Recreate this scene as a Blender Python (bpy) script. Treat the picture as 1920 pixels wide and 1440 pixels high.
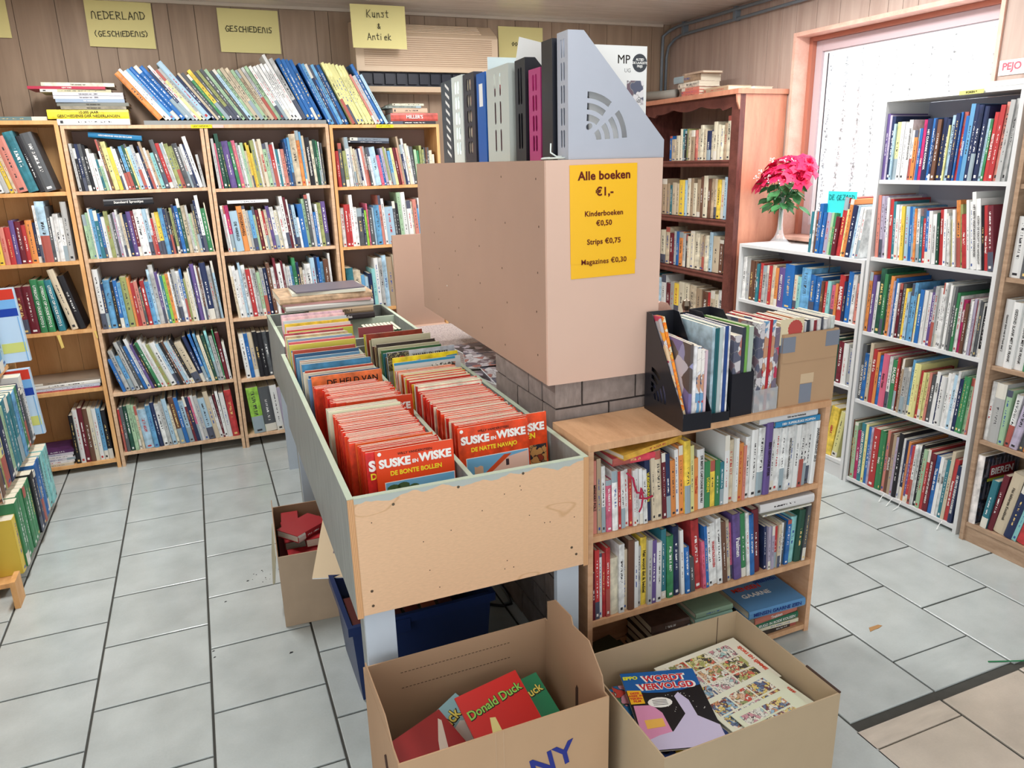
import bpy, math, random
from mathutils import Matrix, Vector, Euler
R = math.radians
rnd = random.Random(7)
for o in list(bpy.data.objects): bpy.data.objects.remove(o)
scene = bpy.context.scene
COL = scene.collection

# ------------------------------------------------------------------ camera
cam_data = bpy.data.cameras.new('camera'); cam = bpy.data.objects.new('camera', cam_data); COL.objects.link(cam)
cam_data.sensor_fit = 'HORIZONTAL'; cam_data.sensor_width = 36.0
cam_data.lens = 1407.36 / 1920 * 36.0
cam_data.clip_start = 0.05; cam_data.clip_end = 60
cam.rotation_mode = 'XYZ'; cam.rotation_euler = (1.282401, 0.02452509, -0.39329726)
cam.location = (0, 0, 1.70)
scene.camera = cam

# ------------------------------------------------------------------ light and exposure
def lin(c): return tuple(((v/255.0)/12.92 if v/255.0 <= 0.04045 else ((v/255.0+0.055)/1.055)**2.4) for v in c)
world = bpy.data.worlds.new('sky'); scene.world = world; world.use_nodes = True
bg = world.node_tree.nodes['Background']; bg.inputs[0].default_value = (0.93, 0.97, 1.0, 1); bg.inputs[1].default_value = 1.6
def area(name, loc, rot, sx, sy, power, color=(1, 1, 1)):
    l = bpy.data.lights.new(name, 'AREA'); l.shape = 'RECTANGLE'; l.size = sx; l.size_y = sy; l.energy = power; l.color = color
    o = bpy.data.objects.new(name, l); COL.objects.link(o); o.location = loc; o.rotation_euler = rot; return o
# added overhead fill, then daylight of the side window and a hazy sun
for x_, y_, w_ in ((-0.4, 3.55, 32), (1.5, 3.45, 30), (2.7, 3.0, 24), (0.9, 1.2, 9)):      # added fill lamps under the ceiling, out of view, to even the light
    area('added_ceiling_fill', (x_, y_, 2.60), (0, 0, R(90)), 1.2, .22, w_, (1.0, .99, .98))
area('daylight_side_window', (3.75, 3.05, 1.75), (0, R(90), 0), 0.95, 1.05, 9, (0.93, 0.96, 1.0))
sun_d = bpy.data.lights.new('hazy_sun', 'SUN'); sun_d.energy = 2.3; sun_d.angle = R(14); sun_d.color = (1.0, .96, .92)
sun = bpy.data.objects.new('hazy_sun', sun_d); COL.objects.link(sun); sun.rotation_euler = Vector((-1, .5, -.85)).to_track_quat('-Z', 'Y').to_euler()
scene.view_settings.view_transform = 'Standard'; scene.view_settings.look = 'None'
scene.view_settings.gamma = 1.0; scene.view_settings.use_curve_mapping = False
scene.view_settings.exposure = 0.5

# ------------------------------------------------------------------ materials
def nodes_of(name):
    m = bpy.data.materials.new(name); m.use_nodes = True
    nt = m.node_tree; b = nt.nodes['Principled BSDF']; return m, nt, b
def setin(node, name, v):
    if name in node.inputs: node.inputs[name].default_value = v
MATS = {}
def plain(name, rgb, rough=0.6, spec=0.3, metal=0.0, bump=0.0, bscale=80, var=0.0):
    if name in MATS: return MATS[name]
    m, nt, b = nodes_of(name); c = lin(rgb) + (1,)
    b.inputs['Base Color'].default_value = c; b.inputs['Roughness'].default_value = rough
    setin(b, 'Specular IOR Level', spec); b.inputs['Metallic'].default_value = metal
    if var or bump:
        tc = nt.nodes.new('ShaderNodeTexCoord'); n = nt.nodes.new('ShaderNodeTexNoise'); n.inputs['Scale'].default_value = bscale
        n.inputs['Detail'].default_value = 4; nt.links.new(tc.outputs['Object'], n.inputs['Vector'])
        if var:
            h = nt.nodes.new('ShaderNodeHueSaturation'); h.inputs['Color'].default_value = c
            mr = nt.nodes.new('ShaderNodeMapRange'); mr.inputs['To Min'].default_value = 1-var; mr.inputs['To Max'].default_value = 1+var
            nt.links.new(n.outputs['Fac'], mr.inputs['Value']); nt.links.new(mr.outputs[0], h.inputs['Value']); nt.links.new(h.outputs[0], b.inputs['Base Color'])
        if bump:
            bp = nt.nodes.new('ShaderNodeBump'); bp.inputs['Strength'].default_value = bump; bp.inputs['Distance'].default_value = 0.002
            nt.links.new(n.outputs['Fac'], bp.inputs['Height']); nt.links.new(bp.outputs[0], b.inputs['Normal'])
    MATS[name] = m; return m
def wood(name, a, b2, scale=(1, 1, 12), dist=2.0, rough=0.5, nscale=2.5, spec=0.3):
    """streaky grain between two colours, stretched along one axis"""
    m, nt, b = nodes_of(name); N = nt.nodes; L = nt.links
    tc = N.new('ShaderNodeTexCoord'); mp = N.new('ShaderNodeMapping'); mp.inputs['Scale'].default_value = scale
    n = N.new('ShaderNodeTexNoise'); n.inputs['Scale'].default_value = nscale; n.inputs['Detail'].default_value = 8; n.inputs['Distortion'].default_value = dist*0.3
    n2 = N.new('ShaderNodeTexNoise'); n2.inputs['Scale'].default_value = nscale*9; n2.inputs['Detail'].default_value = 3
    mixf = N.new('ShaderNodeMath'); mixf.operation = 'MULTIPLY_ADD'; mixf.inputs[1].default_value = 0.35
    ramp = N.new('ShaderNodeValToRGB'); ramp.color_ramp.elements[0].position = 0.42; ramp.color_ramp.elements[1].position = 0.85
    ramp.color_ramp.elements[0].color = lin(a)+(1,); ramp.color_ramp.elements[1].color = lin(b2)+(1,)
    L.new(tc.outputs['Object'], mp.inputs['Vector']); L.new(mp.outputs[0], n.inputs['Vector']); L.new(mp.outputs[0], n2.inputs['Vector'])
    L.new(n2.outputs['Fac'], mixf.inputs[0]); L.new(n.outputs['Fac'], mixf.inputs[2]); L.new(mixf.outputs[0], ramp.inputs[0])
    L.new(ramp.outputs[0], b.inputs['Base Color']); b.inputs['Roughness'].default_value = rough; setin(b, 'Specular IOR Level', spec)
    MATS[name] = m; return m
def clearmat(name, rgb, alpha=0.5, rough=0.15):
    m, nt, b = nodes_of(name); b.inputs['Base Color'].default_value = lin(rgb)+(1,); b.inputs['Alpha'].default_value = alpha; b.inputs['Roughness'].default_value = rough
    MATS[name] = m; return m

def math_node(nt, op, a, b=None, c=None):
    n = nt.nodes.new('ShaderNodeMath'); n.operation = op
    for i, v in enumerate((a, b, c)):
        if v is None: continue
        if isinstance(v, (int, float)): n.inputs[i].default_value = v
        else: nt.links.new(v, n.inputs[i])
    return n.outputs[0]
def spine_material(name, rough, lettering=True):
    """printed cover: the object's own colour, title lettering, bands and a publisher's mark on the spine (uv 0..1)"""
    m, nt, b = nodes_of(name); N = nt.nodes; L = nt.links
    oi = N.new('ShaderNodeObjectInfo'); uv = N.new('ShaderNodeUVMap'); uv.uv_map = 'uv'
    sep = N.new('ShaderNodeSeparateXYZ'); L.new(uv.outputs[0], sep.inputs[0]); u = sep.outputs[0]; v = sep.outputs[1]
    rn = oi.outputs['Random']
    r1 = math_node(nt, 'FRACT', math_node(nt, 'MULTIPLY', rn, 17.3)); r2 = math_node(nt, 'FRACT', math_node(nt, 'MULTIPLY', rn, 71.7)); r3 = math_node(nt, 'FRACT', math_node(nt, 'MULTIPLY', rn, 133.1))
    r4 = math_node(nt, 'FRACT', math_node(nt, 'MULTIPLY', rn, 311.9))
    onsp = math_node(nt, 'LESS_THAN', u, 1.5)
    bw = N.new('ShaderNodeRGBToBW'); L.new(oi.outputs['Color'], bw.inputs[0])
    light = math_node(nt, 'GREATER_THAN', bw.outputs[0], 0.22)
    # ink: dark on light books, pale on dark ones, now and then red or blue
    inkr = N.new('ShaderNodeValToRGB'); cr = inkr.color_ramp; cr.interpolation = 'CONSTANT'
    cr.elements[0].position = 0; cr.elements[0].color = (0.03, 0.03, 0.035, 1); cr.elements[1].position = 0.62; cr.elements[1].color = (0.45, 0.04, 0.04, 1)
    e = cr.elements.new(0.8); e.color = (0.03, 0.08, 0.3, 1); L.new(r1, inkr.inputs[0])
    inkl = N.new('ShaderNodeValToRGB'); cr = inkl.color_ramp; cr.interpolation = 'CONSTANT'
    cr.elements[0].position = 0; cr.elements[0].color = (0.8, 0.8, 0.78, 1); cr.elements[1].position = 0.72; cr.elements[1].color = (0.75, 0.55, 0.2, 1); L.new(r1, inkl.inputs[0])
    ink = N.new('ShaderNodeMix'); ink.data_type = 'RGBA'; L.new(light, ink.inputs[0]); L.new(inkl.outputs[0], ink.inputs[6]); L.new(inkr.outputs[0], ink.inputs[7])
    # lettering
    comb = N.new('ShaderNodeCombineXYZ'); L.new(math_node(nt, 'MULTIPLY', u, 2.2), comb.inputs[0]); L.new(math_node(nt, 'ADD', math_node(nt, 'MULTIPLY', v, 38), math_node(nt, 'MULTIPLY', rn, 500)), comb.inputs[1])
    nz = N.new('ShaderNodeTexNoise'); nz.inputs['Scale'].default_value = 1.4; nz.inputs['Detail'].default_value = 1.5; L.new(comb.outputs[0], nz.inputs['Vector'])
    glyph = math_node(nt, 'GREATER_THAN', nz.outputs['Fac'], 0.5)
    du = math_node(nt, 'ABSOLUTE', math_node(nt, 'SUBTRACT', u, 0.5))
    wid = math_node(nt, 'LESS_THAN', du, math_node(nt, 'MULTIPLY_ADD', r2, 0.11, 0.07))
    lo = math_node(nt, 'MULTIPLY_ADD', r2, 0.25, 0.2); hi = math_node(nt, 'MULTIPLY_ADD', r3, 0.3, 0.62)
    t1 = math_node(nt, 'MULTIPLY', math_node(nt, 'GREATER_THAN', v, lo), math_node(nt, 'LESS_THAN', v, hi))
    # word gaps
    gap = math_node(nt, 'GREATER_THAN', math_node(nt, 'FRACT', math_node(nt, 'ADD', math_node(nt, 'MULTIPLY', v, math_node(nt, 'MULTIPLY_ADD', r3, 3.0, 3.5)), r2)), 0.12)
    letters = math_node(nt, 'MULTIPLY', math_node(nt, 'MULTIPLY', glyph, wid), math_node(nt, 'MULTIPLY', t1, gap))
    logo = math_node(nt, 'MULTIPLY', math_node(nt, 'LESS_THAN', math_node(nt, 'ABSOLUTE', math_node(nt, 'SUBTRACT', v, 0.06)), 0.02), math_node(nt, 'LESS_THAN', du, 0.22))
    mark = math_node(nt, 'MULTIPLY', math_node(nt, 'MAXIMUM', letters, math_node(nt, 'MULTIPLY', logo, math_node(nt, 'GREATER_THAN', r3, 0.35))), onsp)
    # coloured panel at foot or head of some spines
    hs = N.new('ShaderNodeValToRGB'); hs.color_ramp.interpolation = 'CONSTANT'; hs.color_ramp.elements[0].color = (.7, .68, .6, 1); hs.color_ramp.elements[1].position = .4; hs.color_ramp.elements[1].color = (.08, .09, .13, 1); e_ = hs.color_ramp.elements.new(.65); e_.color = (.3, .38, .42, 1); e_ = hs.color_ramp.elements.new(.85); e_.color = (.4, .1, .08, 1); L.new(r2, hs.inputs[0])
    foot = math_node(nt, 'MULTIPLY', math_node(nt, 'LESS_THAN', v, math_node(nt, 'MULTIPLY_ADD', r2, 0.35, 0.1)), math_node(nt, 'GREATER_THAN', r4, 0.78))
    head = math_node(nt, 'MULTIPLY', math_node(nt, 'GREATER_THAN', v, math_node(nt, 'MULTIPLY_ADD', r3, 0.2, 0.75)), math_node(nt, 'LESS_THAN', r4, 0.12))
    band = math_node(nt, 'MULTIPLY', math_node(nt, 'MAXIMUM', foot, head), onsp)
    # picture mottling on a few
    tc = N.new('ShaderNodeTexCoord'); pn = N.new('ShaderNodeTexNoise'); pn.inputs['Scale'].default_value = 28; pn.inputs['Detail'].default_value = 3; L.new(tc.outputs['Object'], pn.inputs['Vector'])
    hv = N.new('ShaderNodeHueSaturation'); L.new(oi.outputs['Color'], hv.inputs['Color']); L.new(math_node(nt, 'MULTIPLY_ADD', math_node(nt, 'MULTIPLY', math_node(nt, 'SUBTRACT', pn.outputs['Fac'], 0.5), math_node(nt, 'GREATER_THAN', r2, 0.6)), 1.7, 1.0), hv.inputs['Value'])
    mx = N.new('ShaderNodeMix'); mx.data_type = 'RGBA'; L.new(band, mx.inputs[0]); L.new(hv.outputs[0], mx.inputs[6]); L.new(hs.outputs[0], mx.inputs[7])
    if lettering:
        mx2 = N.new('ShaderNodeMix'); mx2.data_type = 'RGBA'; L.new(mark, mx2.inputs[0]); L.new(mx.outputs[2], mx2.inputs[6]); L.new(ink.outputs[2], mx2.inputs[7]); out = mx2.outputs[2]
    else: out = hv.outputs[0]
    L.new(out, b.inputs['Base Color']); b.inputs['Roughness'].default_value = rough; setin(b, 'Specular IOR Level', 0.35)
    MATS[name] = m; return m
COVER = spine_material('printed_cover', 0.42)
COVER_BLANK = spine_material('plain_cover', 0.38, False)
def page_material():
    m, nt, b = nodes_of('page_edges'); N = nt.nodes; L = nt.links
    tc = N.new('ShaderNodeTexCoord'); mp = N.new('ShaderNodeMapping'); mp.inputs['Scale'].default_value = (900, 3, 3)
    n = N.new('ShaderNodeTexNoise'); n.inputs['Scale'].default_value = 1.0; L.new(tc.outputs['Object'], mp.inputs[0]); L.new(mp.outputs[0], n.inputs['Vector'])
    r = N.new('ShaderNodeValToRGB'); r.color_ramp.elements[0].position = 0.3; r.color_ramp.elements[0].color = lin((188, 176, 150))+(1,); r.color_ramp.elements[1].position = 0.6; r.color_ramp.elements[1].color = lin((232, 226, 208))+(1,)
    L.new(n.outputs['Fac'], r.inputs[0]); L.new(r.outputs[0], b.inputs['Base Color']); b.inputs['Roughness'].default_value = 0.85
    return m
PAGES = page_material()
def art_material(name, cols, scale=22, edge=0.012, line=(0.02, 0.02, 0.02)):
    """printed picture: flat colour patches with dark outlines, in the sheet's own plane"""
    m, nt, b = nodes_of(name); N = nt.nodes; L = nt.links
    tc = N.new('ShaderNodeTexCoord'); wn = N.new('ShaderNodeTexNoise'); wn.inputs['Scale'].default_value = scale*0.8
    L.new(tc.outputs['Object'], wn.inputs['Vector'])
    add = N.new('ShaderNodeVectorMath'); add.operation = 'MULTIPLY_ADD'; add.inputs[1].default_value = (0.05, 0.05, 0.05); L.new(wn.outputs['Color'], add.inputs[0]); L.new(tc.outputs['Object'], add.inputs[2])
    vo = N.new('ShaderNodeTexVoronoi'); vo.inputs['Scale'].default_value = scale; L.new(add.outputs[0], vo.inputs['Vector'])
    ve = N.new('ShaderNodeTexVoronoi'); ve.feature = 'DISTANCE_TO_EDGE'; ve.inputs['Scale'].default_value = scale; L.new(add.outputs[0], ve.inputs['Vector'])
    sp = N.new('ShaderNodeSeparateColor'); L.new(vo.outputs['Color'], sp.inputs[0])
    r = N.new('ShaderNodeValToRGB'); r.color_ramp.interpolation = 'CONSTANT'; k = len(cols)
    r.color_ramp.elements[0].color = lin(cols[0])+(1,); r.color_ramp.elements[1].position = 1.0/k; r.color_ramp.elements[1].color = lin(cols[1])+(1,)
    for i in range(2, k): e = r.color_ramp.elements.new(i/k); e.color = lin(cols[i])+(1,)
    L.new(sp.outputs[0], r.inputs[0])
    lt = math_node(nt, 'LESS_THAN', ve.outputs['Distance'], edge*scale*0.25)
    mx = N.new('ShaderNodeMix'); mx.data_type = 'RGBA'; L.new(lt, mx.inputs[0]); L.new(r.outputs[0], mx.inputs[6]); mx.inputs[7].default_value = line+(1,)
    L.new(mx.outputs[2], b.inputs['Base Color']); b.inputs['Roughness'].default_value = 0.4; MATS[name] = m; return m

M_UNIT = wood('beech_veneer', (196, 158, 124), (222, 188, 154), (2, 2, 14), 1.0, 0.5, 3)
M_UNITH = wood('beech_veneer_shelf', (198, 160, 126), (226, 192, 158), (14, 2, 2), 1.0, 0.5, 3)
M_PINE = wood('varnished_pine', (206, 150, 92), (230, 180, 122), (6, 6, 1), 2.0, 0.45, 3)
M_PINEB = wood('pine_back_panel', (208, 156, 98), (224, 178, 120), (5, 5, 0.6), 2.5, 0.5, 3)
M_UBACK = plain('unit_back_panel', (176, 150, 140), 0.7, var=0.05, bscale=6)
M_CHERRY = wood('dark_cherry', (80, 44, 40), (112, 66, 58), (4, 12, 4), 2.0, 0.45, 3)
M_CHERRY_LIT = wood('cherry_window_lit', (186, 122, 98), (204, 144, 116), (6, 6, 1), 1.5, 0.42, 4)  # paler copy of the cherry: window light on near side and top painted in
M_WHITE = plain('white_melamine', (214, 216, 216), 0.45, var=0.02, bscale=3)
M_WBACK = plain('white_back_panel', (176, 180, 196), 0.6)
M_OAK = wood('sonoma_oak', (152, 124, 100), (182, 154, 128), (3, 3, 16), 2.0, 0.5, 3)
M_BIRCH = wood('light_beech', (196, 150, 112), (216, 172, 132), (12, 3, 3), 1.0, 0.45, 2.5)
M_BIRCHV = wood('light_beech_upright', (200, 152, 116), (220, 178, 142), (3, 3, 12), 1.0, 0.45, 2.5)
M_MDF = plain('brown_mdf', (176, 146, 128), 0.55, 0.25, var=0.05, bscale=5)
M_MDF_LIT = plain('mdf_front_lit', (218, 186, 168), 0.5, 0.25, var=0.035, bscale=5)  # paler copy of the box board: light falling on its front painted in
M_STEEL = plain('brushed_screw', (120, 108, 92), 0.35, metal=0.8)
M_BLACK = plain('black_plastic', (26, 28, 36), 0.28, 0.5)
M_TAPE = plain('grey_tape', (128, 136, 150), 0.3, 0.4)
M_CARD = plain('corrugated_cardboard', (184, 152, 120), 0.85, 0.1, var=0.05, bscale=9)
M_CARDIN = plain('cardboard_inside', (170, 140, 112), 0.85, 0.1, var=0.05, bscale=9)
M_CARDG = plain('greyish_cardboard', (178, 158, 130), 0.85, 0.1, var=0.05, bscale=9)
M_CARDD = plain('old_stained_cardboard', (176, 154, 130), 0.9, 0.1, var=0.1, bscale=14)
M_YELLOW = plain('yellow_paper', (244, 188, 28), 0.35, 0.4)
M_PAPERY = plain('pale_yellow_paper', (222, 212, 148), 0.7, 0.2)
M_PAPERW = plain('white_paper', (236, 238, 236), 0.6)
M_INKK = plain('black_ink', (34, 26, 22), 0.6)
M_INKD = plain('felt_pen_ink', (70, 66, 48), 0.6)
M_INKW = plain('white_ink', (244, 244, 240), 0.5)
M_INKY = plain('yellow_ink', (250, 226, 50), 0.5)
M_INKR = plain('red_ink', (200, 40, 44), 0.5)
M_GREYPAINT = wood('grey_painted_board', (122, 126, 122), (146, 150, 146), (2, 12, 2), 1.0, 0.45, 3)
M_EDGE = plain('pale_green_edge', (186, 200, 180), 0.5, var=0.06, bscale=30)

# ------------------------------------------------------------------ mesh helpers
class MB:
    def __init__(s): s.v = []; s.f = []; s.m = []; s.uv = []
    def face(s, pts, mi=0, uv=None):
        k = len(s.v); s.v += [tuple(p) for p in pts]; s.f.append(tuple(range(k, k+len(pts)))); s.m.append(mi); s.uv.append(uv or [(2.5, 0.5)]*len(pts))
    def box(s, x0, x1, y0, y1, z0, z1, mi=0, M=None):
        P = [Vector(p) for p in ((x0,y0,z0),(x1,y0,z0),(x1,y1,z0),(x0,y1,z0),(x0,y0,z1),(x1,y0,z1),(x1,y1,z1),(x0,y1,z1))]
        if M is not None: P = [M @ p for p in P]
        k = len(s.v); s.v += [tuple(p) for p in P]
        for q in ((0,3,2,1),(4,5,6,7),(0,1,5,4),(1,2,6,5),(2,3,7,6),(3,0,4,7)):
            s.f.append(tuple(k+i for i in q)); s.m.append(mi); s.uv.append([(2.5, 0.5)]*4)
    def prism(s, poly, axis, a0, a1, mi=0, M=None):
        """extrude a 2d polygon along axis ('x','y','z')"""
        def pt(p, a): return {'x': (a, p[0], p[1]), 'y': (p[0], a, p[1]), 'z': (p[0], p[1], a)}[axis]
        n = len(poly); A = [Vector(pt(p, a0)) for p in poly]; B = [Vector(pt(p, a1)) for p in poly]
        if M is not None: A = [M @ p for p in A]; B = [M @ p for p in B]
        k = len(s.v); s.v += [tuple(p) for p in A+B]
        s.f.append(tuple(k+i for i in range(n))); s.f.append(tuple(k+n+i for i in reversed(range(n))))
        for i in range(n): j = (i+1) % n; s.f.append((k+i, k+n+i, k+n+j, k+j))
        s.m += [mi]*(n+2); s.uv += [[(2.5, .5)]*n]*2 + [[(2.5, .5)]*4]*n
    def tube(s, pts, r, seg=8, mi=0, caps=True):
        pts = [Vector(p) for p in pts]; rings = []
        rr = r if isinstance(r, (list, tuple)) else [r]*len(pts)
        for i, p in enumerate(pts):
            d = (pts[min(i+1, len(pts)-1)] - pts[max(i-1, 0)]).normalized()
            a = d.orthogonal().normalized() if i == 0 else (pa - d*pa.dot(d)).normalized()
            pa = a; b = d.cross(a); k = len(s.v)
            for j in range(seg):
                t = 2*math.pi*j/seg; s.v.append(tuple(p + (a*math.cos(t)+b*math.sin(t))*rr[i]))
            rings.append(k)
        for i in range(len(rings)-1):
            for j in range(seg):
                j2 = (j+1) % seg; s.f.append((rings[i]+j, rings[i]+j2, rings[i+1]+j2, rings[i+1]+j)); s.m.append(mi); s.uv.append([(2.5, .5)]*4)
        if caps:
            s.f.append(tuple(rings[0]+j for j in reversed(range(seg)))); s.f.append(tuple(rings[-1]+j for j in range(seg))); s.m += [mi, mi]; s.uv += [[(2.5, .5)]*seg]*2
    def lathe(s, prof, seg=20, mi=0, c=(0, 0)):
        rings = []
        for r_, z in prof:
            rings.append(len(s.v))
            for j in range(seg): t = 2*math.pi*j/seg; s.v.append((c[0]+r_*math.cos(t), c[1]+r_*math.sin(t), z))
        for i in range(len(rings)-1):
            for j in range(seg):
                j2 = (j+1) % seg; s.f.append((rings[i]+j, rings[i]+j2, rings[i+1]+j2, rings[i+1]+j)); s.m.append(mi); s.uv.append([(2.5, .5)]*4)
    def build(s, name, mats, parent=None, loc=None, rot=None, smooth=False, fixn=False):
        me = bpy.data.meshes.new(name); me.from_pydata(s.v, [], s.f)
        if not isinstance(mats, (list, tuple)): mats = [mats]
        for m in mats: me.materials.append(m)
        me.polygons.foreach_set('material_index', s.m)
        ul = me.uv_layers.new(name='uv'); flat = [c for f in s.uv for p in f for c in p]; ul.data.foreach_set('uv', flat)
        if smooth: me.polygons.foreach_set('use_smooth', [True]*len(s.f))
        if fixn:
            import bmesh
            bm = bmesh.new(); bm.from_mesh(me); bmesh.ops.recalc_face_normals(bm, faces=bm.faces); bm.to_mesh(me); bm.free()
        me.update()
        return obj(name, me, parent, loc, rot)
def obj(name, me, parent=None, loc=None, rot=None):
    o = bpy.data.objects.new(name, me); COL.objects.link(o)
    if parent is not None: o.parent = parent
    if loc: o.location = loc
    if rot: o.rotation_euler = rot
    return o
def bx(name, dims, mat, parent=None, M=None, loc=None, rot=None):
    b = MB(); b.box(*dims, 0, M); return b.build(name, mat, parent, loc, rot)
def empty(name, loc=(0, 0, 0), rot=(0, 0, 0)):
    o = bpy.data.objects.new(name, None); COL.objects.link(o); o.location = loc; o.rotation_euler = rot; o.empty_display_size = 0.1; return o
def tag(o, label, cat, group=None):
    n = len(label.split())
    if n > 16: print('LONG LABEL', n, label)
    o['label'] = label; o['category'] = cat
    if group: o['group'] = group
    return o
def struct(o): o['kind'] = 'structure'; return o
def curve_mesh(name, cu, mat, thick_local=None):
    t = bpy.data.objects.new('tmp', cu); COL.objects.link(t)
    dg = bpy.context.evaluated_depsgraph_get(); dg.update()
    me = bpy.data.meshes.new_from_object(t.evaluated_get(dg)); me.name = name
    bpy.data.objects.remove(t); bpy.data.curves.remove(cu)
    me.materials.clear(); me.materials.append(mat); return me
def plate(name, outline, holes, th, mat, parent=None, M=None, loc=None, rot=None):
    """flat plate in the local xy plane with real holes, th thick along z"""
    cu = bpy.data.curves.new(name, 'CURVE'); cu.dimensions = '2D'; cu.fill_mode = 'BOTH'; cu.extrude = th/2
    for poly in [outline]+holes:
        sp = cu.splines.new('POLY'); sp.points.add(len(poly)-1); sp.use_cyclic_u = True
        for i, p in enumerate(poly): sp.points[i].co = (p[0], p[1], 0, 1)
    me = curve_mesh(name, cu, mat)
    if M is not None: me.transform(M)
    return obj(name, me, parent, loc, rot)
def text(name, s, size, mat, parent=None, M=None, bold=0.0, align='CENTER', fit=None, shear=0.0, space=1.0, loc=None, rot=None, ext=0.0004):
    cu = bpy.data.curves.new(name, 'FONT'); cu.body = s; cu.size = size; cu.align_x = align; cu.align_y = 'CENTER'; cu.offset = bold*size
    cu.extrude = ext; cu.shear = shear; cu.space_character = space; cu.space_line = 1.0; cu.resolution_u = 3
    me = curve_mesh(name, cu, mat)
    if fit:
        xs = [v.co.x for v in me.vertices]
        if xs:
            w = max(xs)-min(xs)
            if w > fit: me.transform(Matrix.Diagonal((fit/w, fit/w if fit/w > 0.75 else 0.75, 1, 1)))
    if M is not None: me.transform(M)
    return obj(name, me, parent, loc, rot)
# strokes of a felt pen, one polyline set per letter on a 1 x 1.5 grid
ST = {'A': [[(0, 0), (.45, 1.4), (.9, 0)], [(.2, .5), (.75, .55)]], 'B': [[(0, 0), (.05, 1.4), (.6, 1.3), (.6, .85), (.05, .75), (.75, .6), (.7, .1), (0, 0)]],
 'C': [[(.85, 1.2), (.4, 1.4), (.05, .8), (.2, .1), (.8, .1)]], 'D': [[(.05, 1.4), (.0, 0), (.6, .15), (.85, .7), (.6, 1.25), (-.1, 1.4)]],
 'E': [[(.75, 1.4), (.1, 1.35), (.05, .05), (.8, .05)], [(.05, .75), (.6, .8)]], 'G': [[(.9, 1.25), (.4, 1.4), (.0, .7), (.3, .0), (.85, .15), (.85, .6), (.5, .62)]],
 'H': [[(.05, 1.4), (.0, 0)], [(.8, 1.4), (.8, 0)], [(.0, .7), (.8, .75)]], 'I': [[(.2, 1.2), (.15, 0)]], 'J': [[(.5, 1.4), (.5, .2), (.2, 0), (0, .3)]],
 'K': [[(.05, 1.4), (.0, 0)], [(.75, 1.4), (.05, .65), (.8, 0)]], 'L': [[(.1, 1.4), (.05, .05), (.75, .05)]],
 'N': [[(.0, 0), (.1, 1.2), (.35, 1.35), (.6, 1.1), (.7, .05)]], 'O': [[(.45, 1.35), (.05, .8), (.3, .02), (.8, .5), (.6, 1.25), (.4, 1.35)]],
 'R': [[(.05, 0), (.05, 1.4), (.7, 1.2), (.6, .75), (.1, .7), (.8, 0)]], 'S': [[(.8, 1.3), (.3, 1.35), (.15, .95), (.7, .55), (.6, .05), (.0, .1)]],
 'T': [[(0, 1.35), (.85, 1.4)], [(.42, 1.38), (.4, 0)]], 'U': [[(.05, .95), (.1, .15), (.5, .0), (.7, .3), (.72, .95)]], 'Z': [[(.0, 1.35), (.8, 1.35), (.0, .05), (.85, .05)]],
 'n': [[(.05, 0), (.08, .9)], [(.08, .7), (.45, .9), (.6, .1)]], 's': [[(.55, .85), (.15, .85), (.5, .4), (.4, .02), (.0, .08)]], 't': [[(.3, 1.3), (.3, .1), (.55, .05)], [(.05, .9), (.6, .92)]],
 'u': [[(.05, .9), (.08, .15), (.4, .05), (.5, .3), (.5, .9)], [(.5, .3), (.6, 0)]], 'k': [[(.1, 1.3), (.05, 0)], [(.55, .9), (.08, .4), (.6, .0)]], 'r': [[(.08, .9), (.08, 0)], [(.08, .6), (.3, .88), (.5, .8)]],
 'i': [[(.15, .8), (.15, 0)], [(.18, 1.15), (.2, 1.2)]], 'e': [[(.1, .5), (.6, .55), (.45, .9), (.1, .7), (.15, .1), (.6, .1)]], 'o': [[(.35, .9), (.0, .5), (.3, .0), (.65, .5), (.35, .9)]],
 'g': [[(.6, .85), (.1, .8), (.1, .3), (.6, .3), (.6, .9), (.55, -.4), (.1, -.4)]], 'l': [[(.15, 1.4), (.15, 0)]], 'j': [[(.3, .9), (.25, -.4), (.0, -.3)]],
 '&': [[(.8, .0), (.2, 1.0), (.4, 1.3), (.55, 1.0), (.1, .3), (.3, .0), (.8, .5)]], '(': [[(.45, 1.5), (.1, .9), (.15, .3), (.45, -.1)]], ')': [[(.05, 1.5), (.45, .9), (.4, .3), (.05, -.1)]], ' ': []}
def handwriting(name, lines, width, lw, mat, parent, M, seed=1, lead=2.3):
    """lines of pen strokes centred at the origin of the sheet's xy plane"""
    r = random.Random(seed); b = MB()
    for li, (s, h) in enumerate(lines):
        adv = 0; glyphs = []
        for ch in s:
            g = ST.get(ch, []); glyphs.append((adv, g)); adv += 1.12 if ch.isupper() else (0.92 if ch != ' ' else 0.6)
            if ch in 'I': adv -= 0.6
        sc = min(h/1.4, width/max(adv, .1)); x0 = -adv*sc/2; y0 = (len(lines)/2.0-li-0.75)*lead*lines[0][1]*0.8
        for ax, g in glyphs:
            jy = r.uniform(-.08, .08); js = r.uniform(.92, 1.08)
            for st in g:
                pts = [Vector((x0+(ax+p[0]*js)*sc, y0+(p[1]+jy)*sc, 0)) for p in st]
                for a, c in zip(pts[:-1], pts[1:]):
                    d = (c-a)
                    if d.length < 1e-6: continue
                    n = Vector((-d.y, d.x, 0)).normalized()*lw/2; e = d.normalized()*lw/2
                    P = [a-n-e, c-n+e, c+n+e, a+n-e]; P = [M @ (p+Vector((0, 0, .0012))) for p in P]
                    b.face(P)
    return b.build(name, mat, parent)

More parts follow.
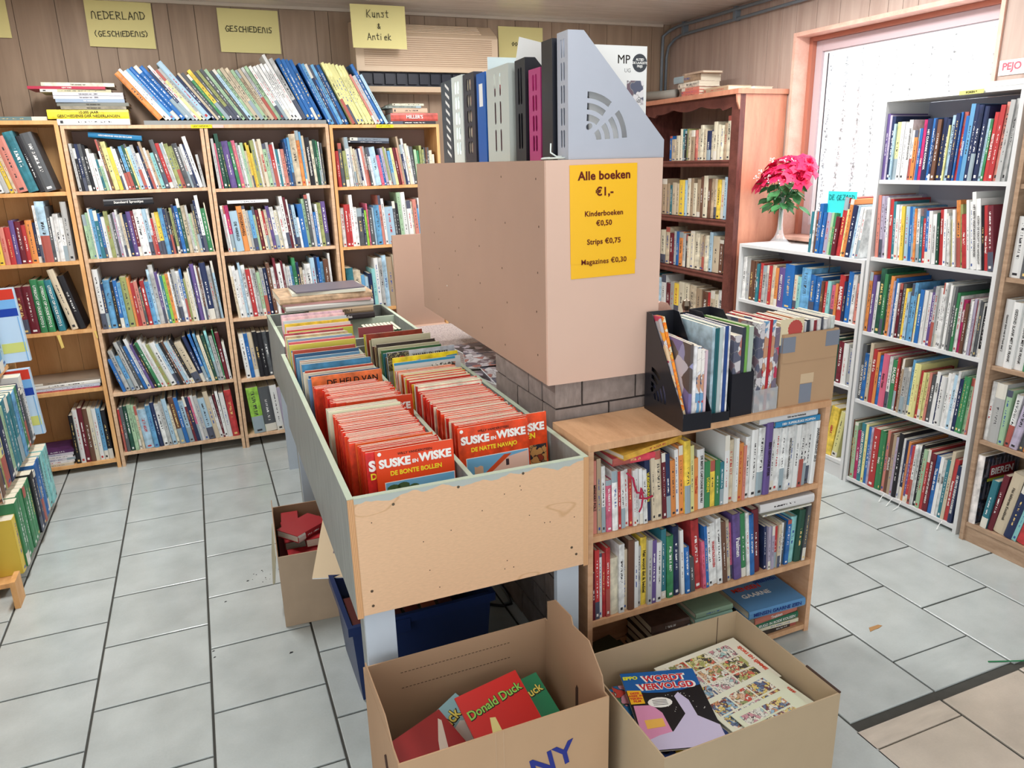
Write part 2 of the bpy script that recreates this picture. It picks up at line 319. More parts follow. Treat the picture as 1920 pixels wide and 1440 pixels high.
# ------------------------------------------------------------------ books
PAL = {'wh': ((226, 228, 226), 'white'), 'cr': ((222, 214, 186), 'cream'), 'be': ((206, 190, 160), 'beige'), 'tn': ((178, 154, 124), 'tan'), 'gy': ((178, 180, 178), 'pale grey'),
 'dg': ((84, 88, 92), 'dark grey'), 'bk': ((34, 34, 40), 'black'), 'nv': ((36, 50, 92), 'navy'), 'bl': ((34, 108, 190), 'blue'), 'lb': ((92, 162, 212), 'light blue'),
 'sk': ((166, 202, 224), 'pale blue'), 'tl': ((44, 124, 140), 'teal'), 'gn': ((52, 138, 84), 'green'), 'dn': ((34, 84, 66), 'dark green'), 'lg': ((158, 196, 154), 'pale green'),
 'ol': ((152, 160, 92), 'olive'), 'ye': ((240, 204, 58), 'yellow'), 'py': ((226, 222, 140), 'pale yellow'), 'or': ((228, 136, 62), 'orange'), 'rd': ((200, 52, 54), 'red'),
 'dr': ((116, 32, 46), 'maroon'), 'pk': ((222, 96, 128), 'pink'), 'mg': ((200, 40, 104), 'magenta'), 'pu': ((102, 80, 148), 'purple'), 'lp': ((176, 166, 192), 'lilac'),
 'br': ((112, 74, 56), 'brown'), 'sa': ((214, 128, 112), 'salmon'), 'aq': ((132, 204, 204), 'aqua'), 'lm': ((146, 208, 62), 'lime')}
ORD = ['first', 'second', 'third', 'fourth', 'fifth', 'sixth', 'seventh', 'eighth', 'ninth', 'tenth', 'eleventh', 'twelfth', 'thirteenth', 'fourteenth', 'fifteenth', 'sixteenth', 'seventeenth', 'eighteenth', 'nineteenth', 'twentieth', 'twenty-first', 'twenty-second', 'twenty-third', 'twenty-fourth', 'twenty-fifth', 'twenty-sixth', 'twenty-seventh', 'twenty-eighth', 'twenty-ninth', 'thirtieth'] + ['thirty-'+w for w in ('first', 'second', 'third', 'fourth', 'fifth', 'sixth', 'seventh', 'eighth', 'ninth')] + ['fortieth'] + ['forty-'+w for w in ('first', 'second', 'third', 'fourth', 'fifth', 'sixth', 'seventh', 'eighth', 'ninth')]
def book_geo(w, d, h, t=0.0022, ov=0.003, parts=False):
    """spine at y=0 facing -y, thickness along x, height along z"""
    c = MB(); t = min(t, w*0.22)
    bul = min(0.0035, w*0.12)
    xs = [0, w*0.25, w*0.75, w] if w > 0.02 else [0, w]
    ys = [0.0015, -bul*.6, -bul*.6, 0.0015] if w > 0.02 else [0, 0]
    for i in range(len(xs)-1):
        u0, u1 = xs[i]/w, xs[i+1]/w
        c.face([(xs[i], ys[i], 0), (xs[i+1], ys[i+1], 0), (xs[i+1], ys[i+1], h), (xs[i], ys[i], h)], 0, [(u0, 0), (u1, 0), (u1, 1), (u0, 1)])
        c.face([(xs[i], t, h), (xs[i], ys[i], h), (xs[i+1], ys[i+1], h), (xs[i+1], t, h)])
        c.face([(xs[i], ys[i], 0), (xs[i], t, 0), (xs[i+1], t, 0), (xs[i+1], ys[i+1], 0)])
    c.face([(0, t, 0), (w, t, 0), (w, t, h), (0, t, h)][::-1])
    c.box(0, t, t*.6, d, 0, h); c.box(w-t, w, t*.6, d, 0, h)
    c.face([(0, t, 0), (0, ys[0], 0), (0, ys[0], h), (0, t, h)][::-1]); c.face([(w, ys[-1], 0), (w, t, 0), (w, t, h), (w, ys[-1], h)])
    p = c if not parts else MB()
    p.box(t, w-t, t, d-ov*1.3, ov, h-ov, 1 if not parts else 0)
    return c, p
COUNT = {}
def soft(c, k=.84):
    g = .3*c[0]+.59*c[1]+.11*c[2]; return tuple(g+(v-g)*k for v in c)
def new_book(kind, w, d, h, rgb, M, parts=False, hard=True, mat=None):
    c, p = book_geo(w, d, h, 0.0024 if hard else 0.001, 0.003 if hard else 0.0006, parts)
    jit = rnd.uniform(.86, 1.05); rgb = soft(rgb)
    if parts:
        o = c.build(kind, mat or COVER); pg = p.build('page_block', PAGES, o); 
    else: o = c.build(kind, [mat or COVER, PAGES])
    o.color = tuple(min(1, v*jit) for v in lin(rgb))+(1,)
    o.matrix_world = M; return o
TITLES = {}
def row(kind, cat, group, place, O, face, x0, x1, toks, lean=(0, 0), clear=0.33, depth=0.16, ratio=1.0, inset=0.012, parts=False, fill=True, maxd=0.24, key=None, titles=None, hard=None):
    """a shelf of books. O world origin (shelf front edge, top of board), face 'y' back wall, 'x' right wall, 'l' left bookcase.
    toks 'colour thickness.height%' ; ratio = far/near distance so that thicknesses read evenly along a receding shelf"""
    T = []
    for tk in toks.split():
        c = tk[:2]; a, b = tk[2:].split('.')[:2]; bv = float(b)*(10 if float(b) < 10 else 1); T.append((c, float(a), bv/100*clear))
    tot = sum(t[1] for t in T); cum = 0; W = []
    for c, w, h in T:
        s0 = cum/tot; cum += w; s1 = cum/tot
        # ratio>1: start is further away than the end
        f = lambda s: s*ratio/(1+s*(ratio-1))
        W.append(f(s1)-f(s0))
    n = len(T); L = x1-x0
    th = [R(lean[0]+(lean[1]-lean[0])*i/max(1, n-1)) if not isinstance(lean[0], (list, tuple)) else 0 for i in range(n)]
    if isinstance(lean[0], (list, tuple)):
        for i in range(n):
            f = i/max(1, n-1)
            for (fa, la), (fb, lb_) in zip(lean[:-1], lean[1:]):
                if fa <= f <= fb: th[i] = R(la+(lb_-la)*(f-fa)/max(1e-6, fb-fa)); break
    def layout(sc):
        res = []; prev = None
        for i in range(n):
            w = max(0.0035, W[i]*sc); h = T[i][2]/max(.6, math.cos(th[i])); a = th[i]; z0 = max(0, -w*math.sin(a))
            if prev is None: xb = h*math.sin(a) if (a > 0 and inset > 0) else 0
            else:
                pxb, pw, ph, pa, pz = prev; top = min(ph*math.cos(pa), h*math.cos(a)); xb = -9
                for t in (0.0, top):
                    zr = pz+pw*math.sin(pa); xr = pxb+pw*math.cos(pa)-(t-zr)*math.tan(pa)
                    xb = max(xb, xr+(t-z0)*math.tan(a))
                xb += 0.0004
            res.append((xb, w, h, a, z0)); prev = (xb, w, h, a, z0)
        end = prev[0]+prev[1]*math.cos(prev[3]) + max(0, -prev[2]*math.sin(prev[3]))
        return res, end
    lo_, hi_ = 0.1*L, 1.6*L
    if fill:
        for _ in range(24):
            mid = (lo_+hi_)/2
            if layout(mid)[1] > L-0.004: hi_ = mid
            else: lo_ = mid
        res = layout(lo_)[0]
    else: res = layout(L)[0]
    seen = {}; total = {}
    for c, w, h in T: total[c] = total.get(c, 0)+1
    rz = {'y': 0, 'x': -math.pi/2, 'l': math.pi/2}[face]
    base = Matrix.Translation(Vector(O)) @ Matrix.Rotation(rz, 4, 'Z')
    hs = sorted(T, key=lambda t: -t[2]); out = []
    for i, (xb, w, h, a, z0) in enumerate(res):
        c = T[i][0]; rgb, nm = PAL[c]; k = seen.get(c, 0); seen[c] = k+1
        d = min(maxd, depth*rnd.uniform(.9, 1.1) if h < .25 else depth*rnd.uniform(1.05, 1.3))
        ins = inset+rnd.uniform(0, .012)
        M = base @ Matrix.Translation((x0+xb, ins, z0+0.0004)) @ Matrix.Rotation(-a, 4, 'Y')
        o = new_book(kind, w, d, h, rgb, M, parts, hard=(w > .012) if hard is None else hard)
        size = 'thick' if w > .032 else ('slim' if w < .013 else '')
        hw = ('tall ' if h > .88*hs[0][2] and h < hs[0][2]*2 and clear*.8 < h else '')
        noun = 'yearbook' if 'yearbook' in kind else ('cookbook' if kind == 'cookbook' else 'book')
        if total[c] == 1: lab = f"the only {nm} {noun} {place}"
        elif k < len(ORD): lab = f"{ORD[k]} {nm} {noun} from the left {place}"
        else: lab = f"{nm} {noun} number {k+1} from left {place}"
        if size and len(lab.split()) < 16: lab = lab.replace(f"{nm} {noun}", f"{size} {nm} {noun}", 1)
        tag(o, lab, cat, group); out.append((o, w, h))
        if titles and i in titles:
            s, col, frac = titles[i][:3]; flip = titles[i][3] if len(titles[i]) > 3 else 1
            Mt = Matrix.Translation((w/2, -min(.0035, w*.12)-0.0006, h*(titles[i][4] if len(titles[i]) > 4 else .5))) @ Matrix.Rotation(math.pi/2, 4, 'X') @ Matrix.Rotation(-math.pi/2*flip, 4, 'Z')
            o.data.materials[0] = COVER_BLANK
            text('spine_title', s, min(w*.72, h*frac/max(1, len(s))*1.6), {'w': M_INKW, 'k': M_INKK, 'r': M_INKR, 'y': M_INKY}[col], o, Mt, bold=.012, fit=h*frac, ext=.0003)
    return out
def flat_book(kind, cat, label, loc, rz, L_, D_, t, rgb, tilt=0, group=None, parts=True, title=None, tcol=None, toff=0, mat=None, roll=0, tsize=.62):
    """a book lying flat, spine facing -y before turning; L_ along the spine"""
    Mx = Matrix.Translation(Vector(loc)) @ Euler((roll, tilt, rz)).to_matrix().to_4x4() @ Matrix.Translation((-L_/2, 0, t)) @ Matrix.Rotation(math.pi/2, 4, 'Y')
    o = new_book(kind, t, D_, L_, rgb, Mx, parts, mat=mat); tag(o, label, cat, group)
    if title:
        o.data.materials[0] = COVER_BLANK
        Mt = Matrix.Translation((t/2, -min(.0035, t*.12)-.0006, L_/2+toff)) @ Matrix.Rotation(math.pi/2, 4, 'X') @ Matrix.Rotation(math.pi/2, 4, 'Z')
        text('spine_title', title, t*tsize, tcol or M_INKK, o, Mt, bold=.01, fit=L_*.9, ext=.0003)
    return o

# ================================================================== THE ROOM
def tile_material():
    m, nt, b = nodes_of('glazed_tile'); N = nt.nodes; L = nt.links
    oi = N.new('ShaderNodeObjectInfo'); tc = N.new('ShaderNodeTexCoord')
    ad = N.new('ShaderNodeVectorMath'); ad.operation = 'ADD'; L.new(tc.outputs['Object'], ad.inputs[0]); L.new(oi.outputs['Location'], ad.inputs[1])
    n = N.new('ShaderNodeTexNoise'); n.inputs['Scale'].default_value = 7; n.inputs['Detail'].default_value = 6; L.new(ad.outputs[0], n.inputs['Vector'])
    n2 = N.new('ShaderNodeTexNoise'); n2.inputs['Scale'].default_value = 140; n2.inputs['Detail'].default_value = 2; L.new(ad.outputs[0], n2.inputs['Vector'])
    v = math_node(nt, 'MULTIPLY_ADD', math_node(nt, 'SUBTRACT', n.outputs['Fac'], 0.5), 0.5, 1.0)
    v = math_node(nt, 'MULTIPLY_ADD', math_node(nt, 'SUBTRACT', n2.outputs['Fac'], 0.5), 0.10, v)
    v = math_node(nt, 'MULTIPLY_ADD', math_node(nt, 'SUBTRACT', oi.outputs['Random'], 0.5), 0.07, v)
    h = N.new('ShaderNodeHueSaturation'); L.new(oi.outputs['Color'], h.inputs['Color']); L.new(v, h.inputs['Value'])
    L.new(h.outputs[0], b.inputs['Base Color']); b.inputs['Roughness'].default_value = 0.22; setin(b, 'Specular IOR Level', 0.5)
    bp = N.new('ShaderNodeBump'); bp.inputs['Strength'].default_value = 0.12; bp.inputs['Distance'].default_value = 0.002; L.new(n2.outputs['Fac'], bp.inputs['Height']); L.new(bp.outputs[0], b.inputs['Normal'])
    return m
M_TILE = tile_material(); M_GROUT = plain('dark_grout', (72, 72, 68), 0.9, var=0.2, bscale=30)
floor = struct(bx('floor', (-1.45, 3.56, -3.0, 5.16, -0.12, -0.006), M_GROUT))
def tile_mesh(sx, sy, g=0.004, bev=0.003):
    b = MB(); x0, x1, y0, y1 = g, sx-g, g, sy-g; c = bev
    top = [(x0+c, y0+c, 0), (x1-c, y0+c, 0), (x1-c, y1-c, 0), (x0+c, y1-c, 0)]; low = [(x0, y0, -.0015), (x1, y0, -.0015), (x1, y1, -.0015), (x0, y1, -.0015)]; bot = [(p[0], p[1], -.0062) for p in low]
    b.face(top)
    for i in range(4):
        j = (i+1) % 4; b.face([low[i], low[j], top[j], top[i]]); b.face([bot[i], bot[j], low[j], low[i]])
    me = b.build('tile', M_TILE); d = me.data; bpy.data.objects.remove(me); return d
PT = 0.366
TM = tile_mesh(PT, 0.37); TH = tile_mesh(PT, 0.185); tcol = lin((180, 188, 187)); tcolw = lin((196, 186, 172))
def add_tile(x, y, me=TM, col=tcol, sy=1.0, sx=1.0):
    o = bpy.data.objects.new('tile', me); COL.objects.link(o); o.parent = floor; o.location = (x, y, 0); o.scale = (sx, sy, 1)
    o.color = col+(1,)
BREAK = 1.40
for i in range(-2, 13):
    x = -0.889+i*PT; off = (0.04+0.006*i) if i % 2 == 0 else (0.225+0.006*(i-1))
    if i >= 8 and i % 2 == 0: off = 0.085
    if i >= 8 and i % 2 == 1: off = 0.278
    y = off-0.37
    while y < 5.1:
        if x < 1.6 or y >= BREAK-0.02:
            if y > 0.2: add_tile(x, y)
        elif y+0.37 > BREAK+0.05:       # cut tiles along the wide joint
            add_tile(x, BREAK, sy=(y+0.37-BREAK)/0.37)
        y += 0.37
for i in range(0, 8):                    # the warmer tiles before the wide joint
    x = 1.655+i*0.368
    off = 0.075 if i % 2 == 0 else 0.30
    y = BREAK-0.035; first = True
    while y > 0.2:
        h = off if first else 0.37
        add_tile(x, y-h, col=tcolw, sy=h/0.37); y -= h; first = False
def wall_material(name, a, b2, axis=0, pitch=0.20):
    m, nt, b = nodes_of(name); N = nt.nodes; L = nt.links
    tc = N.new('ShaderNodeTexCoord'); mp = N.new('ShaderNodeMapping'); mp.inputs['Scale'].default_value = (9, 9, 0.7); L.new(tc.outputs['Object'], mp.inputs[0])
    n = N.new('ShaderNodeTexNoise'); n.inputs['Scale'].default_value = 2.5; n.inputs['Detail'].default_value = 8; n.inputs['Distortion'].default_value = .6; L.new(mp.outputs[0], n.inputs['Vector'])
    r = N.new('ShaderNodeValToRGB'); r.color_ramp.elements[0].position = .35; r.color_ramp.elements[1].position = .7; r.color_ramp.elements[0].color = lin(a)+(1,); r.color_ramp.elements[1].color = lin(b2)+(1,)
    L.new(n.outputs['Fac'], r.inputs[0]); L.new(r.outputs[0], b.inputs['Base Color']); b.inputs['Roughness'].default_value = .5; setin(b, 'Specular IOR Level', .3); return m
M_WALL = wall_material('printed_wood_panelling', (146, 124, 104), (164, 141, 119)); M_WALLR = wall_material('printed_wood_panelling_grey', (168, 146, 134), (184, 164, 152))
M_JOINT = plain('panel_joint', (92, 76, 64), .7)
wb = struct(bx('wall_back', (-1.45, 3.42, 5.075, 5.16, 0, 2.7), M_JOINT))
x = -1.45; k = 0
for w in ([0.17, 0.10, 0.21, 0.08, 0.14, 0.20]*6):
    if x >= 3.38: break
    w = min(w, 3.40-x); bx('wall_panel', (x+.0015, x+w-.0015, 5.069, 5.076, 0, 2.66), M_WALL, wb); x += w
# right wall with its window opening (y 2.49..3.78, z 1.21..2.38)
WX = 3.38; WY0, WY1, WZ0, WZ1 = 2.49, 3.78, 1.20, 2.375
wr = MB()
wr.box(WX+.006, 3.56, WY1, 5.16, 0, 2.7); wr.box(WX+.006, 3.56, -3.0, WY0, 0, 2.7); wr.box(WX+.006, 3.56, WY0, WY1, 0, WZ0); wr.box(WX+.006, 3.56, WY0, WY1, WZ1, 2.7)
wr = struct(wr.build('wall_right', M_JOINT))
def wpanels(y0, y1, z0, z1, seed):
    r = random.Random(seed); y = y0
    while y < y1-.002:
        w = min(r.choice([.09, .12, .17, .2]), y1-y)
        if y1-y-w < .03: w = y1-y
        bx('wall_panel', (WX, WX+.007, y+.0015, y+w-.0015, z0, z1), M_WALLR, wr); y += w
wpanels(WY1, 5.069, 0, 2.66, 3); wpanels(0.2, WY0, 0, 2.66, 5); wpanels(WY0, WY1, WZ1, 2.66, 6); wpanels(WY0, WY1, 0, WZ0, 8)
wl = struct(bx('wall_left', (-1.50, -1.45, 1.2, 5.16, 0, 2.7), M_WALL))
M_CEIL = wood('varnished_ceiling_board', (208, 199, 188), (224, 215, 205), (2, 14, 2), 1.0, 0.22, 2, 0.5)
ce = struct(bx('ceiling', (-1.45, 3.56, -3.0, 5.16, 2.628, 2.72), M_JOINT))
for i in range(0, 27):
    y0 = -3.0+i*0.3052; bx('ceiling_panel', (-1.45, WX, y0+.002, min(y0+.303, 5.068), 2.62, 2.629), M_CEIL, ce)
M_TRIM = plain('pale_ceiling_trim', (196, 184, 168), .5)
struct(bx('trim_1', (-1.44, 3.3, 5.045, 5.068, 2.602, 2.6195), M_TRIM))
# window
M_CASE = wood('window_casing_wood', (206, 160, 142), (226, 184, 166), (4, 4, 4), 1, .45, 4)
M_CASED = plain('window_casing_edge', (176, 112, 92), .5)
M_SASH = plain('window_sash_grey', (196, 178, 182), .5); M_SASHW = plain('window_inner_frame_white', (230, 232, 236), .4)
win = struct(empty('window_1', (WX, WY0, WZ0)))
def wpart(nm, x0, x1, y0, y1, z0, z1, mat): return bx(nm, (x0-WX, x1-WX, y0-WY0, y1-WY0, z0-WZ0, z1-WZ0), mat, win)
wpart('casing', WX-.012, 3.52, WY1-.022, WY1+.0, WZ0, WZ1, M_CASE); wpart('casing', WX-.012, 3.52, WY0, WY1-.023, WZ1-.022, WZ1, M_CASE)
wpart('casing', WX-.012, 3.52, WY0, WY0+.02, WZ0, WZ1-.023, M_CASE); wpart('window_sill', WX-.05, 3.52, WY0+.021, WY1-.023, WZ0, WZ0+.02, M_CASE)
wpart('casing_bead', 3.47, 3.52, WY1-.05, WY1-.023, WZ0+.021, WZ1-.023, M_CASED); wpart('casing_bead', 3.47, 3.52, WY0+.021, WY1-.051, WZ1-.045, WZ1-.023, M_CASED)
wpart('sash', 3.50, 3.55, WY1-.10, WY1-.051, WZ0+.021, WZ1-.046, M_SASH); wpart('sash', 3.50, 3.55, WY0+.021, WY1-.101, WZ1-.105, WZ1-.046, M_SASH)
wpart('sash', 3.50, 3.55, WY0+.021, WY1-.101, WZ0+.021, WZ0+.08, M_SASH)
wpart('inner_frame', 3.515, 3.545, WY1-.135, WY1-.101, WZ0+.081, WZ1-.106, M_SASHW); wpart('inner_frame', 3.515, 3.545, WY0+.021, WY1-.136, WZ1-.118, WZ1-.106, M_SASHW)
wpart('glazing_seal', 3.51, 3.514, WY1-.142, WY1-.136, WZ0+.081, WZ1-.12, plain('dark_rubber', (60, 58, 62), .6))
def pane_material():
    m, nt, b = nodes_of('streaked_glass'); N = nt.nodes; L = nt.links; out = N['Material Output']
    tc = N.new('ShaderNodeTexCoord'); sep = N.new('ShaderNodeSeparateXYZ'); L.new(tc.outputs['Object'], sep.inputs[0])
    y = sep.outputs[1]; z = sep.outputs[2]
    wob = N.new('ShaderNodeTexNoise'); wob.inputs['Scale'].default_value = 5; L.new(tc.outputs['Object'], wob.inputs['Vector'])
    yy = math_node(nt, 'MULTIPLY_ADD', wob.outputs['Fac'], 0.06, y)
    col = math_node(nt, 'ABSOLUTE', math_node(nt, 'SUBTRACT', math_node(nt, 'FRACT', math_node(nt, 'MULTIPLY', yy, 9.0)), .5))
    near = math_node(nt, 'SUBTRACT', 1.0, math_node(nt, 'MULTIPLY', col, 3.2))
    low = math_node(nt, 'MULTIPLY_ADD', z, -.75, 1.2)
    sp = N.new('ShaderNodeTexNoise'); sp.inputs['Scale'].default_value = 85; sp.inputs['Detail'].default_value = 3; L.new(tc.outputs['Object'], sp.inputs['Vector'])
    dens = math_node(nt, 'MAXIMUM', math_node(nt, 'MULTIPLY', near, math_node(nt, 'MINIMUM', low, 0.75)), math_node(nt, 'MULTIPLY_ADD', z, -2.2, 0.72))
    f = math_node(nt, 'GREATER_THAN', math_node(nt, 'ADD', math_node(nt, 'MULTIPLY', dens, .34), sp.outputs['Fac']), .76)
    f = math_node(nt, 'MULTIPLY', f, 0.82)
    tr = N.new('ShaderNodeBsdfTransparent'); tr.inputs[0].default_value = (.97, .98, 1, 1)
    di = N.new('ShaderNodeBsdfTranslucent'); di.inputs[0].default_value = (.2, .19, .18, 1)
    gl = N.new('ShaderNodeBsdfGlossy'); gl.inputs['Roughness'].default_value = .05; fr = N.new('ShaderNodeFresnel'); fr.inputs[0].default_value = 1.45
    m1 = N.new('ShaderNodeMixShader'); L.new(f, m1.inputs[0]); L.new(tr.outputs[0], m1.inputs[1]); L.new(di.outputs[0], m1.inputs[2])
    m2 = N.new('ShaderNodeMixShader'); L.new(math_node(nt, 'MULTIPLY', fr.outputs[0], .5), m2.inputs[0]); L.new(m1.outputs[0], m2.inputs[1]); L.new(gl.outputs[0], m2.inputs[2]); L.new(m2.outputs[0], out.inputs[0])
    return m
wpart('pane', 3.526, 3.530, WY0+.021, WY1-.1365, WZ0+.081, WZ1-.1185, pane_material())

# ------------------------------------------------------------------ bookcases
def face_matrix(O, face):
    rz = {'y': 0, 'x': -math.pi/2, 'l': math.pi/2}[face]
    return Matrix.Translation(Vector(O)) @ Matrix.Rotation(rz, 4, 'Z')
def bookcase(label, O, face, W, H, D, shelves, side, shelfm, backm, ts=0.018, tsh=0.018, plinth=0.04, top=True, back=True, kind='bookcase', group=None, topover=0.0, backpanels=False, plinth_board=False):
    """O = bottom front left corner seen from the front; shelves = heights of the shelf tops"""
    root = empty(kind); root.matrix_world = face_matrix(O, face); tag(root, label, 'bookcase', group)
    bx('side_panel', (0, ts, 0, D, 0, H-(tsh if top else 0)), side, root); bx('side_panel', (W-ts, W, 0, D, 0, H-(tsh if top else 0)), side, root)
    if top: bx('top_panel', (-topover, W+topover, -topover, D, H-tsh, H), shelfm, root)
    for z in shelves: bx('shelf', (ts+.0005, W-ts-.0005, 0.004, D-.012, z-tsh, z), shelfm, root)
    if back:
        if backpanels:
            n = 6
            for i in range(n): bx('back_board', (ts+(W-2*ts)*i/n+.0008, ts+(W-2*ts)*(i+1)/n-.0008, D-.01, D-.002, plinth, H-tsh-.001), backm, root)
        else: bx('back_panel', (ts, W-ts, D-.008, D-.002, plinth, H-tsh-.001), backm, root)
    if plinth_board: bx('plinth', (ts+.0005, W-ts-.0005, .01, .03, 0, shelves[-1]-tsh-.0005), side, root)
    return root
YF = 4.77
SH = [1.60, 1.235, 0.835, 0.455, 0.085]
bookcase('left beech bookcase under the NEDERLAND sign with a blue book lying askew', (-0.596, YF, 0), 'y', 0.703, 1.94, .285, SH, M_UNIT, M_UNITH, M_UBACK)
bookcase('beech bookcase in the middle of the back wall under the GESCHIEDENIS sign', (0.112, YF, 0), 'y', 0.69, 1.94, .285, [1.59, 1.225, 0.828, 0.445, 0.08], M_UNIT, M_UNITH, M_UBACK)
bookcase('orange beech bookcase below the air conditioner, partly behind the brown display box', (0.808, YF, 0), 'y', 0.68, 1.935, .285, [1.575, 1.212, 0.812, 0.44, 0.08], M_PINE, M_PINE, M_UBACK)
bookcase('varnished pine bookcase at the far left end of the back wall', (-1.34, YF, 0), 'y', 0.738, 1.965, .285, [1.602, 1.232, 0.848, 0.502, 0.055], M_PINE, M_PINE, M_PINEB, ts=.02, tsh=.02, backpanels=True)
WSH = [1.572, 1.205, 0.832, 0.472, 0.034]
bookcase('tall white bookcase full of cookbooks standing before the window', (3.05, 2.79, 0), 'x', 0.672, 1.94, .285, WSH, M_WHITE, M_WHITE, M_WBACK, plinth=.03)
bookcase('low white bookcase with the rose vase on top', (3.05, 3.755, 0), 'x', 0.955, 1.185, .30, [0.85, 0.52, 0.10], M_WHITE, M_WHITE, M_WBACK, plinth_board=True)
bookcase('grey oak bookcase at the right edge beside the tall white one', (3.03, 2.085, 0), 'x', 0.80, 1.94, .285, [1.565, 1.195, 0.822, 0.488, 0.092], M_OAK, M_OAK, M_OAK, plinth_board=True)
# white box lid on the tall white case
bxl = empty('shelf_board', (3.05, 2.28, 1.9405)); bx('board', (0, .26, -.30, 0, 0, .022), M_WHITE, bxl); tag(bxl, 'pale board lying on top of the tall white bookcase under the red lettered strip', 'board')
# cherry bookcase
ch = empty('cherry_bookcase'); ch.matrix_world = face_matrix((3.05, 4.86, 0), 'x'); tag(ch, 'dark cherry bookcase with a scalloped top rail beside the roses', 'bookcase')
CW = 1.055; bx('side_panel', (0, .022, 0.004, .30, 0, 2.045), M_CHERRY, ch); bx('side_panel', (CW-.022, CW, .022, .325, 0, 2.045), M_CHERRY_LIT, ch)
bx('front_stile', (0, .05, -.016, .003, 0, 2.045), M_CHERRY, ch); bx('front_stile', (CW-.075, CW, -.016, .021, 0, 2.045), M_CHERRY, ch)
bx('top_panel', (-.05, CW+.012, -.045, .326, 2.046, 2.074), M_CHERRY_LIT, ch)
b = MB(); n = 40; top = 2.045
poly = [(0.05, top), (CW-.075, top)]
for i in range(n+1):
    s = 1-i/n; xx = .05+(CW-.125)*s; poly.append((xx, top-.045-.022*abs(math.sin(s*math.pi*3))-(.02 if s < .12 or s > .88 else 0)))
b.prism(poly, 'y', -.012, .004); b.build('scalloped_rail', M_CHERRY, ch, fixn=True)
for xx in (0.0, CW-.012):
    b = MB(); b.prism([(-.017, 2.045), (-.043, 2.045), (-.036, 2.0), (-.017, 1.96)], 'x', xx, xx+.012); b.build('corner_bracket', M_CHERRY_LIT if xx > .5 else M_CHERRY, ch, fixn=True)
CSH = [1.672, 1.312, 0.968, 0.62, 0.27, .06]
for z in CSH:
    s = bx('shelf', (.023, CW-.023, 0.004, .29, z-.02, z), M_CHERRY, ch); b = MB(); b.prism([(-.012, z-.036), (.003, z-.036), (.003, z+.004), (-.008, z+.004), (-.014, z-.004), (-.009, z-.016), (-.014, z-.028)], 'x', .051, CW-.076); b.build('shelf_moulding', M_CHERRY, s, fixn=True)
bx('price_card', (.62, .69, .27, .272, 1.93, 1.975), M_PAPERW, ch)
# island shelf (light beech)
IX, IY, IW, IH, ID = .972, 1.812, .935, .90, .232
isl = empty('island_bookcase', (IX, IY, 0), (0, 0, R(1.0))); tag(isl, 'low light beech bookcase in the middle holding magazine files on top', 'bookcase')
bx('side_panel', (0, .018, 0, ID, 0, IH-.022), M_BIRCHV, isl); bx('side_panel', (IW-.02, IW, 0, ID, 0, IH-.022), M_BIRCHV, isl); bx('top_panel', (-.001, IW+.001, -.002, ID, IH-.022, IH), M_BIRCH, isl)
for z in (.598, .300, .03): bx('shelf', (.0185, IW-.0205, .002, ID-.008, z-.02, z), M_BIRCH, isl)
bx('back_panel', (.0185, IW-.0205, ID-.006, ID, .03, IH-.0225), M_BIRCHV, isl)
ISL = Matrix.Translation((IX, IY, 0)) @ Matrix.Rotation(R(1.0), 4, 'Z')

# ================================================================== BOOKS ON THE BACK WALL
def O_(x, z, y=YF): return (x, y, z)
G1 = 'history books in the beech bookcase under NEDERLAND'
P = 'under the NEDERLAND sign'
row('history_book', 'book', G1, 'on the top shelf '+P, O_(0, 1.60), 'y', -.574, .086, "gy30.80 bk25.72 nv35.79 dg35.79 bk30.77 wh30.71 wh45.63 tl25.53 lg30.53 wh20.86 br25.84 py50.82 ye40.72 wh20.74 wh25.70 bk35.70 lb35.74 dn30.76 py20.78 sk40.73 gy35.76 wh35.62 nv25.74 tn30.81 wh25.71 tn30.67 aq40.62 dg50.84 rd45.78 gy30.78 wh15.80 ol45.77 ol40.73 dg60.77 gy25.72 wh30.76 nv20.76 wh45.89 gy30.58", ((0, 3), (.25, 8), (.5, 11), (.9, 12), (.97, 13), (1, 7)), .31)
row('history_book', 'book', G1, 'on the second shelf '+P, O_(0, 1.235), 'y', -.574, .086, "lg45.72 lg35.75 wh20.82 lb40.80 tl45.78 bl30.73 wh45.67 ol50.76 gy30.70 dg30.72 lp30.74 wh25.78 gy30.70 be30.72 nv45.70 pu55.74 dr40.75 wh75.77 wh30.77 sk55.77 wh30.77 rd30.61 be35.70 ye55.71 lb55.77 nv30.76 dg30.75 bk25.70 ol35.77 nv30.82 bl45.80 dn40.92 be55.80 gy30.80 lg25.66 be30.66 dg35.82 nv30.88 wh45.96 gn60.74 cr15.83", ((0, 2), (.4, 4), (1, 4.5)), .335)
row('history_book', 'book', G1, 'on the third shelf '+P, O_(0, .835), 'y', -.574, .086, "wh65.95 nv35.72 lb80.77 bk40.74 bl45.76 lb45.72 ol80.80 or30.78 rd45.70 sa45.72 dg30.60 rd55.72 lb60.70 sk30.89 gy60.96 pu35.84 wh20.80 tl35.78 lm35.78 or40.80 wh25.82 dg20.80 gy50.86 wh50.83 bl30.86 ol25.70 cr50.80 wh20.86 nv20.88 pu55.93 wh25.90 br25.88 wh20.86 nv80.94 gy50.88 dg20.84 sk30.96", ((0, 1), (.3, 4), (1, 4)), .36)
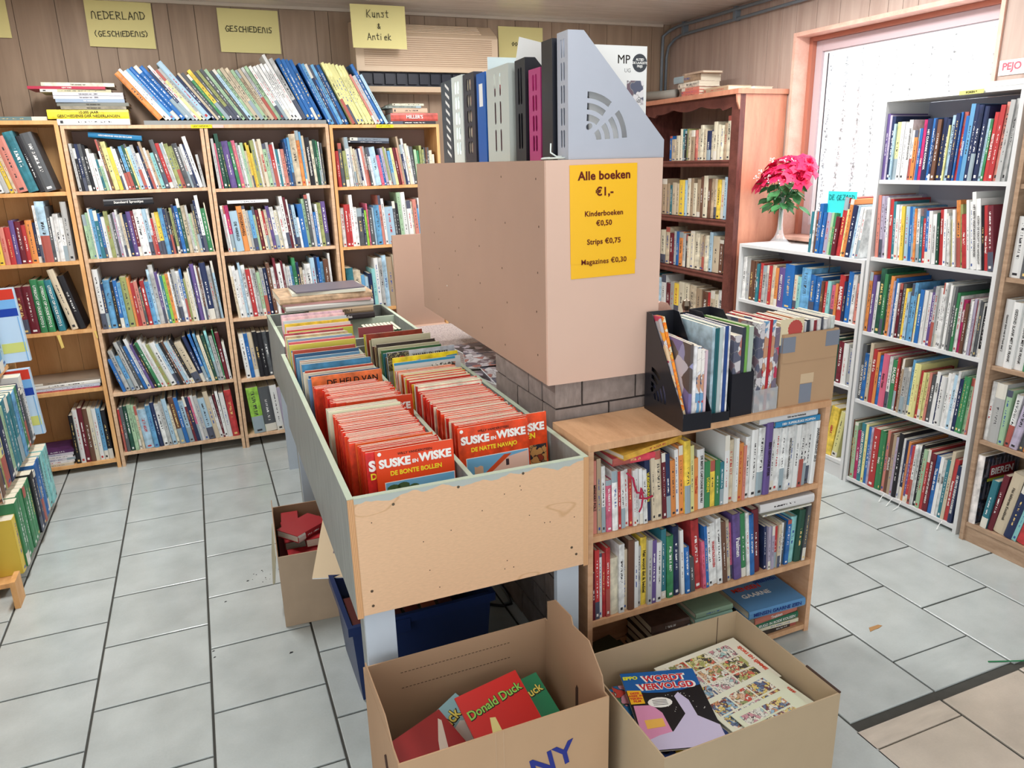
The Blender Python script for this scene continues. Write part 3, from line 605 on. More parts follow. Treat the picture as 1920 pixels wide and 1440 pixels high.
row('history_book', 'book', G1, 'on the fourth shelf '+P, O_(0, .455), 'y', -.574, .086, "bl40.60 gy60.74 lb60.64 gy55.88 dg45.90 bl40.80 wh45.92 pu35.82 bk35.80 gn45.84 wh45.88 wh30.82 ol45.78 wh80.80 sk45.78 bk40.80 br30.82 sk45.80 wh30.80 bk40.84 be100.76 nv55.86 bl40.90 lb35.90 cr45.86 dn45.86 aq35.94 gy50.82 gn20.94 dr55.88 wh35.70", ((0, 14), (.3, 18), (.66, 19), (.75, 12), (1, 5)), .335)
row('history_book', 'book', G1, 'on the bottom shelf '+P, O_(0, .085), 'y', -.574, .086, "rd25.80 dg40.84 dn50.84 lg45.86 lg30.84 be30.82 sk105.74 lb60.80 nv50.84 wh60.80 gy40.84 sk55.88 cr30.74 br65.90 bl45.88 sk60.80 dr30.88 nv45.86 pk25.86 wh30.88 gy50.86 sk85.80 be60.92 wh40.80 dr25.84 wh35.90 wh60.86 rd90.90", ((0, 1), (.4, 6), (.6, 8), (.85, 8), (1, 4)), .335)
G2 = 'history books in the beech bookcase under GESCHIEDENIS'; P = 'under the GESCHIEDENIS sign'
row('history_book', 'book', G2, 'on the top shelf '+P, O_(0, 1.59), 'y', .136, .766, "gy35.86 pk20.78 dn45.94 dn25.80 pu80.81 gn40.80 pk45.82 gy30.78 wh25.74 lg35.78 be25.64 ye20.78 ye20.74 ye20.60 ol45.82 wh25.84 tn25.80 cr45.84 lg45.76 gy35.78 rd45.74 wh20.78 tl30.66 wh30.66 sa45.66 nv25.78 bl30.84 lb30.86 be85.92 or50.98 lb25.96 be30.89 bk70.86 cr35.80 dn40.82 gn20.80 wh20.78 dg20.76", ((0, 3), (.15, 7), (.5, 6), (.75, 3.5), (.95, 4), (1, 2)), .32,
    titles={4: ('Anno Maand Dag na dag uit', 'w', .6), 32: ('Vaderlandse Geschiedenis', 'w', .85), 17: ('WILLEM WEVER', 'r', .5)})
row('history_book', 'book', G2, 'on the second shelf '+P, O_(0, 1.225), 'y', .14, .76, "gy30.80 wh20.80 mg50.80 sk100.70 or70.78 be40.78 gy30.70 lb55.70 lg30.76 dr50.70 cr35.72 rd30.68 be35.70 pu45.76 wh50.74 cr50.68 wh50.75 wh45.92 dr35.90 wh20.86 nv30.78 sk45.76 wh30.54 bl70.77 lg40.86 dg45.93 wh40.95 bl35.62 wh30.76 ol55.78 pu60.80", ((0, 4), (.5, 6), (1, 3)), .335,
    titles={4: ('STEIGERSWEG', 'k', .6, 1, .6), 3: ('DE WERELD', 'k', .5)})
row('history_book', 'book', G2, 'on the third shelf '+P, O_(0, .828), 'y', .144, .757, "be35.88 wh45.87 wh40.80 sk30.92 wh60.87 rd60.80 wh25.80 gy50.80 lg50.74 gy50.80 nv55.80 br50.88 wh55.80 dr35.96 wh65.86 dr30.90 wh30.84 wh55.80 lb35.80 gn50.94 nv40.86 be40.76 wh35.72 wh85.82 sk65.92 nv30.94 bl40.92 lb45.84 br75.88 wh30.98", ((0, 4), (.5, 4.5), (.8, 3), (1, 2)), .36)
row('history_book', 'book', G2, 'on the fourth shelf '+P, O_(0, .445), 'y', .148, .755, "wh30.84 bl25.84 be30.84 bk30.86 bk30.84 dg30.84 bk30.84 bk30.84 lb30.86 wh30.86 tn35.86 gy40.88 dg40.86 bk50.88 bl30.7 rd30.7 gn30.8 wh30.8 nv40.7", ((0, 4), (1, 5)), .335)
row('history_book', 'book', G2, 'on the bottom shelf '+P, O_(0, .08), 'y', .15, .753, "lm60.90 dg60.88 wh35.90 lp60.84 bl35.84 be55.90 ye50.84 bl30.90 rd40.8 gn30.7 wh30.8", ((0, 4), (1, 6)), .335, titles={3: ('ALLE WERELDDELEN', 'w', .6)})
G3 = 'art books in the bookcase under Kunst en Antiek'; P = 'under the Kunst sign'
row('art_book', 'book', G3, 'on the top shelf '+P, O_(0, 1.575), 'y', .83, 1.46, "rd50.70 dg55.85 ol50.70 wh60.96 gy20.78 cr25.78 be30.74 gy30.72 nv25.74 wh30.74 sa35.78 gy25.78 dg30.74 wh35.76 sk90.76 pk45.60 bl30.60 lp40.74 ol30.76 gy25.74 lb45.68 py40.74 dr50.74 sa30.74 tn30.96 nv35.80 wh35.92 cr40.82 wh30.78 dg45.76 lg40.70 gn30.68 ol35.78 ol30.70 dg25.74 br25.74 dg25.74 cr50.68 cr30.60", ((0, 2), (.2, 7), (.5, 9), (.75, 7), (.85, 2), (1, 2)), .30)
row('art_book', 'book', G3, 'on the second shelf '+P, O_(0, 1.212), 'y', .83, 1.46, "wh60.72 rd60.78 rd30.78 wh50.95 wh50.72 dg80.70 nv30.70 lm35.66 pk20.78 dg70.66 sk25.70 lb85.74 sa40.92 wh40.86 sk130.70 dg45.80 bk45.76 lg60.96 wh75.96 wh70.80 cr30.78 sa60.82 lb30.72 wh45.84 dr40.8 cr40.8 bk40.8 wh40.7 nv30.7 be40.7", ((0, 1), (.5, 4), (1, 4)), .33)
row('art_book', 'book', G3, 'on the third shelf '+P, O_(0, .812), 'y', .833, 1.455, "tl95.74 be100.68 lb50.60 sk50.56 nv50.62 aq50.70 wh60.88 gy50.88 sk60.92 tn90.88 cr45.92 tn45.76 nv65.90 wh45.92 dr40.72 lp75.88 nv50.92 gy50.90 wh50.9 bl60.86 nv40.8 wh40.8 gn40.8", ((0, 2.5), (1, 2.5)), .36, titles={0: ('ANTIEK', 'w', .5)})
# pine bookcase at far left
G4 = 'books in the pine bookcase at far left'; P = 'in the pine bookcase'
row('book', 'book', G4, 'on the top shelf '+P, O_(0, 1.602), 'y', -1.10, -.665, "gn40.76 wh40.7 rd40.7 dg60.60 wh40.62 gy40.66 ye35.76 be20.78 sa80.85 tl80.92 bk40.86 dg90.90", ((0, 12), (1, 13)), .33, fill=True)
row('book', 'book', G4, 'on the second shelf '+P, O_(0, 1.232), 'y', -1.2, -.635, "be40.6 rd40.6 wh40.7 gn40.6 ye50.52 ye60.55 or40.58 ye45.54 sa40.57 rd45.57 pu35.67 dr45.65 rd35.59 or50.66 nv25.62 wh20.88 sk70.94 dg25.86 wh20.70 wh40.74 wh30.68 gy45.92", ((0, 1), (.7, 0), (1, -.5)), .345)
row('book', 'book', G4, 'on the third shelf '+P, O_(0, .848), 'y', -1.06, -.648, "dr82.70 dr82.71 dr82.72 dr82.73 gn62.82 gn62.80 tl62.80 be60.95 bk62.84", ((0, 1), (.4, 1), (.7, 3), (.85, 11), (1, 12)), .36, titles={4: ('UTRECHT OP OUDE FOTO S', 'w', .85), 5: ('UTRECHT OP OUDE FOTO S', 'w', .85), 6: ('UTRECHT OP OUDE FOTO S', 'w', .85)})
row('book', 'book', G4, 'on the bottom shelf '+P, O_(0, .055), 'y', -.83, -.63, "bk42.78 wh45.86 dr45.88 br48.86 cr35.86 wh42.84 lb40.84 bk45.80", ((0, 0), (1, 1)), .38)
# flat stacks in the pine bookcase
for i, (rgb, t, c) in enumerate([((190, 60, 90), .008, 'red'), ((196, 204, 222), .014, 'pale blue'), ((228, 228, 222), .022, 'white'), ((150, 132, 112), .012, 'brown photo')]):
    flat_book('atlas_book', 'book', f'{c} large flat book in the pile on the fourth shelf of the pine bookcase', (-.83+.005*i, YF+.02, .5025+[0, .0085, .023, .0455][i]), R(1.0*i-1.5), .38, .225, t, rgb, group='flat books on the pine bookcase')
z = .0555
for i, (rgb, t, c) in enumerate([((220, 206, 180), .016, 'cream'), ((226, 224, 224), .014, 'white'), ((206, 204, 212), .013, 'grey'), ((230, 226, 226), .014, 'ivory'), ((214, 210, 222), .013, 'pale lilac'), ((92, 46, 104), .018, 'purple')]):
    flat_book('flat_book', 'book', f'{c} book in the flat pile at the bottom left of the pine bookcase', (-.955+.006*(i % 3), YF+.015+.004*i, z), R((-3, 2, 0, 1, -2, 1)[i]), .22, .19, t, rgb, group='flat pile on the lowest pine shelf'); z += t+.0005
flat_book('flat_book', 'book', 'teal book lying on top of the pine bookcase at the left edge', (-.80, YF+.03, 1.9655), 0, .30, .2, .02, (96, 128, 130))
# books lying on the rows
flat_book('flat_book', 'book', 'blue book lying tilted on the top row under the NEDERLAND sign', (-.345, YF+.03, 1.600+.270), 0, .26, .18, .026, (20, 120, 176), tilt=R(5), title='GESCHIEDENIS VAN DE RECLAME', tcol=M_INKW, tsize=.42)
flat_book('flat_book', 'book', 'black book lying flat on the second row under the NEDERLAND sign', (-.33, YF+.02, 1.235+.283), R(1), .25, .17, .036, (34, 34, 40), tilt=R(-.5), title='Standaard Sprookjes', tcol=M_INKW, tsize=.5)
flat_book('flat_book', 'book', 'thin white book lying flat on the second row under the GESCHIEDENIS sign', (.30, YF+.02, 1.225+.278), 0, .23, .17, .017, (226, 228, 232))
flat_book('flat_book', 'book', 'grey book lying on the row under the Kunst & Antiek sign, upper one', (1.05, YF+.03, 1.575+.2665), R(0), .24, .17, .018, (122, 136, 150), tilt=R(2))
flat_book('flat_book', 'book', 'dark slim book under the grey one on the Kunst & Antiek row', (1.04, YF+.03, 1.575+.2545), R(0), .26, .17, .011, (60, 68, 84), tilt=R(2))
# grey board and the leaning yearbooks on top of the cases
bd = empty('grey_board', (.265, YF+.01, 1.9405)); bx('board', (-.455, .53, 0, .27, 0, .022), plain('grey_laminate', (138, 142, 142), .5), bd); tag(bd, 'long grey board under the leaning yearbooks on the bookcase tops', 'board')
ZB = 1.963
toks = "or60.66 wh30.72 wh30.70 lb30.72 bl45.74 bl45.76 bl45.76 nv30.70 wh30.78 py30.72 gy30.74 sk60.82 nv30.64 be25.68 dg35.68 gn30.66 ye40.72 dg30.70 ol35.72 dg35.74 lg35.74 dg30.72 sk35.74 lg30.74 be40.76 be40.76 lg35.74 tn30.74 be35.76 gy35.78 lg35.80 wh35.80 wh35.80 wh35.82 wh35.84 wh35.84 wh35.98 gy50.92"
row('yearbook', 'book', 'leaning yearbooks on top of the bookcases', 'in the leaning row on the bookcase tops', (0, YF+.02, ZB), 'y', -.115, .688, toks, ((0, 38), (.3, 37), (.6, 33), (.9, 28), (1, 26)), .355, depth=.2, maxd=.21, inset=.0)
row('tall_yearbook', 'book', 'blue yearbooks leaning on top of the bookcases', 'leaning above the middle bookcase', (0, YF+.02, ZB), 'y', .690, .780, "bl60.98 bl50.97 bl40.97 bl60.96", ((0, 24), (1, 24)), .335, depth=.2, maxd=.21, inset=.0)
row('tall_yearbook', 'book', 'blue yearbooks leaning on top of the right beech bookcase', 'leaning left on the right beech bookcase', (0, YF+.02, 1.9355), 'y', .812, .935, "bl40.97 lb50.96 nv45.96 bl35.95 lb50.95 nv40.95 bl50.95", ((0, 24), (1, 24)), .345, depth=.2, maxd=.21, inset=.0)
row('slim_yearbook', 'book', 'yellow and grey books leaning above the right beech bookcase', 'leaning above the right beech bookcase', (0, YF-.005, 1.9355), 'y', .948, 1.17, "py45.98 py35.97 py50.97 py45.96 py45.95 py40.94 py40.94 sa35.80 gy50.78 bl55.96 sk45.80", ((0, 25), (1, 27)), .345, depth=.12, maxd=.118, inset=.0)
z = 1.9405
for i, (rgb, t, L_, dx, tt, cc, lab) in enumerate([
    ((226, 228, 224), .031, .345, 0, '', None, 'white book at the very bottom of the flat pile beside the orange leaner'),
    ((236, 214, 30), .046, .385, -.02, '10.000 JAAR\nGESCHIEDENIS DER NEDERLANDEN', M_INKK, 'thick yellow book titled GESCHIEDENIS DER NEDERLANDEN in the flat pile'),
    ((150, 142, 120), .017, .31, .01, 'het aanzien van', M_INKK, 'olive beige yearbook directly on the thick yellow book'),
    ((120, 122, 112), .017, .34, .01, 'het aanzien van', M_INKK, 'dark banded yearbook, second above the thick yellow book'),
    ((140, 160, 184), .017, .325, .0, 'het aanzien van', M_INKW, 'blue grey yearbook, third above the thick yellow book'),
    ((214, 214, 222), .016, .33, -.005, 'het aanzien van - 2000', M_INKK, 'whitish yearbook, fourth above the thick yellow book'),
    ((212, 212, 222), .016, .33, -.005, 'het aanzien van - 2001', M_INKK, 'whitish yearbook, fifth above the thick yellow book'),
    ((196, 190, 150), .014, .33, -.06, '', None, 'thin khaki book below the red one in the flat pile'),
    ((206, 44, 76), .014, .36, -.10, 'NEW YORK', M_INKW, 'thin red book titled NEW YORK in the flat pile'),
    ((224, 220, 196), .018, .34, -.045, 'het aanzien van', M_INKK, 'cream yearbook on the very top of the flat pile')]):
    tn = tt.split('\n')
    o = flat_book('flat_book', 'book', lab, (-.43+dx, YF-.005+.003*(i % 2), z), R((0, 0, 1, -1, 1, 0, 0, 1, -2, 1)[i]), L_, .2, t, rgb, tilt=R(.0), group='flat pile left of the yearbooks', title=tt or None, tcol=cc, tsize=.62 if len(tn) == 1 else .40); z += t+.0005
z = 1.9358
for i, (rgb, t, L_, dx, tt, cc, lab) in enumerate([
    ((46, 46, 54), .018, .30, 0, '', None, 'black book at the bottom of the small pile below the air conditioner'),
    ((200, 78, 66), .046, .30, .015, "MILLER'S", M_INKW, "thick red book with white title in the small pile by the files"),
    ((214, 170, 140), .028, .22, -.01, '', None, 'salmon beige book lying on the thick red one'),
    ((128, 140, 132), .013, .22, -.05, '', None, 'grey green slim book, second from top of the small pile'),
    ((206, 202, 176), .013, .20, -.02, '', None, 'cream slim book on top of the small pile')]):
    flat_book('flat_book', 'book', lab, (1.32+dx, YF+.005, z), R((0, 0, 1, -2, 2)[i]), L_, .2, t, rgb, group='small pile beside the magazine files', title=tt or None, tcol=cc); z += t+.0005
# shelf-edge labels and ribbons
def edge_label(loc, w, h, mat, lab, face='y', txt=''):
    r = empty('shelf_label'); r.matrix_world = face_matrix(loc, face); bx('strip', (0, w, -.0022, -.0012, 0, h), mat, r); tag(r, lab, 'label')
    if txt: text('lettering', txt, h*.75, M_INKK, r, Matrix.Translation((w/2, -.003, h/2)) @ Matrix.Rotation(R(90), 4, 'X'), fit=w*.85)
M_LBL = plain('bright_yellow_label', (240, 224, 40), .5)
edge_label((.045, YF-.003, 1.921), .11, .019, M_LBL, 'yellow edge label across the joint of the two beech bookcases', txt='GESCHIEDENIS *')
edge_label((.157, YF-.003, 1.922), .06, .016, plain('pinkish_label', (228, 190, 180), .6), 'pinkish edge label right of the yellow one on the middle bookcase')
edge_label((1.09, YF-.003, 1.916), .105, .018, M_LBL, 'yellow edge label on the bookcase under Kunst & Antiek', txt='KUNST & ANTIEK *')
edge_label((3.047, 2.40, 1.921), .11, .016, plain('lime_label', (206, 206, 120), .6), 'faded yellow edge label on the tall white bookcase', 'x', txt='KOKEN *')
for xx, zz, lab in ((-.80, .83, 'longer'), (-.615, .835, 'short')):
    b = MB(); b.prism([(0, 0), (.018, 0), (.026, -.075), (.02, -.072), (.012, -.078)] if lab == 'longer' else [(0, 0), (.012, 0), (.016, -.04), (.01, -.045)], 'y', 0, .001)
    o = b.build('ribbon', plain('ribbon_yellow', (226, 196, 110), .7), None, (xx, YF-.003, zz), fixn=True); tag(o, f'{lab} yellow ribbon hanging over the third pine shelf', 'ribbon')

# ================================================================== BOOKS ON THE RIGHT
G5 = 'cookbooks in the tall white bookcase'; P = 'in the tall white bookcase'
def wrow(k, z, toks, lean, clear, titles=None, depth=.2):
    row('cookbook', 'book', G5, f'on the {k} shelf {P}', (3.05, 2.79, z), 'x', .020, .652, toks, lean, clear, depth=depth, ratio=1.19, titles=titles, inset=.006, maxd=.25)
wrow('top', 1.572, "pu40.90 lp30.88 nv50.86 sk30.76 py70.78 wh50.78 wh60.76 wh55.80 wh35.66 or55.66 sa25.68 bl40.68 mg45.79 nv80.80 bl50.80 nv30.79 br55.78 nv70.80 nv40.78 py25.70 sk60.82 nv60.84 bl30.85 rd60.85 bl45.80 lb65.94 nv50.93 nv70.92 nv75.90 sk40.75 gn40.74 rd75.82 rd70.90 sa60.93 gy70.95 gy60.96", ((0, 0), (1, -3)), .33,
     {7: ('2000 HANDIGE KEUKENTIPS', 'k', .6, 1, .6), 24: ('KOOKKUNST', 'w', .5), 12: ('CAFE 2', 'w', .2, 1, .3), 31: ('FEESTELIJKE TAFELS', 'w', .5), 13: ('HET CULINAIRE KOOKBOEK', 'w', .7)})
wrow('second', 1.205, "sa45.88 lp45.87 lp50.87 wh35.85 rd50.83 tl45.80 wh50.76 wh40.75 ye50.74 sk60.74 bl50.74 lb40.74 or35.72 wh45.72 tl40.62 rd50.72 bl50.70 wh55.70 wh60.66 dn35.68 rd60.72 wh45.73 gy30.68 wh35.65 py30.60 wh40.73 or60.85 ol35.80 rd80.68 wh40.86 wh50.84 wh60.96 wh65.88 bk40.80 rd60.80 dr90.80", ((0, 3), (.5, 5), (.8, 9), (1, 9)), .335,
     {31: ('HET BESTE VEGETARISCHE KOOKBOEK', 'k', .85), 32: ('KOKEN: DE KRACHT VAN AANDACHT', 'k', .7, 1, .42), 34: ('Wat een Soep!', 'w', .5, 1, .4), 18: ('Heerlijke recepten uit Zuid-Nederland', 'k', .8), 20: ('De grote wokbijbel', 'w', .4, 1, .7), 4: ('& Wraps', 'w', .25, 1, .65)})
wrow('third', .832, "or50.88 pu55.84 wh45.75 dn90.95 gn50.88 dg30.80 or60.86 lp30.80 bl35.84 wh30.78 dr45.78 dg50.78 ye45.72 sk45.68 lb60.80 lb50.82 or25.65 py25.68 bl60.74 wh60.74 wh60.72 pu55.80 gy50.82 wh60.80 wh30.88 wh40.88 gy40.88 wh40.86 gy45.84 dg45.85 gn45.78 wh50.74 mg60.70 br50.66 gy40.72 wh35.70 lp40.74 rd25.72 gy35.74 dg40.72 wh20.70 bk50.66", ((0, -1), (1, -1)), .34,
     {19: ('eten, drinken, slapen', 'w', .6), 30: ('Het beste uit de Italiaanse keuken', 'w', .8), 32: ('vegetarisch', 'w', .4, 1, .7), 1: ('Zalm koken met liefde', 'w', .5)})
wrow('fourth', .472, "dg50.88 bl55.75 be45.93 rd60.85 or40.82 bl45.78 pk80.82 wh45.80 gn70.76 rd35.82 br40.82 tn30.82 gy60.70 gy35.72 lb40.84 py55.80 py35.80 rd35.72 py40.70 py35.70 sa35.72 dg60.70 wh50.76 nv30.72 wh65.72 wh60.78 wh40.80 sk50.78 wh35.85 nv50.75 gn50.80 gn40.80 lg40.80 sa25.78", ((0, -1), (1, -3)), .33,
     {0: ('QUICHE EN TAARTEN', 'w', .7, 1, .35), 3: ('Kip & Co', 'w', .3, 1, .7), 6: ('Enjoy Taste', 'k', .4), 8: ('SALADES', 'w', .4, 1, .7), 22: ('KOKEN', 'k', .3, 1, .7)})
wrow('bottom', .034, "br25.80 lg50.78 mg45.68 tl65.80 py35.80 bl45.78 lp30.78 rd95.80 gn55.80 gn30.78 sa50.82 br50.80 tn40.80 lp35.78 bk65.85 wh30.80 nv45.78 or35.78 pu35.75 rd35.75 wh40.78 wh30.78 bk45.80 lg60.76 rd40.78 dr80.75 bl65.74 wh50.74 wh45.72 tl50.74 be50.86 rd60.78 nv65.72", ((0, 0), (1, -3)), .40,
     {3: ('LEKKER KOKEN IN MINUTEN', 'w', .8), 25: ('DE BESTE RECEPTEN UIT DE HELE WERELD', 'w', .85), 26: ('Thuis aan de wok', 'w', .6, 1, .6), 27: ('SALADES', 'k', .3, 1, .65), 28: ('SERVIES', 'k', .3, 1, .65), 31: ('Recepten voor de wok', 'w', .55, 1, .45), 32: ('DE GROTE DEKENS KOOKBOEK', 'w', .7), 11: ('ITALIAANS', 'w', .4), 8: ('THAI', 'w', .2)}, depth=.24)
G6 = 'books in and on the low white bookcase'; P = 'the low white bookcase'
row('book', 'book', G6, 'on top of '+P, (3.05, 3.755, 1.1855), 'x', .555, .925, "tl30.60 wh22.62 br30.60 bl45.72 bl40.60 lp50.60 lg40.60 gn32.60 dr50.55 rd55.82 py20.74 or45.80 nv65.72 sk35.72 wh40.70 wh30.68", ((0, -2), (.5, -5), (1, -7)), .36, ratio=1.12, inset=.006,
    titles={0: ('Italie', 'w', .3, -1, .4), 1: ('Wok', 'k', .3), 4: ('A TABLE', 'w', .4, 1, .55)})
row('book', 'book', G6, 'on the upper shelf of '+P, (3.05, 3.755, .85), 'x', .022, .935, "wh30.86 gy30.84 br40.80 br30.80 tl25.76 rd30.78 gy35.74 gy25.76 rd30.76 be35.78 or30.74 pu55.76 bl90.84 cr35.66 aq35.64 lb90.82 bl55.72 bl60.70 br30.64 rd35.64 aq35.66 pk45.60 or25.64 rd55.80 nv30.70 bl50.88 wh40.84 sa45.70", ((0, -1), (1, -2)), .30, ratio=1.28, depth=.2, titles={11: ('FEEST LEXICON', 'w', .75), 23: ('BARBECUE', 'w', .6)})
row('book', 'book', G6, 'on the middle shelf of '+P, (3.05, 3.755, .52), 'x', .04, .935, "wh40.7 rd40.8 nv50.7 wh50.8 gn40.7 gy50.7 br40.8 wh50.8 lb40.7 ye40.7 rd50.8 dg40.8 wh50.74 gn45.7 wh40.8 nv50.84 dn40.82 dr40.78 wh40.76 gy40.7", ((0, 0), (1, -1)), .29, ratio=1.28)
row('book', 'book', G6, 'on the bottom shelf of '+P, (3.05, 3.755, .10), 'x', .04, .93, "wh40.7 nv40.8 gn50.7 rd50.8 bl40.7 gy50.7 br40.8 wh50.8 lb40.7 dg40.7 wh50.8 be40.8 ye50.80 cr45.78 ye55.78 py40.74", ((0, 0), (.7, 0), (1, -9)), .36, ratio=1.28)
G7 = 'books in the grey oak bookcase'; P = 'in the oak bookcase'
row('book', 'book', G7, 'on the second shelf '+P, (3.03, 2.085, 1.195), 'x', .022, .5, "wh50.74 dg40.84 lp50.80 tl50.92 wh50.8 rd50.8 gn50.8 nv50.8 wh60.8 be50.8", ((0, -1), (1, -2)), .33)
row('book', 'book', G7, 'on the third shelf '+P, (3.03, 2.085, .822), 'x', .022, .5, "wh42.86 wh42.84 wh46.82 gn30.80 ye60.72 wh40.7 rd40.8 lb40.8 dg40.8 wh50.7 sa50.7 cr40.8", ((0, -1), (1, -2)), .33, titles={1: ('GEZOND SLANK MET DR FRANK', 'k', .85, 1), 2: ('GEZOND SLANK MET DR FRANK', 'k', .85, 1), 0: ('Gezond slank met dr Frank deel 2', 'k', .8)})
row('book', 'book', G7, 'on the fourth shelf '+P, (3.03, 2.085, .488), 'x', .022, .52, "wh30.84 gy60.84 lg32.78 wh34.74 lp45.72 dg25.7 or30.7 ye25.68 mg45.66 nv55.7 lb40.7 rd40.7 wh50.7 gn40.7 tn50.7", ((0, -1), (.15, -2), (.3, -10), (1, -8)), .315)
row('book', 'book', G7, 'on the lowest shelf '+P, (3.03, 2.085, .092), 'x', .075, .56, "tl40.62 dr35.72 be70.78 nv50.72 aq25.74 rd60.62 bk65.66 ye50.6 nv50.66 rd50.6 wh50.6 be50.6", ((0, -6), (.3, -11), (1, -12)), .375, depth=.19, titles={2: ('Het lekkerste Kookboek', 'k', .75), 5: ('EN TOT SLOT', 'w', .4)})
# the big beer book facing out at the left of the lowest oak shelf
bb = empty('beer_book'); bb.matrix_world = Matrix.Translation((3.040, 2.064, .0925)) @ Matrix.Rotation(-math.pi/2, 4, 'Z')
tag(bb, 'large beer book with white spine and bottle photo cover on the lowest oak shelf', 'book')
c_, p_ = book_geo(.032, .235, .325, parts=True); o = c_.build('cover', COVER_BLANK, bb); o.color = lin((224, 218, 214))+(1,); p_.build('page_block', PAGES, bb)
cm = art_material('bottle_photo_print', [(24, 26, 34), (44, 48, 66), (86, 88, 104), (30, 30, 40), (70, 50, 44), (20, 20, 28)], 60, .004)
b = MB(); b.box(.0321, .0328, .004, .232, .003, .322); b.build('cover_photo', cm, bb)
b = MB()
for r_ in range(3):
    for c in range(9):
        y = .022+c*.0245; z0 = .012+r_*.105; b.prism([(y, z0), (y+.014, z0), (y+.014, z0+.05), (y+.0095, z0+.064), (y+.0095, z0+.086), (y+.0045, z0+.086), (y+.0045, z0+.064), (y, z0+.05)], 'x', .0328, .0334)
b.build('bottle_prints', plain('bottle_print', (96, 92, 100), .3, var=.5, bscale=120), bb, fixn=True)
bx('title_panel', (.0335, .0341, .045, .2, .2, .272), plain('beer_red', (150, 34, 44), .4), bb); bx('title_ribbon', (.0342, .0346, .035, .19, .2, .214), plain('beer_lime', (196, 196, 70), .4), bb)
text('title', 'BIEREN', .05, M_INKW, bb, Matrix.Translation((.0352, .122, .243)) @ Matrix.Rotation(R(90), 4, 'Z') @ Matrix.Rotation(R(90), 4, 'X'), bold=.012, fit=.14)
G8 = 'old paperbacks in the cherry bookcase'; P = 'in the cherry bookcase'
row('novel', 'book', G8, 'on the top shelf '+P, (3.06, 4.86, 1.676), 'x', .27, .97, "bl30.60 be60.52 cr40.60 cr25.75 tl30.74 bk25.70 ol25.74 be35.70 tn50.70 sa25.70 be30.72 cr45.80 be40.70 nv50.66 cr30.68 cr50.85 cr40.78 cr40.76 tn40.80 cr50.95 be50.96", ((0, 0), (1, -1)), .27, ratio=1.18, depth=.13, titles={20: ('DE DUINHEKS', 'k', .7)})
row('novel', 'book', G8, 'on the second shelf '+P, (3.06, 4.86, 1.316), 'x', .20, .965, "tn50.80 tn30.70 tl25.66 be45.72 be30.70 ye60.78 sk20.78 cr35.82 tn35.82 cr40.72 tn45.80 br30.86 cr45.88 br30.82 tn30.82 be30.82 ye45.80 cr45.80 sk30.86 sk40.84", ((0, 0), (1, -1)), .30, ratio=1.18, depth=.13)
row('novel', 'book', G8, 'on the third shelf '+P, (3.06, 4.86, .972), 'x', .20, .96, "cr50.80 be40.88 dr40.75 gy25.80 bl30.80 or42.80 gy30.78 bk20.76 cr30.73 cr45.86 cr50.82 be30.80 tn25.78 cr40.80 sk35.88 be70.80 br50.74 bk40.76", ((0, 0), (1, -1)), .29, ratio=1.18, depth=.13)
row('novel', 'book', G8, 'on the fourth shelf '+P, (3.06, 4.86, .624), 'x', .06, .96, "tl40.86 sk50.80 wh30.88 dr30.70 gy30.76 ye35.74 cr40.80 cr30.78 be50.78 tn40.74 br40.7 rd20.7 be30.76 cr30.7 wh40.8", ((0, 0), (1, -1)), .30, ratio=1.18, depth=.13)
# worn books on the cherry case
for i, (y, z, rz, L_, D_, t, rgb, lab) in enumerate([
    (4.36, 2.0745, -90, .19, .14, .018, (216, 120, 104), 'red striped paperback at the bottom of the pile on the cherry bookcase'),
    (4.36, 2.093, -90, .19, .14, .018, (220, 112, 98), 'red striped paperback second from bottom on the cherry bookcase'),
    (4.36, 2.1115, -90, .19, .14, .018, (222, 130, 110), 'red striped paperback third from bottom on the cherry bookcase'),
    (4.38, 2.130, -92, .24, .16, .034, (224, 214, 196), 'cream clothbound book under the browned one on the cherry bookcase'),
    (4.40, 2.1645, -86, .27, .17, .042, (168, 140, 112), 'browned worn book second from top on the cherry bookcase'),
    (4.34, 2.207, -92, .23, .15, .012, (206, 176, 150), 'thin tattered booklet on top of the pile on the cherry bookcase')]):
    flat_book('old_book', 'book', lab, (3.07, y, z), R(rz), L_, D_, t, rgb, group='worn books on the cherry bookcase')
flat_book('old_book', 'book', 'thick worn tan book lying right of the pile on the cherry bookcase', (3.09, 4.12, 2.0755), R(-93), .26, .17, .036, (190, 160, 126))
flat_book('old_book', 'book', 'thin worn booklet at the window end of the cherry bookcase top', (3.12, 3.90, 2.0745), R(-84), .19, .15, .014, (214, 190, 160), tilt=R(0))
b = MB(); b.tube([(3.10, 5.03, 2.118), (3.09, 4.9, 2.121), (3.08, 4.70, 2.110), (3.10, 4.56, 2.110)], .03, 10); o = b.build('rolled_mat', plain('grey_foam', (150, 148, 140), .8), smooth=True); tag(o, 'grey rolled mat lying at the far end of the cherry bookcase top', 'roll')

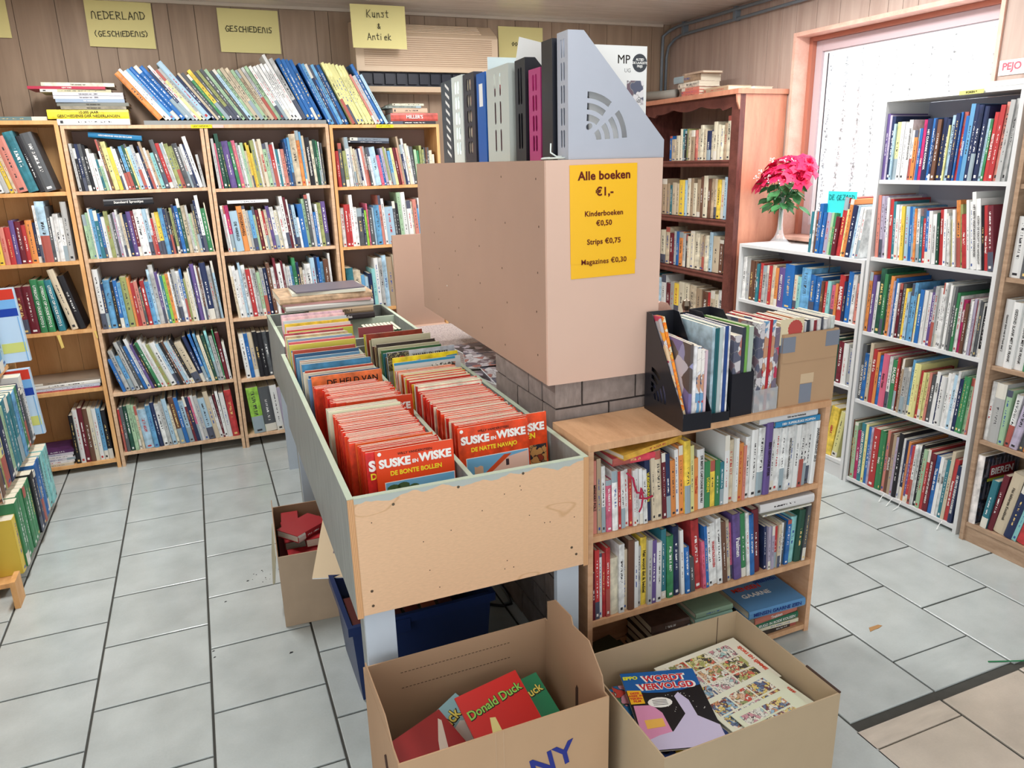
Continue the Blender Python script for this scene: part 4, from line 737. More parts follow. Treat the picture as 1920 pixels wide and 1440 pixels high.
# ================================================================== ISLAND SHELF BOOKS
G9 = 'books in the low beech bookcase in the middle'; P = 'of the middle beech bookcase'
def irow(k, z, x0, x1, toks, lean, clear, titles=None, fill=True, depth=.15):
    a = row('book', 'book', G9, (f'on the {k} {P}' if 'handwritten' not in k else k), (0, 0, z), 'y', x0, x1, toks, lean, clear, inset=.006, maxd=.205, parts=True, titles=titles, depth=depth, fill=fill)
    for o, w, h in a: o.matrix_world = ISL @ o.matrix_world
irow('top shelf', .5985, .020, .912, "sa35.92 tn30.94 wh28.84 pk45.66 wh45.76 rd20.74 wh30.74 wh30.74 rd25.74 wh25.72 wh25.72 wh25.72 wh30.70 nv40.90 be30.84 be50.90 dr30.86 nv34.84 or45.74 wh30.86 or35.90 ye50.96 py30.88 or35.70 wh62.80 gn42.62 ye38.62 gn38.62 tl32.58 wh40.92 be50.84 wh25.86 or42.78 sa25.74 wh45.84 wh60.92 wh60.93 pu60.98 wh42.88 wh42.87 wh42.87 wh42.88 wh40.88 wh40.87 wh42.87 wh42.88 wh42.88 wh44.88", ((0, 1), (.1, 2), (.35, 4), (.6, 2), (1, -2)), .262,
     {13: ('VLIEGENDUIVEN', 'y', .6), 23: ('Toneel Thuis', 'r', .7), 24: ('DE BESTE CARTOONS VAN NU', 'k', .85, 1), 25: ('LOEKEN', 'y', .6), 47: ('JAAROVERZICHT 2013', 'k', .6, 1, .62), 41: ('HISTORISCH NIEUWE KANSEN', 'k', .7), 37: ('EEN GEWONE STER', 'k', .5), 0: ('MEINDERT POLZ', 'k', .6, 1, .5)})
irow('middle shelf', .3005, .020, .700, "dr20.62 rd32.90 wh22.84 rd22.84 rd30.90 cr64.74 wh40.90 be32.80 br48.92 wh30.88 gy22.80 ye46.90 gy32.86 pu34.84 wh42.80 tl38.94 gn52.84 nv46.94 wh26.88 bl42.64 dg34.48 rd62.96 pk26.66 bl24.86 wh34.84 wh38.86 wh40.92 br38.86 be32.86 pk26.80 pu64.92 gn46.90 wh26.90 bl42.86 dr58.90", ((0, 1), (.4, 1), (.6, 6), (1, 6)), .272,
     {11: ('Het woord dat ik bedoel', 'k', .9), 8: ('', 'k', .5), 5: ('', 'k', .3), 30: ('Psalmen', 'w', .5), 25: ('WANTROUWEN', 'r', .6)})
irow('beneath the lying white handwritten book', .3005, .702, .905, "nv22.62 lp24.62 lp24.62 rd24.60 be26.62 wh22.62 dg26.62 bl34.64 aq56.66 dn60.74 dg30.78", ((0, 4), (.5, 0), (1, -3)), .272, titles=None)
ptI = lambda x, y, z: tuple(ISL @ Vector((x, y, z)))
flat_book('flat_book', 'book', 'red topped white notebook lying on the leftmost books of the top shelf', ptI(.165, .012, .5985+.2125), R(1), .15, .19, .024, (222, 60, 80), tilt=R(1))
b = MB(); pts = [(.13, -.004, .79), (.15, -.008, .77), (.155, -.010, .745), (.165, -.008, .72), (.19, -.01, .715), (.178, -.012, .735), (.175, -.01, .70), (.2, -.012, .695), (.22, -.012, .70)]
b.tube([ptI(*p) for p in pts], .0035, 6); b.tube([ptI(*p) for p in [(.178, -.012, .73), (.185, -.012, .70), (.18, -.012, .67), (.172, -.012, .655)]], .003, 6); o = b.build('ribbon_bow', M_INKR if False else plain('wine_ribbon', (170, 40, 70), .6), smooth=True); tag(o, 'wine red ribbon bow hanging before the white booklets on the top shelf', 'ribbon')
o = flat_book('flat_book', 'book', 'yellow and green football book lying askew on the top shelf books', ptI(.235, .012, .5985+.2405), R(12), .245, .165, .018, (236, 176, 52), tilt=R(-2))
flat_book('flat_book', 'book', 'blue joke book titled MOPPEN lying on the white series', ptI(.805, .008, .5985+.2345), R(0), .19, .19, .019, (40, 140, 200), title='1001 SUPERLEUKE MOPPEN', tcol=M_INKW)
flat_book('flat_book', 'book', 'white book lying above the blue joke book, just under the shelf top', ptI(.765, .010, .5985+.2542), R(0), .245, .19, .0225, (220, 222, 224), title='Gids van het Nederlands', tcol=M_INKK, toff=.03, tsize=.35)
zz = .3005+.205
flat_book('flat_book', 'book', 'curled magazine with colourful cover under the white handwritten book', ptI(.79, .006, zz+.010), R(-4), .20, .17, .006, (228, 226, 206), tilt=R(-3))
o = flat_book('flat_book', 'book', 'thick white book with handwritten cover lying on the middle shelf books', ptI(.785, .004, zz+.0245), R(-3), .225, .165, .032, (226, 226, 226), tilt=R(-1))
handwriting('pen_lettering', [('Loesje', .03)], .13, .003, M_INKK, o, Matrix.Translation((-.0012, .07, .12)) @ Matrix(((0, 0, -1, 0), (0, 1, 0, 0), (1, 0, 0, 0), (0, 0, 0, 1))) , 3)
# bottom shelf of the island
flat_book('flat_book', 'book', 'dark book titled GENOOTSCHAP DE KIKKER lying on the lowest beech shelf', ptI(.128, .03, .0305), R(0), .20, .15, .03, (52, 58, 40), tilt=0, title='GENOOTSCHAP DE KIKKER', tcol=M_INKW)
flat_book('flat_book', 'book', 'dark olive book below shelf level beside the frog book', ptI(.135, .035, .061), R(12), .17, .14, .025, (70, 72, 50))
z = .0305
for i in range(5):
    flat_book('flat_book', 'book', f'{"dark brown bound volume, " + ["lowest","second","third","fourth","topmost"][i]} of the brown pile on the lowest beech shelf', ptI(.345+.004*(i % 2), .04, z), R(3-i), .15, .16, .030, (84, 58, 48), group='brown volumes on the lowest beech shelf'); z += .0305
z = .0305
for i, rgb in enumerate([(120, 124, 96), (126, 130, 100), (104, 132, 118), (116, 138, 128), (98, 146, 146), (92, 142, 150), (112, 150, 132), (126, 158, 130)]):
    flat_book('flat_book', 'book', f'green grey paperback, {ORD[i]} from the bottom of the pale pile beside the brown volumes', ptI(.505+.003*(i % 3), .014+.002*(i % 2), z), R((i % 3)-1), .155, .17, .021, rgb, group='grey green paperbacks on the lowest beech shelf'); z += .0215
z = .0305
for i, (rgb, t, L_, tt, lab) in enumerate([((60, 50, 44), .016, .17, '', 'dark brown slim book at the very bottom of the right pile'), ((216, 208, 178), .014, .19, '', 'cream slim book in the pile under the MENSEN book'), ((38, 120, 84), .024, .20, 'JEUGD IN RODE KOUSEN', 'green book in the pile under the MENSEN book'),
    ((206, 112, 90), .026, .20, 'Trekken', 'salmon book in the pile under the MENSEN book'), ((228, 226, 220), .016, .22, '', 'white slim book in the pile under the MENSEN book')]):
    flat_book('flat_book', 'book', lab, ptI(.80-.005*i, .012, z), R((2, -2, 1, 3, -1)[i]), L_, .17, t, rgb, title=tt or None, tcol=M_INKW); z += t+.0006
o = flat_book('flat_book', 'book', 'large blue sky book titled MENSEN GAARNE ZIEN topping the right pile', ptI(.765, -.012, z), R(-2), .245, .21, .032, (84, 148, 206), title='MENSEN GAARNE ZIEN', tcol=plain('deep_blue_ink', (24, 50, 130), .5))
Mc = Matrix.Translation((-.0012, .13, .122)) @ Matrix(((0, 0, -1, 0), (0, 1, 0, 0), (1, 0, 0, 0), (0, 0, 0, 1)))
def top_text(name, s, size, mat, o, y, zc, fit=None, ang=0, bold=.02, th=None):
    # lettering on the upper face of a flat book: local x=-0 side; local z runs along its length
    Mm = Matrix(((0, 0, -1, -.0014), (0, 1, 0, y), (1, 0, 0, zc), (0, 0, 0, 1))) @ Matrix.Rotation(R(ang), 4, 'Z')
    return text(name, s, size, mat, o, Mm, bold=bold, fit=fit)
top_text('cover_title', 'MENSEN', .04, plain('cover_red_ink', (214, 60, 48), .5), o, .13, .085, .12); top_text('cover_title', 'GAARNE', .04, M_INKW, o, .085, .095, .12); top_text('cover_title', 'SPREEUWEN', .03, plain('deep_blue_ink2', (30, 70, 150), .5), o, .15, .185, .1)
for k_ in range(3):
    flat_book('flat_book', 'book', f'dark slim volume, {ORD[k_]} from below in the middle gap of the lowest beech shelf', ptI(.655, .035, .0305+k_*.0305), R(2*k_), .09, .16, .03, [(50, 54, 60), (96, 104, 96), (60, 66, 54)][k_], group='slim volumes in the middle gap')

# ================================================================== PILLAR, LEDGE, DISPLAY BOX
M_BRICK = plain('rough_grey_brown_brick', (146, 134, 128), .95, .1, bump=1.0, bscale=38, var=.4); M_MORTAR = plain('dark_mortar', (62, 54, 52), .95)
pil = empty('brick_pillar', (.985, 2.062, 0)); tag(pil, 'grey brown brick pillar carrying the brown display box', 'pillar')
PW, PD, PHH = .40, .52, 1.018
bx('mortar_core', (.006, PW-.006, .006, PD-.006, 0, PHH-.001), M_MORTAR, pil)
bm_ = MB(); bm_.box(0, .2, 0, .095, 0, .0565); o = bm_.build('brick', M_BRICK); BR = o.data; bpy.data.objects.remove(o)
r = random.Random(4)
def brick(parent, x, y, z, w, d, h=.0565):
    o = bpy.data.objects.new('brick', BR); COL.objects.link(o); o.parent = parent; o.location = (x, y, z); o.scale = (w/.2, d/.095, h/.0565); return o
nc = 10; ch_ = .104
for k in range(nc):
    z = .002+k*ch_; hh = min(ch_-.007, PHH-.001-z)
    if k % 2 == 0:
        for (a, w) in ((0, .193), (.2, .2)): brick(pil, a, r.uniform(-.002, .002), z, w, .095, hh)
        for (a, w) in ((.102, .205), (.314, .206)): brick(pil, r.uniform(-.002, .002), a, z, .095, w, hh)
    else:
        for (a, w) in ((0, .093), (.10, .193), (.30, .1)): brick(pil, a, r.uniform(-.002, .002), z, w, .095, hh)
        for (a, w) in ((.102, .1), (.209, .205), (.421, .099)): brick(pil, r.uniform(-.002, .002), a, z, .095, w, hh)
# ledge behind the pillar
led = empty('stone_ledge', (.985, 2.60, 0)); tag(led, 'low brick ledge with a speckled stone slab holding magazines behind the pillar', 'ledge')
def speckle(name, base, dark, sc=300):
    m, nt, b = nodes_of(name); n = nt.nodes.new('ShaderNodeTexVoronoi'); n.inputs['Scale'].default_value = sc; tc = nt.nodes.new('ShaderNodeTexCoord'); nt.links.new(tc.outputs['Object'], n.inputs['Vector'])
    r_ = nt.nodes.new('ShaderNodeValToRGB'); r_.color_ramp.elements[0].color = lin(dark)+(1,); r_.color_ramp.elements[1].color = lin(base)+(1,); r_.color_ramp.elements[0].position = .2; r_.color_ramp.elements[1].position = .55
    sp = nt.nodes.new('ShaderNodeSeparateColor'); nt.links.new(n.outputs['Color'], sp.inputs[0]); nt.links.new(sp.outputs[0], r_.inputs[0]); nt.links.new(r_.outputs[0], b.inputs['Base Color']); b.inputs['Roughness'].default_value = .35; return m
bx('slab', (-.005, .62, 0, 1.35, .80, .84), speckle('terrazzo', (186, 176, 172), (120, 106, 108)), led)
bx('mortar_core', (.012, .60, .012, 1.33, 0, .7995), M_MORTAR, led)
for k in range(13):
    for j in range(7):
        y0 = .01+j*.192-(.096 if k % 2 else 0); y1 = min(y0+.185, 1.335); y0 = max(y0, .01)
        if y1-y0 > .03: brick(led, .0, y0, .004+k*.0612, .011, y1-y0, .0545)
mgm = [art_material('magazine_print_dark', [(60, 56, 66), (110, 104, 116), (196, 190, 200), (90, 60, 66), (40, 40, 50), (150, 120, 110)], 26, .004, (.15, .14, .16)),
       art_material('magazine_print_light', [(210, 206, 210), (170, 160, 166), (230, 228, 230), (120, 100, 110), (186, 120, 110), (96, 100, 120)], 30, .003, (.3, .3, .3))]
def sheet_thing(kind, cat, label, loc, rot, w, h, t, cover, back=None, group=None):
    """a magazine lying in its local xy plane: page block with a printed cover on top"""
    e = empty(kind, loc, rot); bx('pages', (-w/2+.001, w/2-.001, -h/2+.001, h/2-.001, .0008, t-.0008), M_PAPERW, e)
    bx('back_cover', (-w/2, w/2, -h/2, h/2, 0, .0007), back or M_PAPERW, e); bx('front_cover', (-w/2, w/2, -h/2, h/2, t-.0007, t), cover, e); tag(e, label, cat, group); return e
for i, (x, y, rz, z, c, lab) in enumerate([(1.12, 2.78, 12, .8405, 0, 'dark magazine nearest the pillar on the stone ledge'), (1.13, 3.06, -16, .8475, 1, 'pale magazine further back on the stone ledge'), (1.14, 2.80, -6, .8475, 1, 'magazine lying on top of the dark one on the stone ledge'), (1.18, 3.28, 5, .8405, 0, 'furthest dark magazine on the stone ledge')]):
    sheet_thing('magazine', 'magazine', lab, (x, y, z), (0, 0, R(rz)), .21, .28, .006, mgm[c])
# display box
BXZ0, BXZ1 = 1.0195, 1.700
M_EDGEB = plain('box_edge_strip', (196, 178, 156), .5)
box = empty('display_box', (.957, 2.052, BXZ0), (0, 0, R(-1.5))); tag(box, 'large brown wooden box on the brick pillar carrying the yellow price list', 'box')
BW, BD, BH = .392, 1.53, BXZ1-BXZ0
bx('front_panel', (0, BW, 0, .012, 0, BH), M_MDF_LIT, box); bx('left_panel', (0, .012, .0122, BD-.0122, 0, BH), M_MDF, box); bx('right_panel', (BW-.012, BW, .0122, BD-.0122, 0, BH), M_MDF, box); bx('rear_panel', (0, BW, BD-.012, BD, 0, BH), M_MDF, box)
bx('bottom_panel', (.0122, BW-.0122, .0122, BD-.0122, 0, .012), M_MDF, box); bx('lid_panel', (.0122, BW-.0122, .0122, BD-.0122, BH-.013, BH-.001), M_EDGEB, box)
M_HOLE = plain('nail_hole', (70, 52, 44), .8)
r = random.Random(12)
for i in range(22):
    y, z = .08+.29*(i % 5)+r.uniform(-.03, .03), .07+.14*(i//5)+r.uniform(-.03, .03); bx('nail_hole', (-.0006, .0, y, y+.004, z, z+.006), M_HOLE, box)
sc_ = bx('nail_scuff', (-.0006, 0, 1.10, 1.106, .16, .166), M_PAPERW, box)
# yellow price list taped to its front
pl = empty('price_list', (0, 0, 0)); pl.matrix_world = box.matrix_world if False else Matrix.Translation((.957, 2.052, BXZ0)) @ Matrix.Rotation(R(-1.5), 4, 'Z') @ Matrix.Translation((.078, -.0005, .330)) @ Matrix.Rotation(R(-.6), 4, 'Y')
tag(pl, 'yellow laminated price list Alle boeken taped to the display box front', 'sign')
LW, LH = .226, .335
bx('upper_sheet', (0, LW, -.0022, -.0012, .045, LH), M_YELLOW, pl); bx('lower_sheet', (.001, LW-.003, -.0011, -.0003, 0, .06), M_YELLOW, pl)
M_PINK = plain('maroon_print', (96, 22, 10), .5)
F = lambda x, z: Matrix.Translation((x, -.0030, z)) @ Matrix.Rotation(R(90), 4, 'X')
for s, sz, z, fit in (('Alle boeken', .036, .302, .176), ('€1,-', .034, .255, .09), ('Kinderboeken', .022, .192, .133), ('€0,50', .022, .163, .08), ('Strips €0,75', .0225, .108, .117), ('Magazines €0,30', .0225, .048, .158)):
    text('printed_line', s, sz, M_PINK, pl, F(LW*.5+(.002 if z > .2 else 0), z), bold=.026 if sz > .03 else (.008 if 'Mag' in s else .018), fit=fit, space=1.04)

# ================================================================== COMICS BIN
TZ1, TZ0 = .88, .535
bin_ = empty('comics_bin', (.262, 1.79, 0), (0, 0, R(-.6))); tag(bin_, 'two-row wooden comics bin on painted legs in the foreground', 'bin')
TW, TD = .697, 1.70
M_PLY = None
def ply_front():
    m, nt, b = nodes_of('birch_plywood_front'); N = nt.nodes; L = nt.links; tc = N.new('ShaderNodeTexCoord'); mp = N.new('ShaderNodeMapping'); mp.inputs['Scale'].default_value = (1.1, 1, 5); mp.inputs['Rotation'].default_value = (0, .28, 0); L.new(tc.outputs['Object'], mp.inputs[0])
    w = N.new('ShaderNodeTexNoise'); w.inputs['Scale'].default_value = 2.2; w.inputs['Detail'].default_value = 1; w.inputs['Distortion'].default_value = .8; L.new(mp.outputs[0], w.inputs['Vector'])
    ring = math_node(nt, 'ABSOLUTE', math_node(nt, 'SUBTRACT', math_node(nt, 'FRACT', math_node(nt, 'MULTIPLY', w.outputs['Fac'], 2.2)), .5))
    r_ = N.new('ShaderNodeValToRGB'); e = r_.color_ramp.elements; e[0].position = 0; e[0].color = lin((220, 174, 130))+(1,); e[1].position = .035; e[1].color = lin((238, 196, 156))+(1,); L.new(ring, r_.inputs[0])
    n2 = N.new('ShaderNodeTexNoise'); n2.inputs['Scale'].default_value = 60; n2.inputs['Detail'].default_value = 5; L.new(mp.outputs[0], n2.inputs['Vector'])
    mx = N.new('ShaderNodeMix'); mx.data_type = 'RGBA'; mx.blend_type = 'MULTIPLY'; mx.inputs[0].default_value = .25; L.new(r_.outputs[0], mx.inputs[6]); L.new(n2.outputs['Fac'], mx.inputs[7])
    # smear of green grey paint along the top edge
    sep = N.new('ShaderNodeSeparateXYZ'); L.new(tc.outputs['Object'], sep.inputs[0]); n3 = N.new('ShaderNodeTexNoise'); n3.inputs['Scale'].default_value = 14; L.new(tc.outputs['Object'], n3.inputs['Vector'])
    sm = math_node(nt, 'GREATER_THAN', math_node(nt, 'MULTIPLY_ADD', n3.outputs['Fac'], .055, sep.outputs[2]), TZ1+.014)
    mx2 = N.new('ShaderNodeMix'); mx2.data_type = 'RGBA'; L.new(sm, mx2.inputs[0]); L.new(mx.outputs[2], mx2.inputs[6]); mx2.inputs[7].default_value = lin((178, 186, 180))+(1,)
    L.new(mx2.outputs[2], b.inputs['Base Color']); b.inputs['Roughness'].default_value = .5; return m
M_PLYF = ply_front()
def ply_edge():
    m, nt, b = nodes_of('plywood_layers'); N = nt.nodes; L = nt.links; tc = N.new('ShaderNodeTexCoord'); sep = N.new('ShaderNodeSeparateXYZ'); L.new(tc.outputs['Object'], sep.inputs[0])
    f = math_node(nt, 'FRACT', math_node(nt, 'MULTIPLY', sep.outputs[0], 240)); r_ = N.new('ShaderNodeValToRGB'); r_.color_ramp.interpolation = 'CONSTANT'; e = r_.color_ramp.elements; e[0].color = lin((222, 176, 128))+(1,); e[1].position = .5; e[1].color = lin((190, 138, 92))+(1,); L.new(f, r_.inputs[0]); L.new(r_.outputs[0], b.inputs['Base Color']); return m
M_PLYE = ply_edge()
bx('front_panel', (.0185, TW-.0185, 0, .016, TZ0, TZ1-.002), M_PLYF, bin_); bx('front_top_edge', (.0185, TW-.0185, 0.0, .016, TZ1-.0018, TZ1), M_EDGE, bin_)
bx('left_panel', (.0015, .018, .0025, TD, TZ0-.006, TZ1-.002), M_GREYPAINT, bin_); bx('left_top_edge', (.0015, .018, .0025, TD, TZ1-.0018, TZ1), M_EDGE, bin_); bx('plywood_edge', (.0015, .018, 0, .0023, TZ0-.006, TZ1-.002), M_PLYE, bin_)
bx('right_panel', (TW-.018, TW-.0015, .0025, TD, TZ0-.006, TZ1-.002), M_GREYPAINT, bin_); bx('right_top_edge', (TW-.018, TW-.0015, .0025, TD, TZ1-.0018, TZ1), M_EDGE, bin_); bx('plywood_edge', (TW-.018, TW-.0015, 0, .0023, TZ0-.006, TZ1-.002), M_PLYE, bin_)
bx('divider', (.342, .356, .0165, TD-.017, TZ0+.03, TZ1-.012), M_GREYPAINT, bin_); bx('divider_edge', (.342, .356, .0165, TD-.017, TZ1-.0118, TZ1-.010), M_EDGE, bin_)
bx('rear_panel', (.0185, TW-.0185, TD-.016, TD, TZ0, TZ1-.002), M_GREYPAINT, bin_); bx('floor_panel', (.0185, TW-.0185, .0165, TD-.0165, .626, .642), M_GREYPAINT, bin_)
M_LEG = plain('pale_blue_grey_paint', (188, 198, 208), .45, var=.05, bscale=12)
for (xa, xb, ya) in ((.022, .105, .018), (.60, .672, .018), (.022, .09, TD-.10), (.60, .672, TD-.10)):
    bx('leg', (xa, xb, ya, ya+.022, 0, .5345 if ya < 1 else .5345), M_LEG, bin_); bx('leg_return', (xa-.0 if xa < .3 else xb-.02, xa+.02 if xa < .3 else xb, ya+.0225, ya+.085, 0, .5345), M_GREYPAINT, bin_)
for (x, z) in ((.045, .56), (.045, .605), (.655, .575), (.64, .60), (.30, .86), (.12, .845), (.49, .865)):
    b = MB(); b.lathe([(0, 0), (.0042, 0), (.0036, .0012), (0, .0014)], 10); b.build('screw', M_STEEL, bin_, (x, 0, z), (R(90), 0, 0))
r = random.Random(3)
for i in range(16): x, z = r.uniform(.05, .65), r.uniform(.56, .85); bx('pin_mark', (x, x+.0028, -.0006, 0, z, z+.0026), M_HOLE, bin_)
# rear bin behind it
rb = empty('rear_bin', (.300, 3.515, 0)); tag(rb, 'second pale green edged bin standing behind the comics bin', 'bin')
for (a, c_, d_, e_) in ((0, .016, 0, .86), (.648, .664, 0, .86), (.0165, .6475, 0, .016), (.0165, .6475, .844, .86)):
    bx('side_board', (a, c_, d_, e_, .56, .905), M_GREYPAINT, rb); bx('board_edge', (a, c_, d_, e_, .9052, .907), M_EDGE, rb)
bx('floor_panel', (.0165, .6475, .0165, .8435, .60, .615), M_GREYPAINT, rb); bx('cross_board', (.0165, .6475, .52, .535, .616, .90), M_EDGE, rb)
for (xa, ya) in ((.02, .02), (.58, .02), (.02, .76), (.58, .76)): bx('leg', (xa, xa+.06, ya, ya+.03, 0, .5595), M_LEG, rb)

# ------------------------------------------------------------------ comics
RED = [(222, 62, 30), (214, 52, 34), (226, 74, 36), (206, 44, 34), (218, 66, 40)]
def comic_geo(w, h, t):
    t = t*.97
    """local x = width from the spine, y = thickness (cover at y=0), z = height"""
    c = MB(); k = .0006
    c.box(0, w, 0, k, 0, h, 0); c.box(0, w, t-k, t, 0, h, 0); c.box(0, .0012, k, t-k, 0, h, 0)
    p = MB(); p.box(.0013, w-.003, k, t-k, .001, h-.0002, 0); return c, p
def comic(x, y, z, w, h, t, rgb, lean=9, yaw=0, label='', group=None, roll=0, kind='comic_book', parts=True):
    c, p = comic_geo(w, h, t); o = c.build(kind, COVER_BLANK); o.color = tuple(v*rnd.uniform(.93, 1.05) for v in lin(rgb))+(1,)
    p.build('page_block', PAGES, o); o.location = (x, y, z+.0008+w*abs(math.sin(R(roll)))+t*math.sin(R(abs(lean)))); o.rotation_euler = (-R(lean), R(roll), R(yaw)); tag(o, label, 'comic', group); return o
FZ = .6425
LANDSCAPE = {}
def on_cover(o, name, s, size, mat, x, z, bold=.03, fit=None, ang=0, dy=0, align='CENTER', shear=0):
    return text(name, s, size, mat, o, Matrix.Translation((x, -.0009-dy, z)) @ Matrix.Rotation(R(90), 4, 'X') @ Matrix.Rotation(R(ang), 4, 'Z'), bold=bold, fit=fit, align=align, shear=shear)
def patch(o, name, poly, mat, dy=.0004, th=.0003):
    b = MB(); b.prism(poly, 'y', -dy-th, -dy); return b.build(name, mat, o, fixn=True)
C_ = lambda n, rgb: plain('print_'+n, rgb, .4)
def red_cover(o, w, h, sub, scene_kind):
    on_cover(o, 'author_line', 'WILLY VANDERSTEEN', .011, M_INKK, w*.5, h*.945, bold=0.0, fit=.10)
    on_cover(o, 'series_title', 'SUSKE', .035, M_INKW, w*.235, h*.865, bold=.05, fit=w*.40); on_cover(o, 'series_title', 'EN', .014, M_INKW, w*.495, h*.852, bold=.04, fit=.02); on_cover(o, 'series_title', 'WISKE', .040, M_INKW, w*.755, h*.872, bold=.05, fit=w*.43)
    on_cover(o, 'story_title', sub, .024, M_INKY, w*.5, h*.765, bold=.03, fit=w*.66)
    b = MB(); b.lathe([(0, 0), (.0055, 0), (0, .0003)], 12); b.build('number_disc', M_INKW, o, (.012, -.0004, h*.965), (R(90), 0, 0))
    x0, x1, z0, z1 = w*.10, w*.985, .012, h*.68
    patch(o, 'picture_frame', [(x0-.002, z0-.002), (x1+.002, z0-.002), (x1+.002, z1+.002), (x0-.002, z1+.002)], M_INKW, .0002, .0002)
    patch(o, 'picture_sky', [(x0, z0), (x1, z0), (x1, z1), (x0, z1)], C_('sky', (116, 184, 226)), .0005, .0002)
    if scene_kind == 'tree':
        patch(o, 'picture_ground', [(x0, z0), (x1, z0), (x1, z0+.05), (x0+.06, z0+.10), (x0, z0+.115)], C_('grass', (96, 150, 84)), .0008, .0002)
        g = C_('foliage', (72, 104, 66)); tk = C_('trunk', (92, 84, 74))
        for tx in (x0+.018, x0+.05): patch(o, 'picture_trunk', [(tx, z0+.06), (tx+.009, z0+.06), (tx+.011, z1-.03), (tx+.002, z1-.03)], tk, .0011, .0002)
        for (cx, cz, rr) in ((x0+.022, z1-.02, .019), (x0+.05, z1-.016, .017), (x0+.08, z1-.024, .015), (x0+.035, z1-.038, .016)):
            cz = min(cz, z1-rr*.75-.001); cx = max(cx, x0+rr); patch(o, 'picture_leaves', [(cx+rr*math.cos(t_*.52)*(1+.12*(t_ % 2)), cz+rr*.7*math.sin(t_*.52)) for t_ in range(12)], g, .0014, .0002)
        for i, (cx, col_) in enumerate(((x0+.105, (232, 212, 190)), (x0+.125, (236, 214, 60)), (x0+.145, (226, 120, 50)), (x0+.16, (40, 60, 140)))):
            patch(o, 'picture_ball', [(cx+.009*math.cos(t_*.63), z1-.034+.009*math.sin(t_*.63)) for t_ in range(10)], C_('ball%d' % i, col_), .0014, .0002)
    else:
        patch(o, 'picture_ground', [(x0, z0), (x1, z0), (x1, z0+.06), (x0, z0+.045)], C_('sand', (214, 186, 140)), .0008, .0002)
        patch(o, 'picture_wall', [(x0+.06, z0+.04), (x1-.001, z0+.04), (x1-.001, z1-.004), (x0+.11, z1-.016), (x0+.06, z1-.05)], C_('stone', (240, 206, 190)), .0011, .0002)
        patch(o, 'picture_roof', [(x0+.045, z1-.06), (x0+.12, z1-.004), (x0+.145, z1-.004), (x0+.06, z1-.065)], C_('roof', (214, 84, 44)), .0014, .0002)
        patch(o, 'picture_tower', [(x0+.022, z0+.06), (x0+.05, z0+.06), (x0+.05, z1-.03), (x0+.042, z1-.026), (x0+.03, z1-.03), (x0+.022, z1-.026)], C_('tower', (222, 190, 160)), .0014, .0002)
        patch(o, 'picture_arch', [(x1-.055, z0+.05), (x1-.02, z0+.05), (x1-.02, z0+.10), (x1-.037, z0+.118), (x1-.055, z0+.10)], C_('arch', (130, 110, 100)), .0014, .0002)
        patch(o, 'picture_window', [(x1-.075, z1-.04), (x1-.065, z1-.04), (x1-.065, z1-.02), (x1-.075, z1-.02)], C_('pane', (60, 50, 60)), .0014, .0002)
        for i, (dx, col_) in enumerate(((.014, (150, 60, 40)), (.05, (180, 186, 190)), (.075, (170, 176, 184)), (.115, (236, 230, 226)), (.135, (236, 196, 60)), (.155, (204, 70, 50)))):
            cx = x0+dx; patch(o, 'picture_patch', [(cx-.008, z0+.01), (cx+.008, z0+.012), (cx+.007, z0+.05), (cx, z0+.062), (cx-.008, z0+.048)], C_('blob%d' % i, col_), .0016, .0002)
def comic_run(n, y0, y1, x, w, h, cols, lab, grp, lean=(10, 10), t=None, xj=.005, hj=.0014, z=FZ):
    out = []
    for i in range(n):
        f = i/max(1, n-1); rgb = cols[i % len(cols)] if not callable(cols) else cols(i)
        tt = (t or (y1-y0)/n*.93)
        out.append(comic(x+rnd.uniform(-xj, xj), y0+(y1-y0)*i/n, z, w+rnd.uniform(-.003, .003), h+rnd.uniform(-hj, hj), tt, rgb, lean[0]+(lean[1]-lean[0])*f, 0, ORD[i]+' '+lab+', counted from the front', grp))
    return out
# --- left row, front block
g1 = 'red comics packed in the front left of the bin'
o = comic(.372, 1.935-.028, FZ, .226, .300, .006, (230, 72, 28), 5, 0, 'foremost red comic of the left row, yellow story title over a tree picture'); red_cover(o, .226, .300, 'DE BONTE BOLLEN', 'tree')
o = comic(.347, 1.935-.0195, FZ, .222, .297, .006, (214, 40, 40), 5, 0, 'crimson comic sticking out left directly behind the foremost left comic'); on_cover(o, 'series_title', 'S', .04, M_INKW, .016, .255, bold=.05); on_cover(o, 'story_title', 'D', .025, M_INKY, .018, .225, bold=.03)
comic_run(8, 1.928, 1.985, .342, .222, .297, RED, 'red comic of the slim batch behind the front left pair', g1, (5, 5))
o = comic(.335, 1.990, FZ, .228, .300, .006, (228, 92, 34), 5, 0, 'orange comic with dotted border titled DENKSPORT behind the front batch'); on_cover(o, 'border', '...........................', .02, M_INKY, .115, .292, bold=.02, fit=.22); on_cover(o, 'author_line', 'DENKSPORT', .012, M_INKK, .13, .275, bold=0)
comic_run(34, 1.998, 2.285, .322, .226, .302, RED, 'red comic of the long front left run in the bin', g1, (5, 5))
comic_run(6, 2.287, 2.335, .312, .232, .308, [(226, 224, 200), (214, 60, 40), (206, 204, 180)], 'taller cream topped comic closing the front left run', g1, (5, 5))
